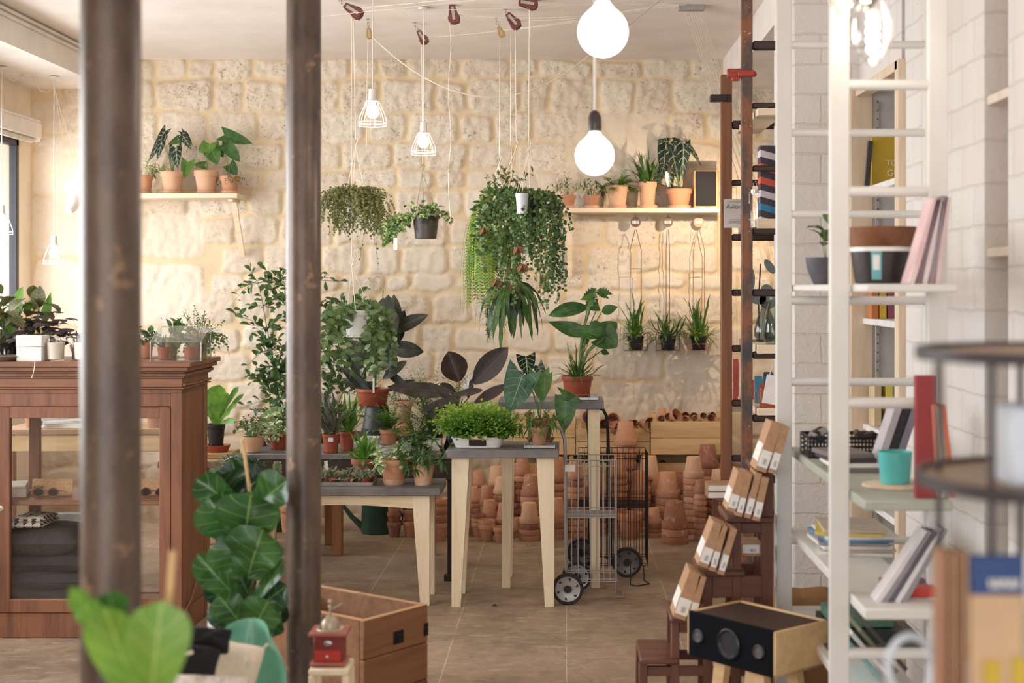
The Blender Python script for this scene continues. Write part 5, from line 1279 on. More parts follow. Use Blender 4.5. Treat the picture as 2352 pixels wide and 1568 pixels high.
upturned(926, 8.2, Zf(968, 8.2), 48, 'upturned clay pot under the pale chalky pot', tc, RB)
plant('potted_plant', 'pale chalky terracotta pot with limp green stems beside the rubber plant', 926, 0, 8.2, 46, 48, 'tc', f_bush(16, .10, .045, .014, 'lance', (20, 80), 1.0, 4), mats=LM['varieg'], z=Zf(968, 8.2)+.0015)
# dark philodendron
PHI = [(1055, 875, 1030, 806, 62, 0, dict(prof='oval', fold=.5)), (1088, 880, 1168, 797, 56, -.05, dict(fold=.3)), (1090, 925, 1168, 882, 26, -.1), (1040, 900, 890, 888, 38, -.05, dict(wave=.15, bend=-.05)), (1040, 915, 965, 945, 20, -.15, dict(wave=.1)), (1050, 905, 1110, 895, 18, -.2, dict(wave=.1)), (1045, 900, 1010, 880, 20, 0), (1040, 920, 1000, 890, 16, -.1), (1062, 900, 1020, 932, 20, -.15)]
PHI += [(1010, 985, 978, 928, 16, -.1), (1075, 915, 1085, 868, 14, .05)]
upturned(1050, 7.75, Zf(985, 7.75), 60, 'black upturned bucket under the burgundy philodendron', blackplastic, NZ)
hero_plant('philodendron', 'burgundy black philodendron with long arching leaves behind the tray', 1050, 0, 7.75, 60, 32, 'blackp', PHI, 'oval', [LM['burgundy']], z=Zf(985, 7.75)+.001, n=9, sr=.004)
g = G(); leaf(g, (0, 0, 0), (.3, 0, 1), .13, .035, 'lance', up=(0, -1, .3), wave=.15, n=9)
put(g, 'foil_sleeve', plain('silver_foil', rgb(196, 194, 190), .35, .4), 'crumpled silver foil standing in the philodendron pot', 'foil', P(1062, 915, 7.66))

# ------------------------------------------------------------------ tray of maidenhair ferns on the tall table
tz = TZ+.0006
t = thing('enamel_tray', 'white enamel tray with wooden handles full of maidenhair ferns', 'tray', (Xf(1097, 6.95), 7.02, tz)); tw_ = 124*6.9/F; td_ = .17
g = G(); hh = .050
def oval_ring(w_, d_, z, n=40, p=5): return [Vector((math.copysign(abs(math.cos(a))**(2/p), math.cos(a))*w_/2, math.copysign(abs(math.sin(a))**(2/p), math.sin(a))*d_/2, z)) for a in [2*math.pi*k/n for k in range(n)]]
rings = [oval_ring(tw_*.84, td_*.8, 0), oval_ring(tw_*.86, td_*.84, .002), oval_ring(tw_*.99, td_*.99, hh), oval_ring(tw_*1.02, td_*1.02, hh), oval_ring(tw_*1.015, td_*1.01, hh+.003), oval_ring(tw_*.97, td_*.96, hh-.001), oval_ring(tw_*.83, td_*.78, .005)]
n = 40; vs = [v for q in rings for v in q]; fs = [(i*n+k, i*n+(k+1) % n, (i+1)*n+(k+1) % n, (i+1)*n+k) for i in range(len(rings)-1) for k in range(n)]+[tuple(range(n))[::-1], tuple(6*n+k for k in range(n))]
g.add(vs, fs, 0, True); g.build('tray_body', whitep, t)
for sy in (-1, 1):
    g = G(); g.lathe([(.0, -.047), (.011, -.047), (.0115, -.03), (.010, -.015), (.0115, 0), (.010, .015), (.0115, .03), (.011, .047), (0, .047)], 16, (0, sy*td_*.53, hh+.004), axis='x'); g.build('wooden_handle', pine, t)
    g = G(); g.box((0, sy*td_*.475-sy*.004, .028), (.085, .014, .030), bev=.006); g.build('handle_slot_shade', plain('slot_shadow', rgb(60, 40, 34), .9), t)  # dark block, coloured as the shade inside the handle slot
i = 0
for rowk in range(2):
    for k in range(3):
        i += 1
        plant('maidenhair_fern', 'lime green maidenhair fern, %s of the %s row in the white enamel tray' % (('left', 'middle', 'right')[k], ('front', 'rear')[rowk]), 1058+k*40, 0, 6.985+rowk*.075, 32, 27, 'redp', f_maiden(64, .15 if rowk else .115, .013, (32, 86)), mats=[LM['lime'] if rowk else LM['bright']], z=tz+.006, group='maidenhair ferns in the enamel tray')
# right of the tray table: glass block tray with a small aralia
def glass_tray(px0, px1, py, Y, lab, z, d=.10):
    x0, x1 = Xf(px0, Y), Xf(px1, Y); w_ = x1-x0; t = thing('glass_tray', lab, 'tray', ((x0+x1)/2, Y+d/2, z+.0006))
    g = G(); h = .016
    g.box((0, 0, .002), (w_, d, .004), bev=.001)
    for sy in (-1, 1): g.box((0, sy*(d/2-.003), h/2), (w_, .006, h), bev=.001)
    for sx in (-1, 1): g.box((sx*(w_/2-.003), 0, h/2), (.006, d-.012, h), bev=.001)
    g.build('tray_body', plain('smoky_tray', rgb(170, 166, 160), .2, .5), t)
    g = G()
    for sy in (-1, 1): g.tube([(-w_*.28, sy*(d/2+.002), .003), (-w_*.28, sy*(d/2+.002), .030), (w_*.28, sy*(d/2+.002), .030), (w_*.28, sy*(d/2+.002), .003)], .0013, 6)
    g.build('wire_handle', greym, t)
glass_tray(1203, 1275, 0, 6.93, 'shiny little tray under the small aralia on the tray table', TZ)
plant('aralia', 'small palmate aralia in a moss stained pot on the tray table', 1238, 0, 6.985, 40, 44, 'tc', f_palm(16, .12, .06, 8, el=(20, 80), w_=.010), mats=LM['fern'], z=TZ+.0052)
g = G(); r_ = 33*7.15/F; g.lathe([(0, 0), (.75*r_, 0), (r_, .03), (.93*r_, .03), (.7*r_, .008), (0, .008)], 32); put(g, 'saucer', tc_dark, 'dark clay saucer behind the small aralia', 'saucer', (Xf(1241, 7.15), 7.15, TZ+.0006))
HL = [(1200, 862, 1170, 945, 78, -.08), (1240, 862, 1246, 925, 46, .0, dict(mi=1)), (1252, 866, 1250, 915, 34, -.05, dict(mi=1)), (1208, 818, 1212, 862, 44, .05, dict(mi=2, lobe=.2)), (1190, 850, 1175, 870, 34, .1, dict(mi=2)), (1236, 840, 1252, 872, 26, .1, dict(mi=2)), (1304, 912, 1330, 925, 20, -.1, dict(mi=3)), (1290, 905, 1340, 924, 24, -.12, dict(mi=3)), (1300, 925, 1296, 990, 52, -.15, dict(mi=3)), (1215, 880, 1205, 905, 20, -.1)]
hero_plant('heart_leaf_philodendron', 'large heart leaved philodendron in a grey clay pot on the tray table', 1241, 0, 7.15, 58, 52, 'dark', HL, 'heart', [LM['heart'], LM['heart_green'], LM['aloca'], LM['monst']], z=TZ+.0095, lobe=.3, n=9)

# ------------------------------------------------------------------ monstera on the back table
bz2 = BZ+.0006
glass_tray(1275, 1374, 0, 7.38, 'shiny tray with wire handles under the split leaf plant', BZ, .22)
MO = [(1350, 706, 1260, 725, 34, -.02, dict(prof='oval', fold=.5, bend=.12)), (1352, 765, 1258, 738, 36, 0, dict(bend=-.1)), (1395, 768, 1303, 760, 34, -.1, dict(prof='oval', bend=.05)), (1352, 762, 1388, 750, 40, -.12, dict(prof='oval', bend=.1)),
      (1385, 770, 1418, 797, 64, -.05, dict(prof='heart', lobe=.25)), (1385, 765, 1418, 740, 48, 0, dict(prof='heart')), (1382, 716, 1420, 704, 24, 0), (1364, 680, 1332, 688, 14, -.1, dict(mi=1)), (1368, 668, 1345, 716, 26, -.1, dict(mi=1, cut=.5)), (1372, 665, 1408, 676, 22, 0, dict(cut=.6, n=12)), (1370, 670, 1400, 686, 16, 0, dict(cut=.5, n=12)), (1368, 662, 1335, 688, 22, .05, dict(cut=.5, n=12)),
      (1375, 700, 1340, 705, 30, 0, dict(prof='heart')), (1350, 790, 1335, 770, 20, 0), (1380, 806, 1400, 812, 14)]
def mo_extra(g, gs, r, h, R):
    f_grass(46, .21, .012, (15, 88), .8, 'lance', mi=2, twist=.2)(g, gs, r, h, R)
hero_plant('split_leaf_plant', 'split leaf monstera in a red plastic pot on the tallest table', 1326, 0, 7.5, 72, 50, 'redp', MO, 'lance', [LM['monst'], LM['heart_green'], LM['mid']], z=BZ+.0052, n=10, extra=mo_extra, sr=.004)
upx = Xf(1348, 7.63)
plant('potted_plant', 'small terracotta pot peeking out behind the red plastic pot', 1344, 0, 7.635 if False else 7.60, 34, 46, 'tc', f_bush(8, .14, .05, .02, 'lance', (30, 80), .7, 3), mats=LM['mid'], z=BZ+.0052) if False else None

# ------------------------------------------------------------------ hanging plants
rope_g = 'white ropes hanging from the ceiling pulleys'
def hang_plant(name, lab, px, pyt, Y, w_, hpx, kind, fol, mats, hook, cord=ropem, cat='hanging plant', hookc=None):
    """pot with its rim at photo row pyt, three cords up to hook (px,py)"""
    r = w_/2*Y/F; h = hpx*Y/F; loc = P(px, pyt, Y)-Vector((0, 0, h)); t = thing(name, lab, cat, loc)
    pot_geo(kind, r, h).build('pot', PMAT[kind], t)
    g = G(); g.lathe([(0, h*.87), (r*.9, h*.86), (r*.86, h*.83), (0, h*.83)], 20); g.build('soil', soil, t)
    hk = P(hook[0], hook[1], Y)-loc; g = G()
    for k in range(3):
        a = 2*math.pi*k/3+.5; g.tube([(math.cos(a)*r*.97, math.sin(a)*r*.97, h*.96), hk], .0019, 5)
    g.tube([hk, hk+Vector((.006, 0, .02)), hk+Vector((.012, 0, .035)), hk+Vector((.006, 0, .048)), hk+Vector((-.004, 0, .045))], .0028, 6); g.build('hanger', hookc or whitep if False else cord, t)
    g = G(); gs = G(); R = random.Random(sum(map(ord, lab))); fol(g, gs, r, h*.9, R); g.build('foliage', mats, t)
    if gs.v: gs.build('stems', stemm, t)
    return t
# string of hearts ball
def f_ball(g, gs, r, h, R):
    f_bush(60, .07, .015, .014, 'round', (5, 85), 1.2, 7)(g, gs, r, h, R); trail(g, gs, (0, 0, h+.012), 300, .30, .015, .015, 'round', step=.012, R=R, rad=r*1.0, out=.10, amt=.14, lenv=(.12, 1.0)); trail(g, gs, (.02, 0, h), 10, .46, .012, .012, 'round', step=.028, R=R, rad=r*.9, out=.13, amt=.14)
hang_plant('string_of_hearts', 'ball of trailing string of hearts hanging left of the dark bucket', 814, 442, 7.62, 52, 46, 'white', f_ball, [LM['string']], (817, 336))
def f_poth(g, gs, r, h, R):
    f_bush(30, .10, .052, .036, 'oval', (15, 80), .8, 3)(g, gs, r, h, R)
    for k in range(9):
        d = Vector((-1, R.uniform(-.6, .4), R.uniform(.1, .7))); pts = arc((-.06, 0, h), d, R.uniform(.15, .27), 9, 2.2, R, .15); gs.tube(pts, .0014, 4)
        for i in range(2, 9): leaf(g, pts[i], rdir(R, -60, 10)+Vector((-.3, -.3, -.3)), R.uniform(.045, .065), .042, 'heart', up=(0, -1, .3), n=5, m=2, lobe=.2)
hang_plant('potted_pothos', 'variegated pothos hanging in a dark bucket under the right cage lamp', 978, 496, 8.25, 64, 52, 'bucket', f_poth, [LM['pothos']], (970, 396), cord=plain('grey_cord', rgb(130, 120, 112), .6))
g = G(); g.box((0, 0, 0), (.022, .0012, .07), bev=0); put(g, 'plant_tag', paper, 'white tag dangling under the pothos in the dark bucket', 'plant label', P(908, 560, 8.1))
# cluster: lime fern left
def f_lime(g, gs, r, h, R):
    for k in range(120):
        a = R.uniform(0, 2*math.pi); d = Vector((math.cos(a), math.sin(a), R.uniform(.0, .4))); pts = arc((math.cos(a)*r*.7, math.sin(a)*r*.7, h), d, R.uniform(.3, .66), 16, 9, R, .05); gs.tube(pts, .0008, 3)
        for i in range(2, 16):
            for sg in (-1, 1):
                y = (pts[i]-pts[i-1]).normalized(); sd = y.cross(Vector((math.cos(a), math.sin(a), 0))); sd = sd.normalized() if sd.length > .1 else y.orthogonal(); leaf(g, pts[i], sd*sg+y*.5, .026, .009, 'lance', n=2, m=1, up=(math.cos(a), math.sin(a), .2)); leaf(g, pts[i].lerp(pts[i-1], .5), sd*sg+y*.5, .024, .008, 'lance', n=2, m=1, up=(math.cos(a), math.sin(a), .2))
hang_plant('lime_fern', 'lime green feathery fern, leftmost of the hanging cluster', 1132, 470, 8.1, 50, 44, 'blackp', f_lime, [LM['lime']], (1147, 375))
def f_turt(g, gs, r, h, R):
    trail(g, gs, (0, 0, h), 64, .66, .021, .018, 'round', step=.011, R=R, rad=r*1.1, out=.10, amt=.10, lenv=(.2, 1.0), hang=.7)
hang_plant('trailing_succulent', 'thick green trailing ropes of small fleshy leaves, right of the cluster', 1218, 445, 7.45, 66, 54, 'blackp', f_turt, [LM['turtle']], (1215, 345))
def f_lip(g, gs, r, h, R):
    trail(g, gs, (0, 0, h), 60, .55, .042, .020, 'oval', step=.022, R=R, rad=r, out=.10, amt=.09, lenv=(.3, 1.0), nm=3); f_bush(16, .16, .045, .022, 'oval', (40, 88), .8, 4)(g, gs, r, h, R)
hang_plant('lipstick_plant', 'trailing plant with pale olive leaves in the middle of the cluster', 1168, 440, 7.86, 56, 50, 'blackp', f_lip, [LM['olive'], LM['mid'], LM['turtle']], (1185, 340))
g = G(); t = thing('small_white_pot', 'little white plastic pot tucked in the front of the hanging cluster', 'flower pot', P(1199, 491, 7.30)); pot_geo('white', 15*7.3/F, 47*7.3/F).build('pot', plain('white_plastic', rgb(226, 228, 232), .4), t)
g = G()
for s_ in (-1, 0, 1): g.tube([(s_*.03, 0, 47*7.3/F), (P(1215, 345, 7.3)-P(1199, 491, 7.3))], .0013, 5)
g.build('hanger', ropem, t)
def f_epi(g, gs, r, h, R):
    for k in range(64):
        a = R.uniform(0, 2*math.pi); d = Vector((math.cos(a), math.sin(a), R.uniform(-.1, 1.2))); pts = arc((0, 0, h), d, R.uniform(.12, .40), 9, R.uniform(2.5, 6), R, .16); ribbon(g, pts, R.uniform(.018, .034), R.choice((0, 0, 1)), 'strap', .08, R, .1, face=(math.cos(a), math.sin(a)-.5, .2))
t = hang_plant('strap_cactus', 'hanging plant with flat notched strap leaves under the cluster', 1175, 655, 7.9, 54, 46, 'redp', f_epi, [LM['mid'], LM['dark']], (1180, 520), cord=ropem)
def f_sparse(g, gs, r, h, R): trail(g, gs, (0, 0, h), 12, .34, .016, .007, 'lance', step=.012, R=R, rad=r, out=.05, amt=.08)
hang_plant('trailing_fern', 'thin pale fern strands dangling below the strap leaved plant', 1150, 668, 8.12, 36, 34, 'tc', f_sparse, [LM['fern']], (1147, 560))
g = G(); g.box((0, 0, 0), (.05, .0015, .078), bev=0); put(g, 'paper_tag', kraft, 'brown paper tag hanging at the right of the strap leaved plant', 'plant label', P(1250, 646, 7.8))
for i, (px, py, Y) in enumerate(((1112, 522, 7.75), (1200, 606, 7.15), (1140, 640, 7.6), (1190, 565, 7.15))):
    g = G()
    for k in range(5): leaf(g, (0, 0, 0), (math.sin(k*1.3)*.5, -.2, -1+.3*(k % 2)), .05, .028, 'oval', up=(math.cos(k), -1, 0), fold=.5)
    tag(g.build('dried_flower', LM['dry'], None, P(px, py, Y)), 'withered brown flower on the hanging cluster, ' + ('at its left edge', 'low in its middle', 'just above the strap leaves', 'in front of the fleshy ropes')[i], 'flower')
# hoya basket
def f_hoya(g, gs, r, h, R):
    trail(g, gs, (0, 0, h), 62, .46, .056, .030, 'oval', step=.030, R=R, rad=r*1.3, out=.10, amt=.10, lenv=(.2, 1.0)); f_bush(14, .07, .05, .028, 'oval', (20, 88), .9, 4)(g, gs, r, h, R)
hang_plant('hoya', 'large trailing hoya in a white pot, lowest of the left hanging plants', 822, 712, 7.60, 66, 62, 'white', f_hoya, [LM['hoya']], (808, 612))
# pots in the wire hangers on the right wall
def wire_hanger(px, lab, lab2, mat, side, num, fol, k):
    Y = 9.44; t = thing('wire_plant_hanger', lab, 'plant hanger', P(px, 805, Y), 0)
    q = lambda x, y, dy=0: P(x, y, Y+dy)-P(px, 805, Y)
    g = G(); w_ = 27; dd = .055
    for yy in (805, 790, 765):
        g.tube([q(px-w_, yy, -dd), q(px+w_, yy, -dd), q(px+w_, yy, dd), q(px-w_, yy, dd)], .0022, 6, closed=True)
    for sx in (-1, 1):
        for sy in (-1, 1): g.tube([q(px+sx*w_, 805, sy*dd), q(px+sx*w_, 765, sy*dd)], .0022, 6)
    g.tube([q(px-w_, 805), q(px+w_, 805)], .0022, 6); g.tube([q(px, 805, -dd), q(px, 805, dd)], .0022, 6)
    sp_ = 13 if side else 4
    for s_ in (-1, 1): g.tube([q(px+s_*sp_, 805, dd), q(px+s_*sp_, 575, dd), q(px+s_*1.5, 527, dd)], .0024, 6)
    if side: g.tube([q(px-sp_, 617, dd), q(px+sp_, 617, dd)], .002, 6)
    g.build('wire_frame', mat, t)
    g = G(); g.lathe([(0, -.003), (.034, -.003), (.034, .003), (0, .003)], 28, q(px, 510, dd-.006), axis='y'); g.tube([q(px, 500, dd), q(px, 491, dd), q(px+1, 488.6, dd)], .002, 6); g.build('round_tag', plain('bronze_disc', rgb(112, 92, 78), .5, .3) if k < 2 else plain('copper_disc', rgb(196, 136, 98), .5, .3), t)
    g = G(); g.box(q(px, 510, dd-.011), (.044, .002, .018), bev=0); g.build('number_plate', paper, t)
    if num: text(num, .017, ink, t, q(px, 510, dd-.0125), (math.pi/2, 0, 0), name='number')
    plant('hanging_grass', lab2, px, 0, Y, 38, 32, 'blackp', fol, mats=[LM['mid'], LM['bright']], z=Zf(805, Y)+.003, cat='potted plant')
ff = lambda g, gs, r, h, R: (f_grass(60, .22, .014, (15, 85), .9, 'lance', mi=1, twist=.45)(g, gs, r, h, R), f_grass(14, .30, .018, (65, 89), .3, 'strap', mi=0, twist=.15, wave=.1)(g, gs, r, h, R))
f2 = f_grass(80, .24, .014, (15, 82), 1.1, 'lance', twist=.4)
wire_hanger(1460, 'leftmost wire plant hanger with a dark disc numbered 1420', 'grassy plant in a black pot in the leftmost wire hanger', rust, 1, '1420', ff, 0)
wire_hanger(1534, 'middle wire plant hanger with a dark disc numbered 393', 'grassy plant in a black pot in the middle wire hanger', rust, 0, '393', f2, 1)
wire_hanger(1605, 'rightmost wire plant hanger with a copper coloured disc', 'grassy plant in a black pot in the rightmost wire hanger', plain('copper_wire', rgb(170, 112, 82), .5, .5), 1, '', ff, 2)
# ------------------------------------------------------------------ pulleys and ropes on the ceiling
pul_m = plain('pulley_brown', rgb(118, 62, 48), .45)
def ceil_y(py, z=ZC): return (z-CH)*F/(VY-py)
def pulley(px, py, Y, lab, size=1.0, mat=None, lean=.35, wheels=2):
    """ceiling hook, chain link, cheek plates and grooved wheels; (px,py) = wheel centre"""
    c = P(px, py, Y); t = thing('pulley', lab, 'pulley', c, 0, 'pulleys hung from the ceiling'); mat = mat or pul_m; s_ = size
    top = Vector((-lean*.09*s_*1.6, 0, min(.13*s_, ZC-c.z-.012)))
    Rm = Matrix.Rotation(math.atan2(top.x, top.z), 3, 'Y')
    for k in range(wheels):
        g = G(); y = (k-(wheels-1)/2)*.016*s_
        g.lathe([(0, -.007*s_), (.026*s_, -.007*s_), (.027*s_, -.005*s_), (.021*s_, 0), (.027*s_, .005*s_), (.026*s_, .007*s_), (0, .007*s_)], 24, (0, y, 0), axis='y'); g.build('wheel', mat, t)
    for k in (-1, 1):
        g = G(); y = k*(wheels*.008+.003)*s_; pts = [Rm @ Vector((x*s_, y, z*s_)) for (x, z) in ((-.020, -.022), (.020, -.022), (.024, 0), (.012, .06), (-.012, .06), (-.024, 0))]
        g.prism(pts, (0, .003*k, 0)); g.build('cheek', mat, t)
        if k < 0: g = G(); g.prism([Rm @ Vector((x*s_, y-.0035, z*s_)) for (x, z) in ((-.006, -.010), (.006, -.010), (.007, .05), (-.007, .05))], (0, -.001, 0)); g.build('steel_strap', chrome, t)
    g = G(); p0 = Rm @ Vector((0, 0, .05*s_)); ctop = Vector((top.x, 0, ZC-c.z-.004)); n = 3
    pts = [p0.lerp(ctop, k/n) for k in range(n+1)]
    for k in range(n):
        a, b = pts[k], pts[k+1]; m_ = (a+b)/2; L_ = (b-a).length*.62; ring = [m_+Vector((math.cos(q)*.006*(1 if k % 2 else .2), math.cos(q)*.006*(.2 if k % 2 else 1), math.sin(q)*L_)) for q in [2*math.pi*j/14 for j in range(14)]]
        g.tube(ring, .0016, 5, closed=True)
    g.lathe([(0, 0), (.012, 0), (.012, .004), (0, .004)], 12, ctop); g.build('hook', chrome, t)
    return c
pc = {}
pc['a'] = pulley(820, 30, 7.62, 'leftmost brown double pulley on the ceiling', 1.25, lean=.5)
pc['b'] = pulley(849, 82, 8.14, 'small brass pulley below and right of the leftmost one', .75, brass, .1, 1)
pc['c'] = pulley(974, 92, 8.25, 'brown pulley behind the right cage lamp cord', 1.0, lean=.4)
pc['d'] = pulley(1043, 42, 7.75, 'brown pulley holding the long loose rope with a loop', 1.2, lean=.05)
pc['e'] = pulley(1152, 78, 8.1, 'small brass pulley left of the double brown one', .75, brass, .3, 1)
pc['f'] = pulley(1184, 55, 7.86, 'brown double pulley above the hanging plant cluster', 1.15, lean=.35, wheels=3)
pc['g'] = pulley(1222, 10, 7.62, 'brown pulley cut by the top edge of the photo', 1.2, lean=.3)
def rope(pts, lab, r=.0029, n=8, name='rope', group=rope_g, mat=None):
    pts = [Vector((p[0], p[1], min(p[2], ZC-.004))) for p in pts]; g = G(); g.tube(pts, r, n); put(g, name, mat or ropem, lab, 'rope', (0, 0, 0), 0, group)
rope([P(812, 40, 7.62), P(817, 300, 7.62), P(817, 320, 7.62)], 'white rope from the leftmost pulley down to the string of hearts')
rope([P(808, 40, 7.60), P(807, 300, 7.60), P(808, 596, 7.60)], 'long white rope from the leftmost pulley down to the hoya')
rope([P(845, 90, 8.14), P(843, 200, 8.14), P(842, 335, 8.14)], 'short loose rope hanging below the small brass pulley at left', .0016)
rope([P(969, 104, 8.25), P(970, 250, 8.25), P(971, 378, 8.25)], 'white rope holding the pothos in the dark bucket')
pts = [P(1033+(3*math.sin(i*.9)), 50+i*30, 7.75) for i in range(16)]+[P(1033, 505, 7.75), P(1029, 515, 7.75), P(1033, 522, 7.75), P(1037, 515, 7.75), P(1033, 503, 7.75)]
rope(pts, 'loose wavy white rope ending in a small loop', .0022)
rope([P(1149, 86, 8.1), P(1148, 250, 8.1), P(1147, 360, 8.1)], 'white rope holding the lime green fern'); rope([P(1147, 375, 8.13), P(1147, 545, 8.13)], 'lower rope inside the lime green fern down to the pale strands')
rope([P(1174, 68, 7.86), P(1173, 300, 7.86), P(1180, 506, 7.9)], 'white rope passing down to the strap leaved plant'); rope([P(1184, 68, 7.86), P(1186, 325, 7.86)], 'white rope holding the lipstick plant')
rope([P(1216, 22, 7.45), P(1215, 330, 7.45)], 'white rope holding the trailing succulent')
def sag(p0, p1, s_, n=20): return [p0.lerp(p1, k/n)-Vector((0, 0, s_*4*(k/n)*(1-k/n))) for k in range(n+1)]
rope(sag(P(849, 78, 8.14), P(1352, 128, 8.5), .30, 30), 'white rope sagging in a wide curve across the stone wall', .0042)
for i, (a, b, s_, lab) in enumerate((((822, 18, 7.62), (1330, -40, 6.4), .01, 'from the leftmost pulley'), ((820, 24, 7.60), (1560, -6, 7.7), .02, 'second from the leftmost pulley'), ((975, 86, 8.25), (1570, -2, 7.75), .03, 'from the pulley behind the cage lamp'), ((1045, 34, 7.75), (1572, 0, 7.7), .05, 'from the loose rope pulley'), ((1186, 48, 7.86), (1574, -2, 7.72), .03, 'from the double brown pulley'), ((1152, 70, 8.1), (1578, 0, 7.72), .02, 'from the small brass pulley at right'), ((735, 38, 7.3), (1330, -25, 7.0), .0, 'thin one crossing beside the column'), ((1224, 2, 7.6), (1576, -3, 7.7), .03, 'from the topmost pulley'))):
    rope(sag(P(*a), P(*b), s_), 'white rope strung along the ceiling, '+lab, .0016, 6, group='ropes strung along the ceiling')
rope([P(1440, 62, 7.0), P(1530, -10, 6.6)], 'thin dark cord slanting up right of the upper globe', .0012, 5, mat=plain('grey_cord', rgb(130, 120, 112), .6))
# the bundle of ropes running down to the ladders
cleat = P(1588, -3, 7.75)
for k in range(7):
    a = P(1568+k*6, -4, 7.75); b = P(1636+k*6.0, 215, 8.6); c_ = P(1700+k*13, 425, 9.0); d_ = P(1752+k*13, 600, 9.3)
    rope([a, a.lerp(b, .5), b, c_, d_], 'slanting rope in the bundle running down behind the ladders, strand %s' % ('leftmost', 'second from the left', 'third from the left', 'middle', 'third from the right', 'second from the right', 'rightmost')[k], .0026, 6, group='rope bundle behind the ladders')
g = G(); g.box((0, 0, 0), (.14, .04, .03)); put(g, 'rope_cleat', greym, 'brown cleat on the ceiling where the rope bundle starts', 'cleat', (cleat.x, 7.75, ZC-.016))

# ------------------------------------------------------------------ lamps
bulb_e = emis('bulb_glow', (1, .86, .70, 1), 6)
globe_e = emis('globe_glow', (1, .93, .84, 1), 3.2)
cord_w = plain('white_cord', rgb(240, 232, 224), .6)
def cage_lamp(px, pyt, Y, zc, lab, power=7):
    """wire cage pendant: socket top at photo row pyt"""
    c = P(px, pyt, Y); t = thing('cage_pendant_lamp', lab, 'pendant lamp', c, 0, 'white wire cage pendant lamps')
    g = G(); g.tube([(0, 0, 0), (0, 0, zc-c.z)], .0028, 6); g.lathe([(0, 0), (.03, 0), (.028, .012), (0, .016)], 16, (0, 0, zc-c.z-.016)); g.build('cord', cord_w, t)
    g = G(); g.lathe([(.004, 0), (.019, -.004), (.020, -.052), (.024, -.056), (.024, -.062), (0, -.062)], 20); g.build('socket', cord_w, t)
    g = G(); g.lathe([(0, -.062), (.013, -.062), (.016, -.078), (.027, -.098), (.030, -.115), (.024, -.133), (.012, -.142), (0, -.144)], 24); g.build('bulb', bulb_e, t)
    g = G(); R0, R1 = .026, .066
    for k in range(8):
        a = 2*math.pi*k/8; q = lambda r, z: (math.cos(a)*r, math.sin(a)*r, z)
        g.tube([q(R0, -.058), q(R0+.006, -.062), q(R1*.94, -.135), q(R1, -.150), q(R1, -.178)], .0019, 6)
    for z, r in ((-.060, R0), (-.162, R1), (-.178, R1)): g.tube([(math.cos(2*math.pi*k/32)*r, math.sin(2*math.pi*k/32)*r, z) for k in range(32)], .0019, 6, closed=True)
    g.build('wire_cage', plain('cage_white', rgb(250, 246, 240), .5), t)
    point('lamp_light', c+Vector((0, 0, -.34)), power, WARM, .03)
cage_lamp(856, 203, 6.8, ZC, 'left cage pendant lamp hanging in the middle of the room')
cage_lamp(973, 280, 7.8, ZC, 'lower right cage pendant lamp above the dark bucket')
cage_lamp(124, 541, 9.0, ZS, 'cage pendant lamp in front of the left corner of the stone wall', 3.5)
cage_lamp(4, 470, 8.6, ZS, 'cage pendant lamp cut by the left edge of the photo', 3.5)
def globe_lamp(px, py, Y, rpx, lab, up):
    r = rpx*Y/F; c = P(px, py, Y); t = thing('globe_pendant_lamp', lab, 'pendant lamp', c, 0, 'white globe pendant lamps')
    g = G(); prof = [(0, -r)]+[(r*math.sin(a), -r*math.cos(a)) for a in [math.pi*k/20 for k in range(1, 16)]]+[(r*.42, r*.98), (r*.30, r*1.12), (r*.26, r*1.25), (0, r*1.25)]
    g.lathe(prof, 36); g.build('bulb', globe_e, t)
    g = G(); z = r*1.22; g.lathe([(0, z), (.020, z), (.022, z+.01), (.021, z+.045), (.014, z+.062), (.005, z+.068), (0, z+.068)], 20); g.build('socket', plain('dark_socket', rgb(66, 56, 52), .4), t)
    g = G(); g.tube([(0, 0, z+.06), (0, 0, ZC-c.z)], .0045, 8); g.build('cord', cord_w, t)
    point('lamp_light', c+Vector((0, -.0, -r-.02)), 4, (1, .88, .74), .06)
globe_lamp(1385, 73, 3.58, 57, 'upper and larger glowing globe lamp at the top of the photo', 0)
globe_lamp(1366, 357, 4.54, 45, 'lower glowing globe lamp hanging in front of the stone wall', 0)
def filament(px, pyb, Y, lab):
    c = P(px, pyb, Y); t = thing('filament_lamp', lab, 'pendant lamp', c, 0, 'clear filament lamps at the upper right')
    g = G(); g.lathe([(0, 0), (.012, .004), (.034, .03), (.046, .065), (.046, .10), (.030, .15), (.018, .175), (.014, .176), (.026, .15), (.043, .10), (.043, .065), (.03, .03), (.01, .007), (0, .004)], 28); g.build('bulb', glass('clear_glass'), t)
    g = G()
    for k in range(6):
        a = 2*math.pi*k/6; pts = []
        for j in range(24):
            q = j*1.2; z = .03+.09*j/23; rr = .011*(1-.3*abs(j/23-.5)); pts.append((math.cos(a)*rr+math.cos(q)*.0035, math.sin(a)*rr+math.sin(q)*.0035, z))
        g.tube(pts, .0032, 5)
    g.build('filament', emis('filament_glow', (1, .84, .62, 1), 7), t)
    g = G(); g.lathe([(0, .17), (.022, .17), (.022, .215), (.006, .225), (0, .225)], 20); g.build('socket', plain('dark_socket', rgb(66, 56, 52), .4), t)
    g = G(); g.tube([(0, 0, .22), (0, 0, ZS-c.z if c.x > SX1 else ZC-c.z)], .004, 8); g.build('cord', cord_w, t)
    point('lamp_light', c+Vector((0, 0, -.03)), .8, WARM, .04)
filament(2005, 152, 3.3, 'lower clear filament bulb at the upper right in front of the white ladder')
filament(1942, 42, 3.35, 'upper left clear filament bulb above the white ladder')
filament(1988, 30, 3.9, 'third clear filament bulb, behind the two nearer ones')
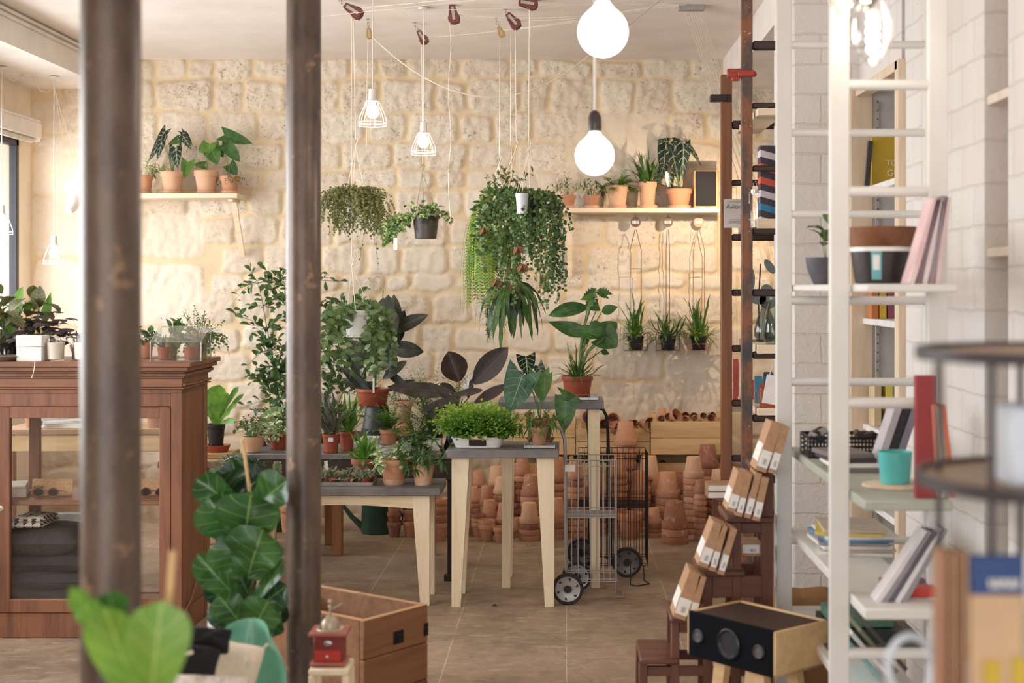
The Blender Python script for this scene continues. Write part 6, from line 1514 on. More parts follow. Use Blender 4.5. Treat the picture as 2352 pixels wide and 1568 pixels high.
# clip spotlights with a real housing
def spot_lamp(px, py, Y, lab, aim, power, arm, sz=1.0):
    c = P(px, py, Y); t = thing('spot_lamp', lab, 'lamp', c); d = (Vector(aim)-c).normalized(); q = d.to_track_quat('-Z', 'Y').to_matrix()
    g = G(); g.lathe([(.046*sz, -.05), (.043*sz, -.05), (.03*sz, .03), (.018, .07), (0, .075), (0, .08), (.022, .075), (.036*sz, .03), (.047*sz, -.05)], 24, R=q); g.build('shade', whitep, t)
    g = G(); g.ball((0, 0, -.012), .026*sz, 16, 10, R=None); g.v = [tuple(q @ Vector(v)) for v in g.v]; g.build('bulb', bulb_e, t)
    g = G(); g.tube([q @ Vector((0, 0, .07)), Vector(arm)*.5, Vector(arm)], .005, 8); g.build('arm', whitep, t)
    point('spot_light', c+d*.06, power, (1, .78, .56), .010, spot=math.radians(150), rot=d.to_track_quat('-Z', 'Y').to_euler(), blend=.7)
spot_lamp(168, 470, 9.35, 'small white clip spotlight glowing on the wall beside the thick column', (Xf(215, 9.6), 9.6, Zf(400, 9.6)), 3.2, (-.02, .22, .04))
spot_lamp(1668, 438, 8.75, 'white clip spotlight on the brown ladder lighting the wire hangers', (Xf(1560, 9.6), 9.6, Zf(620, 9.6)), 30, (.05, -.25, .02), .6)
# cord swags under the left soffit
rope([P(0, 135, 8.7), P(12, 172, 8.7), P(30, 187, 8.8), P(48, 176, 8.9), P(62, 160, 9.0), P(75, 180, 9.05), P(92, 208, 9.1), P(110, 212, 9.2), P(122, 200, 9.25)], 'cord swagged in loops under the left ceiling soffit', .0025, name='cord', group='lamp cords at the left wall')
rope([P(125, 200, 9.25), P(132, 250, 9.3), P(145, 320, 9.33), P(168, 365, 9.35), P(186, 395, 9.4)], 'slack cord running from the left soffit to the clip spotlight', .0018, name='cord', group='lamp cords at the left wall')
rope([P(122, 190, 9.2), P(140, 260, 9.25), P(160, 320, 9.3), P(187, 412, 9.4)], 'second slack cord beside the first one at the left wall', .0018, name='cord', group='lamp cords at the left wall')

# ------------------------------------------------------------------ shopping trolleys
def trolley(px0, px1, pyt, pyb, Y, dpt, mat, hub, lab, wheel_px, wl, shelves, handle, rz=0.0, foot=None, nb=9, wr=.0765):
    x0, x1 = Xf(px0, Y), Xf(px1, Y); w_ = x1-x0; cx = (x0+x1)/2; t = thing('shopping_trolley', lab, 'trolley', (cx, Y+dpt/2, 0), rz)
    zt, zb2 = Zf(pyt, Y), Zf(pyb, Y); a, b = w_/2, dpt/2; r = .0018
    def rect(z, ins=0): return [(-a+ins, -b+ins, z), (0, -b-.008, z), (a-ins, -b+ins, z), (a-ins, b-ins, z), (-a+ins, b-ins, z)]
    g = G()
    for z in (zt, zt-.03, zb2, (zt+zb2)/2+.02*0 if False else zb2+.012): g.tube(rect(z), r*1.2, 6, closed=True)
    k = 0
    for i in range(nb):
        f = i/(nb-1); x = -a+w_*f
        g.tube([(x, -b, zb2), (x, -b, zt)], r, 5); g.tube([(x, b, zb2), (x, b, zt)], r, 5)
    for i in range(1, 5):
        y = -b+dpt*i/5; g.tube([(-a, y, zb2), (-a, y, zt)], r, 5); g.tube([(a, y, zb2), (a, y, zt)], r, 5)
    g.build('wire_basket', mat, t)
    for pz in shelves:
        z = Zf(pz, Y); g = G()
        g.tube(rect(z), r*1.2, 6, closed=True); g.tube(rect(z+.014), r, 5, closed=True)
        for i in range(13): y = -b+dpt*i/12; g.tube([(-a, y, z), (a, y, z)], r*.8, 5)
        g.build('wire_shelf', mat, t)
    g = G()
    for hpts in handle: g.tube([Vector(p)-Vector((cx, Y+dpt/2, 0)) for p in hpts], .0095, 10)
    g.build('handle_tube', mat, t)
    for (wx, wy) in wl:
        wt = G(); wt.lathe([(wr*.80, -.014), (wr*.95, -.015), (wr, -.009), (wr, .009), (wr*.95, .015), (wr*.80, .014), (wr*.80, -.014)], 40, axis='y'); wd = wt.build('wheel', plain('tyre_rubber', rgb(30, 28, 28), .6), t, (wx-cx, wy-Y-dpt/2, wr))
        g = G(); g.lathe([(.0, -.012), (wr*.28, -.013), (wr*.30, -.006), (wr*.32, -.005), (wr*.76, -.009), (wr*.82, -.012), (wr*.82, .010), (0, .010)], 40, axis='y')
        h_ = g.build('hub', hub, wd); g = G()
        for q in range(6):
            aq = 2*math.pi*q/6+.3; u = Vector((math.cos(aq), 0, math.sin(aq))); v = Vector((-math.sin(aq), 0, math.cos(aq)))
            g.prism([u*wr*.50-v*wr*.02+Vector((0, -.0098, 0)), u*wr*.70-v*wr*.06+Vector((0, -.0098, 0)), u*wr*.70+v*wr*.14+Vector((0, -.0098, 0))], (0, -.001, 0))
        g.lathe([(0, -.016), (wr*.24, -.0155), (wr*.26, -.012), (0, -.012)], 20, axis='y'); g.build('hub_cap', plain('tyre_rubber', rgb(30, 28, 28), .6), wd)
    if foot:
        g = G(); g.tube([Vector(p)-Vector((cx, Y+dpt/2, 0)) for p in foot], .0032, 6); g.build('foot', mat, t)
    if len(wl) > 1:
        g = G(); (ax, ay), (bx_, by_) = wl[0], wl[1]; g.tube([Vector((ax-cx, ay-Y-dpt/2, wr)), Vector((bx_-cx, by_-Y-dpt/2, wr))], .005, 8); g.build('axle', mat, t)
    return t
Yg = 7.0
trolley(1299, 1416, 1056, 1335, Yg, .22, greym, plain('silver_hub', rgb(176, 172, 168), .35, .3), 'grey wire shopping trolley in front, with one big wheel facing us', 0, [(Xf(1304, 6.96), 6.96), (Xf(1325, 7.26), 7.26)], (1188,),
        [[P(1301, 1310, 7.12), P(1300, 1180, 7.12), P(1299, 1060, 7.12), P(1297, 1010, 7.12), P(1289, 985, 7.12), P(1262, 968, 7.2)]], 0.0,
        [P(1414, 1335, 7.1), (Xf(1414, 7.1), 7.1, .006), (Xf(1432, 7.1), 7.1, .006), (Xf(1430, 7.22), 7.22, .006), (Xf(1414, 7.22), 7.22, .006), P(1412, 1325, 7.22)])
Yb = 7.72
trolley(1330, 1488, 1040, 1298, Yb, .26, blackm, plain('grey_hub', rgb(112, 108, 106), .35, .3), 'black wire shopping trolley behind, with a black tube handle', 0, [(Xf(1440, 7.62), 7.62), (Xf(1335, 7.9), 7.9)], (1165,),
        [[P(1354, 1300, 7.95), P(1353, 1000, 7.95), P(1350, 975, 7.95), P(1347, 955, 7.95), P(1350, 942, 7.95), P(1362, 934, 7.95), P(1385, 940, 7.95), P(1393, 955, 7.95), P(1396, 990, 7.95), P(1400, 1120, 7.95), P(1403, 1300, 7.95)]], 0.0,
        [P(1448, 1298, 7.5), (Xf(1448, 7.4), 7.4, .006), (Xf(1462, 7.36), 7.36, .006), (Xf(1492, 7.42), 7.42, .006), (Xf(1480, 7.5), 7.5, .006), P(1478, 1298, 7.6)], nb=13, wr=.080)
g = G(); g.box((0, 0, 0), (.048, .001, .034), bev=0); put(g, 'price_tag', paper, 'white price tag at the top of the grey trolley', 'label', P(1309, 1075, 6.985))
g = G(); leaf(g, (0, 0, 0), (1, .3, 0), .03, .02, 'oval', up=(0, 0, 1), fold=.3); leaf(g, (0.01, 0, 0.002), (.3, 1, .2), .02, .012, 'oval', up=(0, 0, 1), fold=.3)
put(g, 'fallen_leaf', LM['dark'], 'small dark green leaf fallen on the floor before the tray table', 'leaf', (Xf(1130, 6.92), 6.92, .002))

# ------------------------------------------------------------------ wooden chest, coffee grinder, stool
chw = wood('chest_wood', rgb(140, 96, 62), rgb(92, 58, 38), 'x', .6, .6)
Nn = Vector((-.695, 4.892, 0)); u1 = Vector((.6, .8, 0)); u2 = Vector((-.8, .6, 0)); chL, chD, chH = .325, .62, .40
t = thing('wooden_chest', 'large open wooden chest on the floor behind the brown column', 'chest', Nn+u1*chL/2+u2*chD/2, math.atan2(.8, .6))
th = .022
for k in range(3):
    hz = chH/3; g = G(); g.box((0, -chD/2+th/2, hz*(k+.5)), (chL, th, hz-.002), bev=.003); g.build('front_board', chw, t)
for sx in (-1, 1): g = G(); g.box((sx*(chL/2-th/2), 0, chH/2), (th, chD-2*th, chH), bev=.002); g.build('end_board', chw, t)
g = G(); g.box((0, chD/2-th/2, chH/2), (chL, th, chH), bev=.002); g.build('back_board', chw, t)
g = G(); g.box((0, 0, .012), (chL-.05, chD-.05, .02)); g.build('bottom_board', chw, t)
g = G()
g.box((0, -chD/2+th/2, chH+.002), (chL, th, .004)); g.box((chL/2-th/2, 0, chH+.002), (th, chD-th*2, .004)); g.box((-chL/2+th/2, 0, chH+.002), (th, chD-th*2, .004)); g.box((0, chD/2-th/2, chH+.002), (chL, th, .004))
g.build('rim_strip', wood('chest_rim', rgb(186, 140, 98), rgb(150, 104, 68), 'x', .6), t)
for x in (chL/2-.155, chL/2-.012):
    g = G(); g.box((x, -chD/2-.002, chH-.085), (.050 if x < chL/2-.05 else .022, .004, .045), bev=.001); g.box((x, -chD/2-.004, chH-.085), (.025 if x < chL/2-.05 else .012, .005, .020), bev=.001); g.build('iron_plate', blackm, t)
g = G(); g.lathe([(0, 0), (.010, 0), (.006, .008), (.006, .014), (.016, .022), (.016, .026), (0, .03)], 16, (-.06, chD/2-.09, chH-.055)); 
Y0 = 4.0
t = thing('stool', 'small pale wooden stool under the red coffee grinder', 'stool', (Xf(757, Y0), Y0+.04, 0)); zs_ = Zf(1532, Y0); w_ = .112
g = G(); g.box((0, 0, zs_-.010), (w_, .12, .020), bev=.006); g.build('seat', pine, t)
for sx in (-1, 1):
    for sy in (-1, 1): g = G(); g.box((sx*(w_/2-.009), sy*.05, (zs_-.02)/2), (.018, .018, zs_-.02), bev=.002); g.build('leg', pine, t)
t = thing('coffee_grinder', 'small red box coffee grinder with a domed metal top', 'coffee grinder', (Xf(753, Y0), Y0+.04, zs_+.0008)); redp_ = plain('red_enamel', rgb(134, 40, 32), .4, c2=rgb(120, 34, 28)); pinkp = plain('faded_red_wood', rgb(172, 96, 84), .55)
k_ = Y0/F
g = G(); g.box((0, 0, .008), (82*k_, .095, .010), bev=.003)
for sx in (-1, 1):
    for sy in (-1, 1): g.box((sx*.038, sy*.036, .0015), (.012, .012, .003), bev=0)
g.build('base_plate', pinkp, t)
g = G(); g.box((0, 0, .0505), (66*k_, .078, .075), bev=.002); g.build('body', redp_, t)
g = G(); g.box((0, -.0395, .030), (58*k_, .003, .030), bev=.001); g.box((0, -.041, .030), (36*k_, .002, .020), bev=.006); d = g.build('drawer', plain('bright_red', rgb(190, 50, 34), .4), t); g = G(); g.ball((0, -.046, .030), .005, 12, 8); g.build('knob', chrome, d)
g = G(); g.ball((0, -.0395, .066), .012, 20, 6, sc=(1, .12, .62)); g.build('badge', plain('bright_metal', rgb(200, 198, 194), .25, .9), t)
g = G(); g.box((0, 0, .092), (88*k_, .10, .011), bev=.004); g.build('top_plate', pinkp, t)
g = G(); g.lathe([(.040, .098), (.038, .101), (.028, .102), (.027, .116), (.020, .130), (.008, .137), (.004, .138), (.004, .15), (0, .15)], 28); g.build('dome', plain('worn_metal', rgb(186, 168, 146), .4, .5), t)
g = G(); g.tube([(0, 0, .150), (-.0, -.0, .152), (.004, .0, .156)], .004, 8); g.tube([(0, 0, .15), (.030, .02, .165)], .003, 8); g.ball((0.0, 0, .160), .006, 12, 8); g.tube([(.0, 0, .16), (0, 0, .172)], .003, 6); g.ball((0, 0, .175), .0065, 12, 8)
g.build('crank', plain('worn_metal', rgb(186, 168, 146), .4, .5), t)
g = G(); g.prism([(-.026, -.018, .100), (-.004, -.024, .100), (-.006, -.012, .130), (-.020, -.010, .136)], (0, .006, 0)); g.build('hopper_flap', blackm, t)

# ------------------------------------------------------------------ fiddle leaf fig
Yf = 4.32; fg = thing('fiddle_leaf_fig', 'fiddle leaf fig with big glossy leaves in a pale glazed pot', 'potted plant', (Xf(548, Yf), Yf, 0))
o0 = Vector((Xf(548, Yf), Yf, 0)); r_ = .092
zt_ = Zf(1400, Yf); glz = plain('grey_glaze', rgb(206, 206, 206), .25)
g = G(); g.lathe([(0, 0), (r_*.86, 0), (r_*.96, .02), (r_, zt_*.5), (r_*.98, zt_-.065), (r_*.93, zt_-.058), (r_*.93, zt_-.05), (r_*1.0, zt_-.044), (r_*1.0, zt_-.028), (r_*.95, zt_-.022), (r_, zt_), (r_*.94, zt_), (r_*.88, .03), (0, .03)], 40)
for sx in (-1, 1): g.ball((sx*.05, -r_*.82, zt_-.085), .012, 12, 8)
g.build('pot', glz, fg)
g = G(); g.lathe([(0, zt_-.02), (r_*.91, zt_-.022), (r_*.9, zt_-.03), (0, zt_-.03)], 24); g.build('soil', soil, fg)
g = G(); g.tube([P(606, 1420, Yf+.01)-o0, P(583, 1200, Yf+.01)-o0, P(557, 1008, Yf+.01)-o0], .0055, 8); g.build('bamboo_cane', bamboo, fg)
g = G(); g.tube([(.01, .02, zt_-.03), P(592, 1300, Yf+.03)-o0, P(570, 1130, Yf+.03)-o0], .006, 8, r1=.004); g.build('stem', stemb, fg)
L_ = [ # base, tip, width px, dY, opts
 (542, 1140, 500, 1090, 92, .10, dict(mi=1)), (548, 1138, 612, 1090, 96, .12, dict(mi=1)), (575, 1160, 530, 1055, 90, .14, dict(mi=1)),
 (548, 1168, 450, 1098, 62, .02, dict(fold=.5, wave=.1)), (585, 1170, 662, 1102, 80, .0, dict(fold=.35, wave=.05)),
 (556, 1245, 475, 1140, 92, -.06, dict(fold=.35, bend=.1)), (560, 1248, 578, 1128, 118, -.09, dict(fold=.45, bend=.05)), (530, 1215, 462, 1180, 40, 0, dict(mi=1, fold=.6)), (555, 1240, 505, 1245, 50, .05, dict(mi=1)),
 (572, 1318, 515, 1230, 96, -.08, dict(fold=.3)), (570, 1325, 606, 1210, 108, -.10, dict(fold=.35)), (560, 1300, 520, 1225, 60, .05, dict(mi=1)),
 (560, 1385, 452, 1270, 58, -.04, dict(fold=.6, wave=.12, bend=.1)), (575, 1385, 652, 1285, 34, -.05, dict(fold=.5, wave=.1, bend=-.08)), (550, 1395, 482, 1325, 62, .04, dict(mi=1, wave=.08)), (575, 1375, 545, 1310, 52, .06, dict(mi=1)),
 (585, 1400, 660, 1345, 72, .02, dict(mi=1, wave=.06)), (560, 1440, 500, 1365, 62, -.08, dict(fold=.3)), (582, 1445, 618, 1378, 78, -.10, dict(fold=.3)), (575, 1445, 480, 1392, 54, -.06, dict(mi=1, fold=.2, wave=.08)), (590, 1455, 648, 1405, 66, -.04, dict(fold=.2)), (568, 1450, 540, 1380, 60, -.05), (600, 1440, 660, 1380, 56, .06, dict(mi=1))]
g = G(); gs = G(); R = random.Random(4)
for q in L_:
    kk = dict(fold=.38, wave=.09, bend=.06); kk.update(q[6] if len(q) > 6 else {}); pleaf(g, q[0:2], q[2:4], q[4]*1.22*Yf/F, Yf+q[5], Yf+q[5]-.03, off=o0, prof='fiddle', facing=(R.uniform(-.25, .25), -1, .35), n=12, m=3, wk=2, **kk)
    p0 = P(q[0], q[1], Yf+q[5])-o0; st_ = Vector(((570-560+ (q[1]-1130)*.08)*Yf/F, .03, p0.z-.01)); gs.tube([st_, p0], .003, 6)
g.build('foliage', [LM['fiddle'], LM['fiddle_dark']], fg); gs.build('leaf_stalks', stemm, fg)
# blurred young fiddle leaf in the foreground
Yn = 2.15; o0 = Vector((Xf(330, Yn), Yn, .62)); fn_ = thing('young_fiddle_leaf', 'blurred bright green young leaves in the near left foreground', 'potted plant', o0)
g = G(); r0 = .085; g.lathe([(0, 0), (r0*.75, 0), (r0, .13), (r0*1.02, .15), (r0*.94, .15), (r0*.7, .02), (0, .02)], 32); g.build('pot', tc, fn_)
g = G(); g.lathe([(0, .135), (r0*.93, .134), (r0*.9, .126), (0, .126)], 20); g.build('soil', soil, fn_)
g = G()
pleaf(g, (340, 1640), (372, 1378), 150*Yn/F, Yn, Yn, off=o0, prof='fiddle', facing=(.3, -1, .25), n=12, m=3, fold=.15, bend=.05); pleaf(g, (330, 1640), (238, 1390), 140*Yn/F, Yn+.04, Yn+.02, off=o0, prof='fiddle', facing=(-.3, -1, .25), n=12, m=3, fold=.25)
pleaf(g, (240, 1450), (160, 1345), 70*Yn/F, Yn+.05, Yn+.03, off=o0, prof='oval', facing=(-.3, -1, .25), n=10, m=3, wave=.1); pleaf(g, (270, 1450), (250, 1358), 80*Yn/F, Yn+.09, Yn+.08, off=o0, prof='fiddle', facing=(.1, -1, .25), n=10, m=3, mi=1)
g.build('foliage', [LM['fiddle_young'], LM['fiddle']], fn_)
g = G(); g.tube([(0, 0, .13), P(345, 1640, Yn)-o0], .006, 8); g.build('stem', stemm, fn_)
g = G(); g.tube([(.03, .02, .13), P(385, 1440, Yn+.06)-o0, P(397, 1265, Yn+.06)-o0], .0058, 8); g.build('bamboo_cane', bamboo, fn_)
t = thing('plant_stand', 'low wooden plant stand under the near foreground leaves', 'stand', (o0.x, o0.y, 0))
g = G(); g.lathe([(0, .60), (.12, .60), (.12, .619), (0, .619)], 32); g.build('seat', pine, t)
for k in range(3): a = 2*math.pi*k/3; g = G(); g.tube([(math.cos(a)*.07, math.sin(a)*.07, .60), (math.cos(a)*.13, math.sin(a)*.13, 0)], .012, 8); g.build('leg', pine, t)

# ------------------------------------------------------------------ mint chair with cushions
Yc = 3.75; t = thing('shell_chair', 'mint green rounded shell chair piled with cushions', 'chair', (Xf(545, Yc), Yc-.1, 0)); mint = plain('mint_plastic', rgb(126, 184, 158), .22)
zt_ = Zf(1447, Yc)
g = G(); cols, rows_ = 24, 16; vs = []; ww = Xf(655, Yc)-Xf(437, Yc); th_ = .010
for lay in (0, 1):
    for i in range(rows_+1):
        v = i/rows_; z = .42+(zt_-.42)*v
        for j in range(cols+1):
            u = 2*j/cols-1; hwid = ww/2*max(.3, 1-max(0, (v-.35)/.65)**3.2)**.42
            zz = z-(abs(u)**5)*.03*v
            y = .17+.06*v-.13*u*u+lay*th_
            vs.append((u*hwid+.01, y, zz))
n1 = (rows_+1)*(cols+1); fs = []
for lay in (0, 1):
    for i in range(rows_):
        for j in range(cols):
            q = (lay*n1+i*(cols+1)+j, lay*n1+i*(cols+1)+j+1, lay*n1+(i+1)*(cols+1)+j+1, lay*n1+(i+1)*(cols+1)+j); fs.append(q if lay == 0 else q[::-1])
edge = [i*(cols+1) for i in range(rows_+1)]+[rows_*(cols+1)+j for j in range(1, cols+1)]+[i*(cols+1)+cols for i in range(rows_-1, -1, -1)]
for a, b in zip(edge[:-1], edge[1:]): fs.append((a, b, b+n1, a+n1))
g.add(vs, fs, 0, True); g.build('backrest', mint, t)
g = G(); g.box((.01, -.02, .425), (ww*.9, .40, .012), bev=.006); g.build('seat', mint, t)
for sx in (-1, 1):
    for sy in (-1, 1): g = G(); g.tube([(sx*.10, sy*.12-.02, .42), (sx*.15, sy*.18-.02, 0)], .011, 10); g.build('leg', pine, t)
def standing_cushion(nm, lab, px, py, Y, wpx, hpx, thick, mat, tilt, roll, seed=1, tassel=False, zoff=None):
    k = Y/F; c = P(px, py, Y); R = Matrix.Rotation(roll, 4, 'Y') @ Matrix.Rotation(math.pi/2-tilt, 4, 'X')
    t = thing(nm, lab, 'cushion', c); g = G(); cushion(g, (0, 0, 0), wpx*k, hpx*k, thick, n=18, seed=seed); transf(g, R); g.build('cover', mat, t)
    if tassel:
        g = G()
        for (sx, sy) in ((1, 1),):
            for q in range(6):
                p = R @ Vector((sx*wpx*k*.44, sy*hpx*k*.44, 0)); g.tube([p, p+R @ Vector((sx*.012+random.Random(q+int(sx*5+sy*3)).uniform(-.006, .006), sy*.02, (q-2.5)*.003))], .0016, 5)
        g.build('tassel', mat, t)
    return t, R
cotton = plain('cream_cotton', rgb(238, 226, 206), .9, c2=rgb(230, 216, 194), scale=70, bump=.2); blackc = plain('black_cotton', rgb(26, 25, 28), .95, bump=.3)
tt, Rq = standing_cushion('cushion', 'cream linen cushion with corner tassels leaning on the mint chair', 524, 1552, 3.62, 135, 160, .09, cotton, .30, .22, 2, True)
g = G(); g.lathe([(.004, 0), (.011, 0), (.012, .002), (.011, .004), (.004, .004), (.004, 0)], 20, Vector((.062, -.052, .045)), axis='y'); g.tube([(.05, -.045, .06), (.06, -.05, .048)], .002, 5); g.build('button_loop', cotton, tt)
standing_cushion('black_cushion', 'upper black cushion behind the cream one on the mint chair', 470, 1470, 3.50, 120, 58, .07, blackc, .5, .05, 5)
t3, Rq = standing_cushion('black_cushion', 'lower black cushion with white stripes on the mint chair', 446, 1522, 3.4, 110, 80, .08, blackc, .5, .15, 7)
g = G(); k = 3.5/F
g.box(P(418, 1505, 3.30)-P(446, 1522, 3.4), (50*k, .004, 8*k), R=Matrix.Rotation(-.32, 3, 'Y'), bev=.001); g.box(P(405, 1522, 3.30)-P(446, 1522, 3.4), (10*k, .004, 22*k), bev=.001); g.build('stripes', cotton, t3)
standing_cushion('patterned_cushion', 'pale cushion with faint grey pattern at the bottom of the chair pile', 470, 1605, 3.36, 190, 110, .10, plain('grey_patterned_cloth', rgb(226, 214, 202), .9, c2=rgb(170, 160, 152), scale=26, lo=.3, hi=.45), .5, .04, 4)

# ------------------------------------------------------------------ brown ladders
lw1 = wood('ladder_wood', rgb(138, 88, 58), rgb(96, 58, 38), 'z', .7, .5); lwd = plain('dark_rung', rgb(64, 46, 40), .5, c2=rgb(46, 34, 32), scale=20)
pm = NT('worn_painted_wood'); o = pm.obj((1, 1, .5)); f = pm.noise(o, 12, 5, .7); c = pm.ramp(f, [(.42, rgb(140, 88, 58)), (.55, rgb(92, 74, 66)), (.66, rgb(60, 62, 70))]); c = pm.mix(pm.math('GREATER_THAN', pm.noise(pm.obj(), 46, 3), .68), c, rgb(196, 190, 186)); pm.base(c, .55)
def ladder(name, lab, Y, pxl, pxr, py_top, z0, rungs, rmat, rungmat, ws, cat='ladder', thick=.045, tilt=0):
    xl, xr = Xf(pxl, Y), Xf(pxr, Y); t = thing(name, lab, cat, ((xl+xr)/2, Y, z0)); zt = Zf(py_top, Y); w_ = xr-xl
    for sx in (-1, 1): g = G(); g.box((sx*w_/2, 0, (zt-z0)/2), (ws, thick, zt-z0), bev=.003); g.build('rail', rmat, t)
    for r_ in rungs:
        py, h_ = r_[0], r_[1]; z = Zf(py, Y)-z0; g = G()
        if len(r_) > 2: g.tube([(-w_/2, 0, z), (-w_/2+.03, 0, z), (w_/2-.03, 0, z), (w_/2, 0, z)], [h_*.7, h_, h_, h_*.7], 14)
        else: g.box((0, 0, z), (w_-ws, thick*.8, h_), bev=.008)
        g.build('rung', r_[3] if len(r_) > 3 else rungmat, t)
    return t
YA, YB = 7.2, 6.6
ladder('wooden_ladder', 'brown wooden ladder standing at the back beside the stone wall', YA, 1668, 1800, 172, 0, [(287, .042), (420, .030), (545, .034), (672, .034), (800, .034), (925, .034), (1052, .034), (1180, .034)], lw1, lwd, 25*YA/F)
t = ladder('wooden_ladder', 'paint worn brown ladder reaching the ceiling, in front of the other one', YB, 1715, 1800, VY-(ZC-CH-.01)*F/YB, 0, [(105, .042), (243, .026), (387, .028), (530, .036), (672, .034), (815, .034), (960, .034), (1100, .034)], pm.m, lwd, 25*YB/F)
t = thing('clamp', 'red clamp fixing the two brown ladders together', 'clamp', P(1712, 170, YB)); redc = plain('red_steel', rgb(168, 58, 44), .4)
g = G(); g.box((.0, -.0, 0), (.075, .07, .030), bev=.004); g.build('collar', redc, t); g = G(); g.box((-.055, 0, .004), (.06, .03, .04), bev=.004); g.box((-.045, 0, -.022), (.035, .03, .02), bev=.003); g.ball((.04, 0, 0), .014, 12, 8); g.build('jaw', redc, t)
t = thing('rail_bracket', 'small dark bracket clamped on the top of the back ladder', 'bracket', P(1655, 226, YA)); g = G(); g.box((-.01, 0, 0), (.085, .06, .034), bev=.003); g.box((.03, 0, -.002), (.05, .05, .04), bev=.003); g.build('body', plain('dark_iron', rgb(52, 40, 36), .5, .3), t)
# shelf boards across the ladders
def ladder_board(pyt, pyb, lab, pxl=1738, Y0=6.55, Y1=7.3, tw=(1740, 1800)):
    z1, z0 = Zf(pyt, Y0), Zf(pyb, Y0); t = thing('shelf_board', lab, 'shelf', ((Xf(tw[0], Y0)+Xf(tw[1], Y0))/2, (Y0+Y1)/2, z0)); w_ = Xf(tw[1], Y0)-Xf(tw[0], Y0)
    g = G(); g.box((0, 0, (z1-z0)/2), (w_, Y1-Y0, z1-z0), bev=.002); g.build('plank', board, t); return z1
b1 = ladder_board(248, 264, 'topmost pale plank laid across the brown ladders', Y0=6.5)
b2 = ladder_board(502, 524, 'second pale plank from the top across the brown ladders')
b3 = ladder_board(792, 812, 'third pale plank across the ladders, holding the glass vases')
b4 = ladder_board(938, 954, 'lowest pale plank across the ladders, with tea tins and pouches')
b3b = ladder_board(786, 800, 'pale plank end poking out between the ladders, behind the vases', tw=(1686, 1760), Y0=7.24, Y1=7.6) if False else None
# things on the planks
sm = NT('striped_box'); tcx = sm.n('ShaderNodeTexCoord'); spx = sm.n('ShaderNodeSeparateXYZ'); sm.l(tcx.outputs['Object'], spx.inputs[0])
k1 = sm.math('ADD', sm.math('MULTIPLY', spx.outputs[2], 32.0), sm.math('MULTIPLY', spx.outputs[0], 9.0)); fr_ = sm.math('FRACT', sm.math('MULTIPLY', k1, .5)); nn = sm.n('ShaderNodeTexWhiteNoise', noise_dimensions='1D'); sm.l(sm.math('FLOOR', sm.math('MULTIPLY', k1, .5)), nn.inputs['W'])
cA = sm.ramp(nn.outputs['Value'], [(.0, rgb(226, 220, 226)), (.45, rgb(50, 140, 190)), (.70, rgb(224, 96, 70))]); sm.t.nodes[-1]
for nd in sm.t.nodes:
    if nd.type == 'VALTORGB': nd.color_ramp.interpolation = 'CONSTANT'
c = sm.mix(sm.math('LESS_THAN', fr_, .5), cA, rgb(70, 58, 72)); sm.base(c, .5)
t = thing('striped_box', 'tall carton with blue, white, black and orange stripes on the second plank', 'box', (Xf(1772, 6.7), 6.72, b2+.0006)); hb = (502-332)*6.7/F
g = G(); a_ = .055; pts = [(-a_, -.05, 0), (.05, -.05, 0), (.05, .06, 0), (-a_, .06, 0)]; g.prism(pts, (0, 0, hb)); g.build('carton', sm.m, t)
t = thing('hanging_card', 'grey card reading Avion hung between the ladders', 'card', P(1692, 490, 6.9)); g = G(); g.box((0, 0, 0), (58*6.9/F, .004, 66*6.9/F), bev=.001); g.build('card', plain('grey_card', rgb(206, 200, 194), .7), t)
text('Avion', .032, plain('grey_ink', rgb(110, 104, 104), .7), t, (-.052, -.0028, .032), (math.pi/2, 0, 0), align='LEFT')
g = G(); g.box((-.0, -.0026, .056), (.092, .0008, .0015), bev=0)
for k in range(3): g.box((-.01, -.0026, -.030-.008*k), (.06, .0008, .002), bev=0)
g.build('printed_lines', plain('grey_ink', rgb(110, 104, 104), .7), t)
g = G(); g.tube([P(1692, 457, 6.9)-P(1692, 490, 6.9), P(1692, 430, 6.95)-P(1692, 490, 6.9)], .001, 5); g.build('hanging_wire', greym, t)
t = thing('bottle', 'slim clear glass bottle with a wire clasp hanging between the ladders', 'bottle', P(1733, 527, 6.56)); k = 6.56/F
g = G(); g.lathe([(0, 0), (10*k, 0), (11*k, 3*k), (11*k, 62*k), (7*k, 72*k), (6*k, 78*k), (9*k, 80*k), (9*k, 92*k), (5*k, 94*k), (5*k, 72*k), (9*k, 60*k), (9*k, 4*k), (0, 3*k)], 24); g.build('body', glass('clear_glass'), t)
g = G(); g.tube([(-12*k, 0, 60*k), (-12*k, 0, 84*k), (0, 0, 96*k), (12*k, 0, 84*k), (12*k, 0, 60*k)], .0015, 6); g.tube([(0, 0, 96*k), (-3*k, 0, 106*k), (3*k, 0, 112*k), (5*k, 0, 100*k), (0, 0, 96*k)], .0015, 6); g.lathe([(0, 84*k), (9.5*k, 84*k), (9.5*k, 91*k), (0, 91*k)], 16); g.build('wire_clasp', chrome, t)
# vases
for (px, r_, h_, lab, tint, Y) in ((1758, 27, 92, 'small smoky glass vase, left of the tall one', (.70, .72, .72, 1), 6.95), (1775, 24, 120, 'tall green tinted glass vase on the third plank', (.86, .93, .88, 1), 6.62)):
    k = Y/F; t = thing('glass_vase', lab, 'vase', (Xf(px, Y), Y, b3+.0006)); q = r_*k; h = h_*k
    g = G(); g.lathe([(0, 0), (q*.7, 0), (q*.98, h*.14), (q, h*.28), (q*.72, h*.58), (q*.36, h*.82), (q*.30, h*.94), (q*.42, h), (q*.38, h), (q*.26, h*.94), (q*.32, h*.82), (q*.68, h*.58), (q*.95, h*.28), (q*.92, h*.15), (q*.6, .004), (0, .004)], 32); g.build('body', glass('vase_glass_%d' % r_, tint), t)
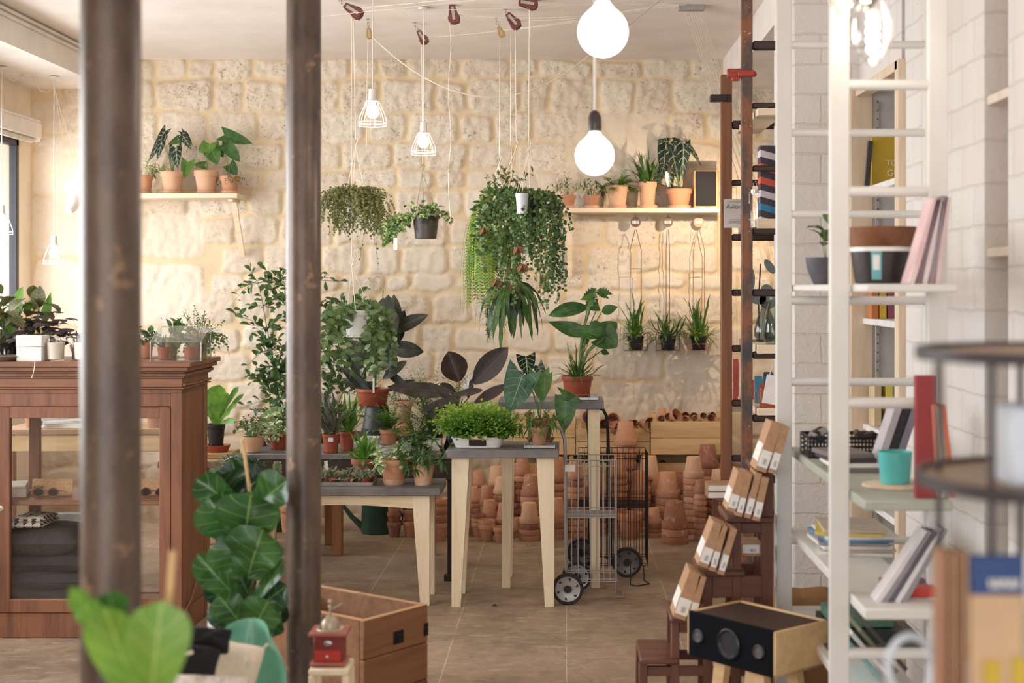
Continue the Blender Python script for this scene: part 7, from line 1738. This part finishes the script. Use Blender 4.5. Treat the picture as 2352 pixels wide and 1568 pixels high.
# oval mirrors / eucalyptus of grey felt
gfelt = plain('grey_felt', rgb(112, 116, 112), .8)
t = thing('oval_ornament', 'grey stand of flat oval discs between the vases and ladders', 'ornament', (Xf(1752, 6.9), 6.98, b3+.0006)); g = G(); g.tube([(-.005, .0, 0), (-.01, 0, .18), (.0, 0, .38)], .004, 6); g.lathe([(0, 0), (.04, 0), (.04, .006), (0, .006)], 20, (-.005, 0, 0)); g.build('stem', plain('dark_iron', rgb(52, 40, 36), .5, .3), t)
for (px, py, rx, ry, ro) in ((1728, 642, 6, 24, 0), (1768, 612, 9, 19, -.6), (1740, 684, 20, 15, .2), (1764, 690, 20, 20, .3), (1762, 665, 14, 12, .5)):
    k = 6.95/F; g = G(); g.lathe([(0, -.003), (1, -.003), (1, .003), (0, .003)], 28, axis='y'); g.v = [tuple(Matrix.Rotation(ro, 3, 'Y') @ Vector((v[0]*rx*k, v[1], v[2]*ry*k))+(P(px, py, 6.95)-t.location)) for v in g.v]; g.build('disc', gfelt, t)
g = G(); g.box((0, 0, .055), (.075, .04, .11)); put(g, 'white_box', paper, 'white box behind the vases on the third plank', 'box', (Xf(1768, 7.15), 7.2, b3+.0006))
def pouch(px, Y, z, w_, h_, col_, lab, nm='pouch', rz=0, cat='pouch', dp=.03):
    t = thing(nm, lab, cat, (Xf(px, Y), Y, z+.0006), rz); k = Y/F; g = G(); w, h = w_*k, h_*k
    g.prism([(-w/2, -dp/2, 0), (w/2, -dp/2, 0), (w/2, dp/2, 0), (-w/2, dp/2, 0)], (0, 0, h*.8)); g.prism([(-w/2, -dp/2, h*.8), (w/2, -dp/2, h*.8), (w/2, dp/2, h*.8), (-w/2, dp/2, h*.8)], (0, 0, .001)); g.prism([(-w/2, -dp/2, h*.8), (-w/2, dp/2, h*.8), (-w/2, 0, h)], (w, 0, 0)); g.build('body', col_, t); return t
orange = plain('orange_paper', rgb(214, 96, 56), .6); pink = plain('rosy_red', rgb(196, 92, 84), .6); blue = plain('blue_plastic', rgb(70, 140, 164), .4)
pouch(1762, 6.62, b4, 34, 52, orange, 'orange pouch at the front of the lowest plank')
t = thing('paper_bag', 'cream paper bag with a white string leaning on the orange pouch', 'bag', (Xf(1772, 6.58), 6.57, b4+.0006)); k = 6.58/F
g = G(); g.box((0, 0, 42*k), (34*k, .012, 66*k), R=Matrix.Rotation(.18, 3, 'Y'), bev=.001); g.build('bag', paper, t); g = G(); g.tube([(-.01, 0, 76*k), (.01, -.002, 112*k), (.02, 0, 74*k)], .002, 6); g.build('string', ropem, t)
for (px, Y, w_, h_, m_, lab) in ((1742, 6.85, 18, 62, blue, 'blue sock like pouch on the lowest plank'), (1765, 7.0, 22, 66, plain('navy_paper', rgb(60, 74, 110), .5), 'navy striped packet at the back of the lowest plank'), (1744, 7.1, 50, 44, pink, 'long red packet at the back of the lowest plank')):
    pouch(px, Y, b4, w_, h_, m_, lab)
g = G(); g.lathe([(0, 0), (.028, 0), (.030, .004), (.030, .07), (.022, .08), (.022, .092), (.018, .092), (.018, .08), (.026, .07), (.026, .005), (0, .005)], 24); put(g, 'glass_jar', glass('clear_glass'), 'small clear glass jar on the lowest plank', 'jar', (Xf(1748, 6.6), 6.60, b4+.0006))
zz = ladder_board(925, 945, 'pale plank between the back ladder rail and the front one', tw=(1678, 1702), Y0=7.25, Y1=7.7)
pouch(1690, 7.4, zz, 12, 95, pink, 'tall red box edge seen between the two ladders', 'red_box', cat='box')

# ------------------------------------------------------------------ stepped wooden unit with kraft boxes
stw = wood('dark_step_wood', rgb(112, 68, 50), rgb(74, 42, 32), 'x', .7, .5); stwz = wood('dark_step_post', rgb(112, 68, 50), rgb(74, 42, 32), 'z', .7, .5)
YS = 5.0; t = thing('step_unit', 'dark wooden stepped display unit carrying kraft boxes', 'steps', (Xf(1700, YS), YS+.14, 0)); X0 = Xf(1700, YS); dS = .28
steps_ = [(1470, 1560, 1512), (1540, 1640, 1418), (1605, 1712, 1310), (1668, 1778, 1187), (1735, 1778, 1075)]
posts = [(1478, 1512), (1700 if False else 1552, 1418), (1628, 1310), (1694, 1187), (1768, 1075)]
for (a, b, py) in steps_:
    z = Zf(py, YS); g = G(); g.box(((Xf(a, YS)+Xf(b, YS))/2-X0, 0, z-.011), (Xf(b, YS)-Xf(a, YS), dS, .022), bev=.006); g.build('tread', stw, t)
for (px, py) in posts:
    z = Zf(py, YS)-.022
    for sy in (-1, 1): g = G(); g.box((Xf(px, YS)-X0, sy*(dS/2-.03), z/2), (.030, .030, z), bev=.002); g.build('post', stwz, t)
for sy in (-1, 1):
    for (a, b, py, h_) in ((1552, 1776, 1445, .035), (1628, 1776, 1350, .075), (1694, 1776, 1215, .035), (1478, 1776, 1545, .035)): g = G(); g.box(((Xf(a, YS)+Xf(b, YS))/2-X0, sy*(dS/2-.03), Zf(py, YS)), (Xf(b, YS)-Xf(a, YS)-.03, .018, h_), bev=.002); g.build('rail', stw, t)
    g = G(); g.box((Xf(1764, YS)-X0, sy*(dS/2-.03), Zf(1075, YS)/2), (.040, .028, Zf(1075, YS)), bev=.002); g.build('side_board', stwz, t)
barcode = NT('barcode_label'); tcb = barcode.n('ShaderNodeTexCoord'); spb = barcode.n('ShaderNodeSeparateXYZ'); barcode.l(tcb.outputs['Generated'], spb.inputs[0])
wn = barcode.n('ShaderNodeTexWhiteNoise', noise_dimensions='1D'); barcode.l(barcode.math('FLOOR', barcode.math('MULTIPLY', spb.outputs[0], 60.0)), wn.inputs['W'])
inb = barcode.math('MULTIPLY', barcode.math('LESS_THAN', barcode.math('ABSOLUTE', barcode.math('SUBTRACT', spb.outputs[0], .56)), .24), barcode.math('LESS_THAN', barcode.math('ABSOLUTE', barcode.math('SUBTRACT', spb.outputs[2], .34)), .18))
barcode.base(barcode.mix(barcode.math('MULTIPLY', inb, barcode.math('GREATER_THAN', wn.outputs['Value'], .45)), rgb(242, 238, 234), rgb(112, 108, 108)), .6)
def kraft_box(px0, py_b, px1, py_t, wpx, lab, Y, dp=.14, big=False):
    """leaning slim box: bottom-left px0,py_b; top-left px1,py_t; visible front width wpx"""
    k = Y/F; L_ = math.hypot(px1-px0, py_t-py_b)*k; ang = math.atan2((px1-px0), (py_b-py_t)); t = thing('kraft_box', lab, 'box', P(px0, py_b, Y), 0, 'kraft boxes leaning on the dark steps')
    Rm = Matrix.Rotation(ang, 3, 'Y'); g = G(); w_ = wpx*k
    Rz = Matrix.Rotation(-.20, 3, 'Z')
    g.box(Rm @ Vector((w_/2, 0, L_/2)), (w_, dp, L_), R=Rm, bev=.001); b = g.build('carton', kraft, t)
    g = G(); lw_ = w_*.92; c_ = Rm @ Vector((w_/2, -dp/2-.001, L_*.26)); g.box((0, 0, 0), (lw_, .0012, L_*.34), bev=0); lb = g.build('label', barcode.m, t, c_); lb.rotation_euler = (0, ang, 0)
    tag(lb, 'white barcode label')
    g = G(); g.box(Rm @ Vector((-.0008, 0, L_*.35)), (.0012, dp*.9, L_*.36), R=Rm, bev=0); g.build('side_label', paper, t)
    g = G(); g.tube([Rm @ Vector((w_*.2, -dp*.4, -.0)), Rm @ Vector((w_*.2, -dp*.4, .012))], .003, 5); 
    return t
KB = [((1728, 1072, 1766, 964, 26), 'on the top step'), ((1757, 1078, 1790, 972, 18), 'on the top step, half hidden by the white ladder'),
      ((1664, 1164, 1690, 1076, 20), 'leftmost of the four on the second step down'), ((1684, 1176, 1708, 1080, 15), 'second of the four on the second step down'), ((1703, 1180, 1730, 1078, 15), 'third of the four on the second step down'), ((1722, 1186, 1744, 1088, 17), 'rightmost of the four on the second step down'),
      ((1598, 1288, 1634, 1190, 24), 'leftmost of the three on the third step down'), ((1624, 1300, 1652, 1198, 15), 'middle of the three on the third step down'), ((1643, 1308, 1674, 1204, 15), 'rightmost of the three on the third step down'),
      ((1542, 1405, 1580, 1300, 30), 'left one of the pair on the lowest carrying step'), ((1574, 1416, 1602, 1312, 17), 'right one of the pair on the lowest carrying step')]
for (q, lab) in KB: kraft_box(*q, 'kraft box with barcode label, '+lab, YS-.03)
for k in range(2):
    t = thing('flat_box', ['lower', 'upper'][k]+' flat white labelled box poking out left of the ladder', 'box', (Xf(1660, 6.9), 6.95, Zf(1146, 6.85)+k*.034), 0); g = G(); g.box((0, 0, .016), (.15, .16, .032), bev=.001); g.build('carton', kraft, t); g = G(); g.box((0, -.081, .016), (.145, .001, .026), bev=0); g.build('label', paper, t)
t = thing('wall_shelf_small', 'narrow shelf behind the ladders holding two flat boxes', 'shelf', (Xf(1680, 6.95), 7.0, Zf(1146, 6.85)-.013)); g = G(); g.box((.03, 0, 0.006), (.22, .3, .012)); g.build('board', stw, t)
for sx in (-1, 1):
    g = G(); g.box((.03+sx*.09, .12, -t.location.z/2), (.03, .03, t.location.z), bev=.001); g.build('leg', stwz, t)
t = thing('cardboard_parcel', 'small brown parcel with a barcode inside the dark steps', 'parcel', (Xf(1732, YS), YS+.14, Zf(1300, YS)+.02)); g = G(); g.box((0, 0, .024), (.075, .12, .048), bev=.001); g.build('carton', kraft, t); g = G(); g.box((0, 0, 0), (.06, .001, .03), bev=0); g.build('label', barcode.m, t, (0, -.061, .026))

# ------------------------------------------------------------------ big wooden speaker on legs
A = P(1578, 1400, 4.75); B = P(1782, 1440, 4.45); A.z = Zf(1402, 4.75); hS = (1508-1408)*4.75/F; d_ = (B-A); d_.z = 0; W_ = d_.length; ang = math.atan2(d_.y, d_.x)
zt_ = A.z; t = thing('wooden_speaker', 'large black fronted speaker in a birch plywood case on tapered legs', 'speaker', (A.x, A.y, zt_-hS), ang); birch = wood('birch_ply', rgb(224, 188, 140), rgb(202, 164, 116), 'x', .9)
DS = .26
g = G(); tk = .013
g.box((W_/2, DS/2, tk/2), (W_, DS, tk)); 
for x in (tk/2, W_-tk/2): g.box((x, DS/2, hS/2), (tk, DS, hS-.0))
g.box((W_/2, DS-tk/2, hS/2), (W_, tk, hS))
g.build('case', birch, t)
g = G(); g.box((W_/2, .004, hS/2+.001), (W_-2*tk+.006, .014, hS+.002), bev=.001); g.build('front_panel', plain('speaker_black', rgb(16, 18, 24), .85), t)
g = G(); g.box((W_/2, DS/2+.005, hS-.010), (W_-2*tk-.001, DS-.045, .012)); g.build('inner_top', plain('speaker_brown', rgb(70, 48, 38), .6), t)
for (fx, r_) in ((.145, .019), (.50, .042), (.83, .019)):
    g = G(); R_ = r_; g.lathe([(R_*1.18, -.001), (R_*1.18, -.006), (R_*1.06, -.010), (R_, -.004), (R_*.55, .010) if r_ > .03 else (R_*.9, -.003), (R_*.35, .004) if r_ > .03 else (R_*.4, -.004), (0, .000) if r_ > .03 else (0, -.006)], 32, axis='y'); 
    g.v = [(v[0], v[1], v[2]) for v in g.v]
    o = g.build('driver', [plain('driver_rubber', rgb(44, 46, 52), .35) if r_ > .03 else plain('driver_grey', rgb(96, 92, 92), .6)], t, (W_*fx, -.003, hS*.5))
for (x, s_) in ((W_*.30, -1), (W_*.72, 1)):
    for y in (.05, DS-.05): g = G(); g.bar((x, y, 0), (x+s_*.05, y, -(zt_-hS)), .05, .03, w2=(.03, .03), up=(0, 1, 0)); g.build('leg', birch, t)

# ------------------------------------------------------------------ white step ladder with shelves
wl = plain('ladder_white', rgb(230, 227, 222), .45, c2=rgb(222, 218, 212), scale=4); sage = plain('ladder_sage', rgb(180, 183, 170), .5, c2=rgb(166, 170, 158), scale=4)
Y1_, Y2_ = 5.1, 4.05
ladder('white_ladder', 'farther side of the white ladder shelf with evenly spaced rungs', Y1_, 1800, 2140, -160, 0, [(103, .014, 1), (305, .014, 1), (492, .014, 1), (690, .016, 1), (877, .015, 1), (1240, .014, 1), (1400, .014, 1)], wl, wl, 36*Y1_/F, thick=.03)
ladder('white_ladder', 'nearer side of the white ladder shelf with thicker rails', Y2_, 1927, 2152, -300, 0, [(195, .015, 1), (440, .015, 1), (925, .016, 1), (1500, .016, 1)], wl, wl, 44*Y2_/F, thick=.03)
def lshelf(py, Y, thick, mat, lab, xr, xl=None):
    z1 = Zf(py, Y); x0 = xl if xl is not None else .800; t = thing('ladder_shelf', lab, 'shelf', ((x0+xr)/2, (Y1_+.05+Y)/2, z1-thick)); g = G(); g.box((0, 0, thick/2), (xr-x0, Y1_+.05-Y, thick), bev=.004); g.build('board', mat, t); return z1
S1 = lshelf(652, 3.84, .022, wl, 'upper white board across the white ladder with bowls and magazines', Xf(2200, 3.84), .812)
S2 = lshelf(1150, 3.84, .028, sage, 'sage green board across the white ladder with the turquoise cup', Xf(2190, 3.84), .806)
S3 = lshelf(1398, 3.84, .030, wl, 'white board across the ladder holding leaning magazines', Xf(2165, 3.84), .806)
S4 = lshelf(1640, 3.84, .030, wl, 'lowest visible white board across the white ladder', Xf(2165, 3.84), .806)
# upper board: bowl with plant, dark pot, brown bowl, magazines
stone_pot = plain('grey_stone_pot', rgb(96, 92, 96), .6, c2=rgb(74, 72, 78), scale=14)
def bowl(px, Y, r, h, z, mat, lab, cat='bowl', rim=None, name='bowl', n=36):
    g = G(); g.lathe([(0, 0), (r*.55, 0), (r*.75, h*.3), (r, h), (r*.94, h), (r*.68, h*.32), (0, h*.08)], n); put(g, name, mat, lab, cat, (Xf(px, Y), Y, z+.0006))
t = plant('potted_plant', 'round leaved plant in a grey stone bowl on the upper white board', 1898, 0, 4.85, 96, 62, 'bowl', f_bush(5, .13, .075, .065, 'round', (40, 85), .4, 2, spread=.5), mats=LM['mid'], z=S1)
t.children[0].data.materials[0] = stone_pot if t.children[0].name.startswith('pot') else t.children[0].data.materials[0]
for c_ in t.children:
    if c_.name.startswith('pot'): c_.data.materials[0] = stone_pot
t = thing('dark_pot', 'dark glossy pot with a white rim and a turquoise label', 'pot', (Xf(2022, 4.15), 4.15, S1+.0006)); k = 4.15/F
g = G(); g.lathe([(0, 0), (52*k, 0), (58*k, 4*k), (68*k, 76*k), (64*k, 76*k), (50*k, 5*k), (0, 5*k)], 40); g.build('body', plain('black_glaze', rgb(56, 50, 48), .25), t); g = G(); g.lathe([(64*k, 74*k), (70*k, 74*k), (70*k, 84*k), (64*k, 84*k), (64*k, 74*k)], 40); g.build('rim', whitep, t)
g = G(); ang0 = -math.pi/2-.35
for (hh0, hh1, wd, dr, mt, nm_) in ((10, 74, 11, 1.4, plain('turquoise_band', rgb(110, 180, 186), .5), 'label'), (32, 66, 7, 2.0, paper, 'label_text_panel')):
    g = G(); vs = []
    for zf in (hh0, hh1):
        rr = (58+10*zf/76+dr)*k
        for j in range(5): a = ang0+(j-2)*wd/2/62; vs.append((math.cos(a)*rr, math.sin(a)*rr, zf*k))
    g.add(vs, [(j, j+1, j+6, j+5) for j in range(4)], 0, True); g.build(nm_, mt, t)
bowl(2028, 4.42, 84*4.42/F, .176, S1, plain('walnut_bowl', rgb(142, 92, 58), .4, c2=rgb(112, 68, 42), scale=10), 'tall brown wooden bowl behind the dark glossy pot')
def magazines(px, Y, z, n, hpx, lean, lab0, cols_, wpx=9, grp=None, dp=.20, flare=.02):
    k = Y/F
    for i in range(n):
        x = Xf(px+i*wpx, Y); L_ = hpx*k*(1-.02*(i % 3)); ln = lean-flare*i; t = thing('magazine', lab0+', %s' % (['leftmost', 'second from the left', 'third from the left', 'fourth from the left', 'fifth from the left', 'sixth from the left'][i] if i < n-1 else 'rightmost'), 'magazine', (x, Y+dp/2, z+.0006+abs(math.sin(ln))*.004), 0, grp)
        Rm = Matrix.Rotation(ln, 3, 'Y'); g = G(); w_ = wpx*k*.85; g.box(Rm @ Vector((w_/2, 0, L_/2)), (w_, dp, L_), R=Rm, bev=.001); g.build('pages', cols_[i % len(cols_)], t)
mag = [plain('magazine_pink', rgb(230, 206, 204), .5, c2=rgb(214, 170, 172), scale=9), plain('magazine_plum', rgb(126, 100, 110), .5), plain('magazine_rose', rgb(222, 204, 204), .5), plain('magazine_grey', rgb(150, 132, 138), .5), plain('magazine_pale', rgb(214, 190, 188), .5)]
magazines(2088, 3.93, S1, 5, 205, .28, 'pinkish magazine leaning at the end of the upper white board', mag, 15, 'magazines on the upper white board', .10, .04)
# sage board: black mesh basket, dvd stack, leaning books, cup, red folder
t = thing('mesh_basket', 'black mesh basket of small things on the sage green board', 'basket', (Xf(1930, 4.9), 4.88, S2+.0006)); wb = 170*4.8/F
g = G(); 
for k in range(22):
    x = -wb/2+wb*k/21; g.box((x, -.09, .035), (.004, .003, .07), bev=0); g.box((x, .09, .035), (.004, .003, .07), bev=0)
for z in (.004, .02, .036, .052, .068):
    for sy in (-1, 1): g.box((0, sy*.09, z), (wb, .004, .004 if z < .06 else .012), bev=0)
    for sx in (-1, 1): g.box((sx*wb/2, 0, z), (.004, .18, .004 if z < .06 else .012), bev=0)
g.box((0, 0, .003), (wb, .18, .004), bev=0); g.build('mesh', blackm, t)
R = random.Random(9)
for k in range(9):
    g = G(); g.box((0, 0, 0), (R.uniform(.02, .05), R.uniform(.03, .06), R.uniform(.012, .03)), R=Matrix.Rotation(R.uniform(-.6, .6), 3, 'Y') @ Matrix.Rotation(R.uniform(0, 3), 3, 'Z'), bev=.003)
    put(g, 'trinket', [blackplastic, plain('smoky_tray', rgb(170, 166, 160), .2, .5), plain('dark_brown_leather', rgb(76, 60, 52), .6)][k % 3], 'small dark trinket lying in the black mesh basket', 'trinket', (Xf(1930, 4.9)+R.uniform(-wb*.42, wb*.42), 4.88+R.uniform(-.06, .06), S2+.06+R.uniform(0, .02)), 0, 'trinkets in the black mesh basket')
flat = [plain('grey_booklet', rgb(120, 112, 108), .6), paper, plain('dark_booklet', rgb(64, 58, 58), .6)]
for k in range(4):
    g = G(); g.box((0, 0, .007), (.16-.01*k, .20, .014), bev=.001); put(g, 'booklet', flat[k % 3], 'flat booklet under the mesh basket on the sage board, '+('lowest', 'second from below', 'third from below', 'topmost')[k], 'booklet', (Xf(1960, 4.5)-.01*k, 4.52, S2+.0006+.0145*k), .1*k-.1, 'flat booklets on the sage board')
g = G(); r_ = 40*4.02/F; h_ = 74*4.02/F; 
put((lambda g: (g.lathe([(0, 0), (r_*.82, 0), (r_*.85, .003), (r_, h_), (r_*.95, h_), (r_*.8, .006), (0, .006)], 36), g)[1])(G()), 'turquoise_cup', plain('turquoise_enamel', rgb(96, 196, 192), .35), 'turquoise cup on a pale board at the front of the sage shelf', 'cup', (Xf(2056, 4.1), 4.10, S2+.0132))
g = G(); g.lathe([(0, 0), (.12, 0), (.125, .004), (.125, .010), (.12, .0115), (0, .0115)], 40, sx=1.0, sy=.65); put(g, 'serving_board', plain('pale_beech', rgb(226, 188, 150), .6), 'round edged pale serving board under the turquoise cup', 'board', (Xf(2080, 4.1), 4.10, S2+.0006))
magazines(2010, 4.55, S2, 3, 150, .32, 'grey cased book leaning behind the turquoise cup', [plain('case_grey', rgb(198, 190, 196), .5), plain('case_black', rgb(42, 40, 44), .5), plain('case_violet', rgb(140, 132, 150), .5)], 20, 'cased books behind the turquoise cup', .10, .0)
Z2 = S2
t = thing('red_folder', 'tall dark red folder standing on the sage green board', 'folder', (Xf(2124, 3.9), 3.90, Z2+.0006)); k = 3.9/F
g = G(); g.box((0, 0, 140*k), (44*k, .03, 280*k), bev=.001); g.build('cover', plain('dark_red_card', rgb(150, 48, 50), .55), t)
magazines(2150, 3.88, S2, 4, 215, -.05, 'orange and cream magazine beside the dark red folder', [plain('mag_orange', rgb(216, 130, 96), .6), plain('mag_cream', rgb(214, 200, 184), .6), plain('mag_brown', rgb(160, 140, 124), .6), plain('mag_coral', rgb(206, 112, 82), .6)], 12, 'magazines beside the dark red folder', .08, .02)
# white board S3
magazines(2010, 3.92, S3, 5, 200, .60, 'glossy grey magazine leaning steeply on the lower white board', [plain('mag_white', rgb(226, 220, 220), .4), plain('mag_grey2', rgb(150, 144, 148), .4), plain('mag_dark2', rgb(96, 90, 100), .4), plain('mag_white', rgb(226, 220, 220), .4), plain('mag_grey2', rgb(150, 144, 148), .4)], 15, 'magazines leaning on the lower white board', .07, .02)
g = G(); g.box((0, 0, .012), (.13, .16, .024), bev=.001); put(g, 'red_book', plain('red_blue_cover', rgb(196, 60, 44), .5, c2=rgb(56, 60, 96), scale=8, lo=.49, hi=.51), 'red and navy book lying flat at the front of the lower white board', 'book', (Xf(2092, 4.02), 4.06, S3+.0006))
R = random.Random(2)
pcols = [paper, plain('mag_grey2', rgb(150, 144, 148), .4), plain('paper_blue', rgb(110, 150, 190), .6), plain('paper_yellow', rgb(220, 196, 100), .6), plain('paper_beige', rgb(206, 190, 172), .6)]
for k in range(8):
    g = G(); g.box((0, 0, .005), (.22+R.uniform(-.02, .02), .26, .010), bev=.001); put(g, 'print', pcols[[0, 4, 0, 1, 2, 0, 3, 4][k]], 'loose print in the flat pile on the lower white board, '+('lowest', 'second from below', 'third from below', 'fourth from below', 'fifth from below', 'sixth from below', 'seventh from below', 'topmost')[k], 'print', (.94+R.uniform(-.01, .02), 4.72, S3+.0006+.0105*k), R.uniform(-.2, .2), 'pile of prints on the lower white board')
g = G(); g.box((0, 0, .03), (.24, .3, .06), bev=.002); put(g, 'green_box', plain('dark_green_card', rgb(50, 62, 56), .6), 'dark green box below the white ladder boards', 'box', (.98, 4.75, Zf(1425, 4.75)-.06))
g = G(); g.box((0, 0, .02), (.20, .22, .035), bev=.002); put(g, 'green_book', plain('jade_cloth', rgb(96, 140, 120), .6), 'jade green book on top of the dark green box', 'book', (.97, 4.75, Zf(1425, 4.75)+.0006))
t = thing('magazine_chest', 'grey box piled under the white ladder boards', 'box', (1.0, 4.72, S4+.0006)); hh = Zf(1425, 4.75)-.061-S4
g = G(); g.box((0, 0, hh/2), (.34, .42, hh), bev=.003); g.build('body', plain('taupe_card', rgb(120, 108, 98), .7), t)
for k in range(4):
    Rm = Matrix.Rotation(.85, 3, 'Y'); g = G(); g.box((0, 0, 0), (.16, .2, .012), R=Rm, bev=.001); put(g, 'slanted_print', [plain('paper_teal', rgb(140, 190, 190), .6), paper, plain('paper_olive', rgb(120, 122, 90), .6), plain('dark_booklet', rgb(64, 58, 58), .6)][k], ['teal', 'white', 'olive', 'dark'][k]+' print sliding down at the bottom of the white ladder', 'print', (.86+.02*k, 4.25-.03*k, S4+.075+.015*k), 0)
# bookcase contents
for (z_, lst) in ((1.40, ((.03, .20, .10, rgb(200, 120, 70)), (.065, .19, .10, rgb(220, 180, 60)), (.10, .20, .10, rgb(150, 80, 100)), (.14, .19, .10, rgb(190, 130, 150)))), (.93, ((.04, .20, .12, rgb(214, 190, 150)), (.09, .18, .12, rgb(236, 216, 90))))):
    for i, (x, h_, d_, c_) in enumerate(lst):
        g = G(); g.box((0, 0, h_/2), (.03, d_, h_), bev=.001); put(g, 'book', plain('book_%02d_%d' % (i, int(z_*100)), c_, .5), ('orange', 'yellow', 'plum', 'pink')[i]+' book standing in the built in bookcase, '+('upper' if z_ > 1 else 'lower')+' row', 'book', (RX+x, 6.27, z_+.0146), 0, 'books in the built in bookcase')
t = thing('yellow_book', 'large yellow book with white letters in the built in bookcase', 'book', (RX+.13, 6.30, 1.9946)); g = G(); yh = (400-308)*6.25/F*1.25; g.box((0, 0, yh/2), (.20, .025, yh), R=Matrix.Rotation(.0, 3, 'Y'), bev=.002); g.build('cover', plain('yellow_cover', rgb(206, 172, 48), .5), t)
wt = plain('white_ink', rgb(240, 234, 220), .6)
text('TO', .034, wt, t, (-.012, -.0132, .105), (math.pi/2, 0, 0)); text('GU', .040, wt, t, (-.004, -.0132, .060), (math.pi/2, 0, 0))
g = G(); g.box((0, 0, .10), (.02, .02, .20), R=Matrix.Rotation(.08, 3, 'Y'), bev=.001); put(g, 'book', plain('dark_booklet', rgb(64, 58, 58), .6), 'thin dark book leaning left of the yellow one', 'book', (RX+.012, 6.27, 1.9952))
# shallow lit niches further along the side wall
# ------------------------------------------------------------------ blurred display stand at the right edge
Ys = 1.85; t = thing('tiered_stand', 'blurred dark two tier display stand at the right edge', 'stand', (Xf(2440, Ys)+.02, Ys, 0)); sx0 = t.location.x; dk = plain('stand_iron', rgb(72, 64, 64), .5, .3); tray_w = wood('stand_wood', rgb(186, 156, 128), rgb(150, 122, 98), 'x', .8)
R1 = sx0-Xf(2112, Ys)
for (py, nm_) in ((815, 'upper'), (1105, 'lower')):
    z = Zf(py, Ys); g = G(); g.lathe([(R1*.97, -.006), (R1, -.006), (R1, .010), (R1*.97, .010), (R1*.97, -.006)], 48, (0, 0, z)); g.lathe([(0, -.012), (R1*.5, -.012), (R1*.97, -.005)], 48, (0, 0, z)); g.build('tier_rim', dk, t)
    g = G(); g.lathe([(0, -.002), (R1*.97, -.002), (R1*.97, .003), (0, .003)], 48, (0, 0, z)); g.build('tier_board', tray_w, t)
g = G()
for k in range(6):
    a = math.pi*.2+2*math.pi*k/6; g.tube([(math.cos(a)*R1*.86, math.sin(a)*R1*.86, 0), (math.cos(a)*R1*.86, math.sin(a)*R1*.86, Zf(815, Ys))], .0045, 8)
g.build('uprights', dk, t)
g = G(); g.lathe([(0, 0), (R1*.98, 0), (R1, .012), (0, .012)], 40); g.build('base', dk, t)
k = Ys/F
t = thing('white_canister', 'blurred white container standing on the lower tier at the right edge', 'container', (Xf(2352, Ys-.05), Ys-.06, Zf(1105, Ys)+.0036)); g = G(); g.box((0, 0, 90*k), (110*k, .06, 180*k), bev=.006); g.build('body', plain('cool_white_plastic', rgb(226, 232, 240), .4), t)
# packs of cards in the bottom compartment
Yp = 1.72; t = thing('postcard_pack', 'blurred stack of brown cards with navy and yellow front at the right edge', 'card pack', (Xf(2270, Yp), Yp, Zf(1640, Yp))); k = Yp/F; H_ = (1640-1275)*k
for i in range(6):
    g = G(); g.box((-(2275-2185)*k+i*8*k, .045-.004*i, H_/2), (5*k, .05, H_), R=None, bev=.0005); g.build('card_edge', plain('brown_card_%d' % (i % 3), [rgb(176, 128, 94), rgb(150, 106, 78), rgb(198, 158, 122)][i % 3], .7), t)
g = G(); g.box((18*k, 0, H_-44*k), (120*k, .012, 88*k), bev=.0005); g.build('navy_band', plain('navy_card', rgb(40, 66, 118), .5), t)
g = G(); g.box((18*k, .0, (H_-88*k)/2), (120*k, .011, H_-90*k), bev=.0005); g.build('front_card', plain('tan_card', rgb(206, 170, 130), .6), t)
g = G(); g.box((4*k, -.008, 90*k), (36*k, .004, 76*k), bev=0); g.box((66*k, -.008, 90*k), (30*k, .004, 90*k), bev=0); g.build('yellow_panel', plain('yellow_cover', rgb(206, 172, 48), .5), t)
g = G()
for j in range(6): g.box(((2+j*12)*k, -.0075, H_-62*k), (7*k, .001, 20*k), R=Matrix.Rotation(.2*(j % 3-1), 3, 'Y'), bev=0)
tag(g.build('white_marks', wt, t), kind='stuff')
g = G(); g.box((20*k, .02, -.004), (190*k, .13, .008)); tt = thing('stand_shelf', 'blurred wooden ledge under the card pack at the right edge', 'shelf', (Xf(2275, Yp), Yp, Zf(1640, Yp)-.0005)); g.build('ledge', tray_w, tt)
g = G(); g.tube([(20*k, .02, -.008), (20*k, .02, -tt.location.z)], .01, 8); g.build('post', dk, tt)
t = thing('white_mug', 'blurred white mug handle above the bottom right corner', 'mug', P(2170, 1600, 1.95)); k = 1.95/F
g = G(); g.lathe([(0, -.02), (50*k, -.02), (52*k, 0), (52*k, 80*k), (48*k, 80*k), (48*k, 0), (0, -.016)], 32, (10*k, 0, 0)); g.build('body', plain('cool_white_plastic', rgb(226, 232, 240), .4), t)
g = G(); g.tube([(-math.cos(a)*0+(-78*k)+52*k*math.cos(a), 0, 70*k+70*k*math.sin(a)) for a in [2*math.pi*j/24 for j in range(24)]], 9*k, 10, closed=True); g.build('handle', plain('cool_white_plastic', rgb(226, 232, 240), .4), t)
# patterned skateboard-like deck and brown bag behind the white rails
t = thing('brown_bag', 'brown leather like bag slumped at the foot of the white ladder', 'bag', (Xf(1850, 5.3), 5.4, 0)); g = G(); cushion(g, (0, 0, 0), .22, .42, .18, n=14, seed=6); transf(g, Matrix.Rotation(math.pi/2, 4, 'X')); g.v = [(v[0], v[1], v[2]+.21) for v in g.v]; g.build('body', plain('tan_leather', rgb(150, 108, 66), .6), t)

_M['speaker_black'].node_tree.nodes['Principled BSDF'].inputs['Specular IOR Level'].default_value = .12
for o_ in bpy.data.objects:
    if len(str(o_.get('label', '')).split()) > 16: print('LONG', o_['label'])
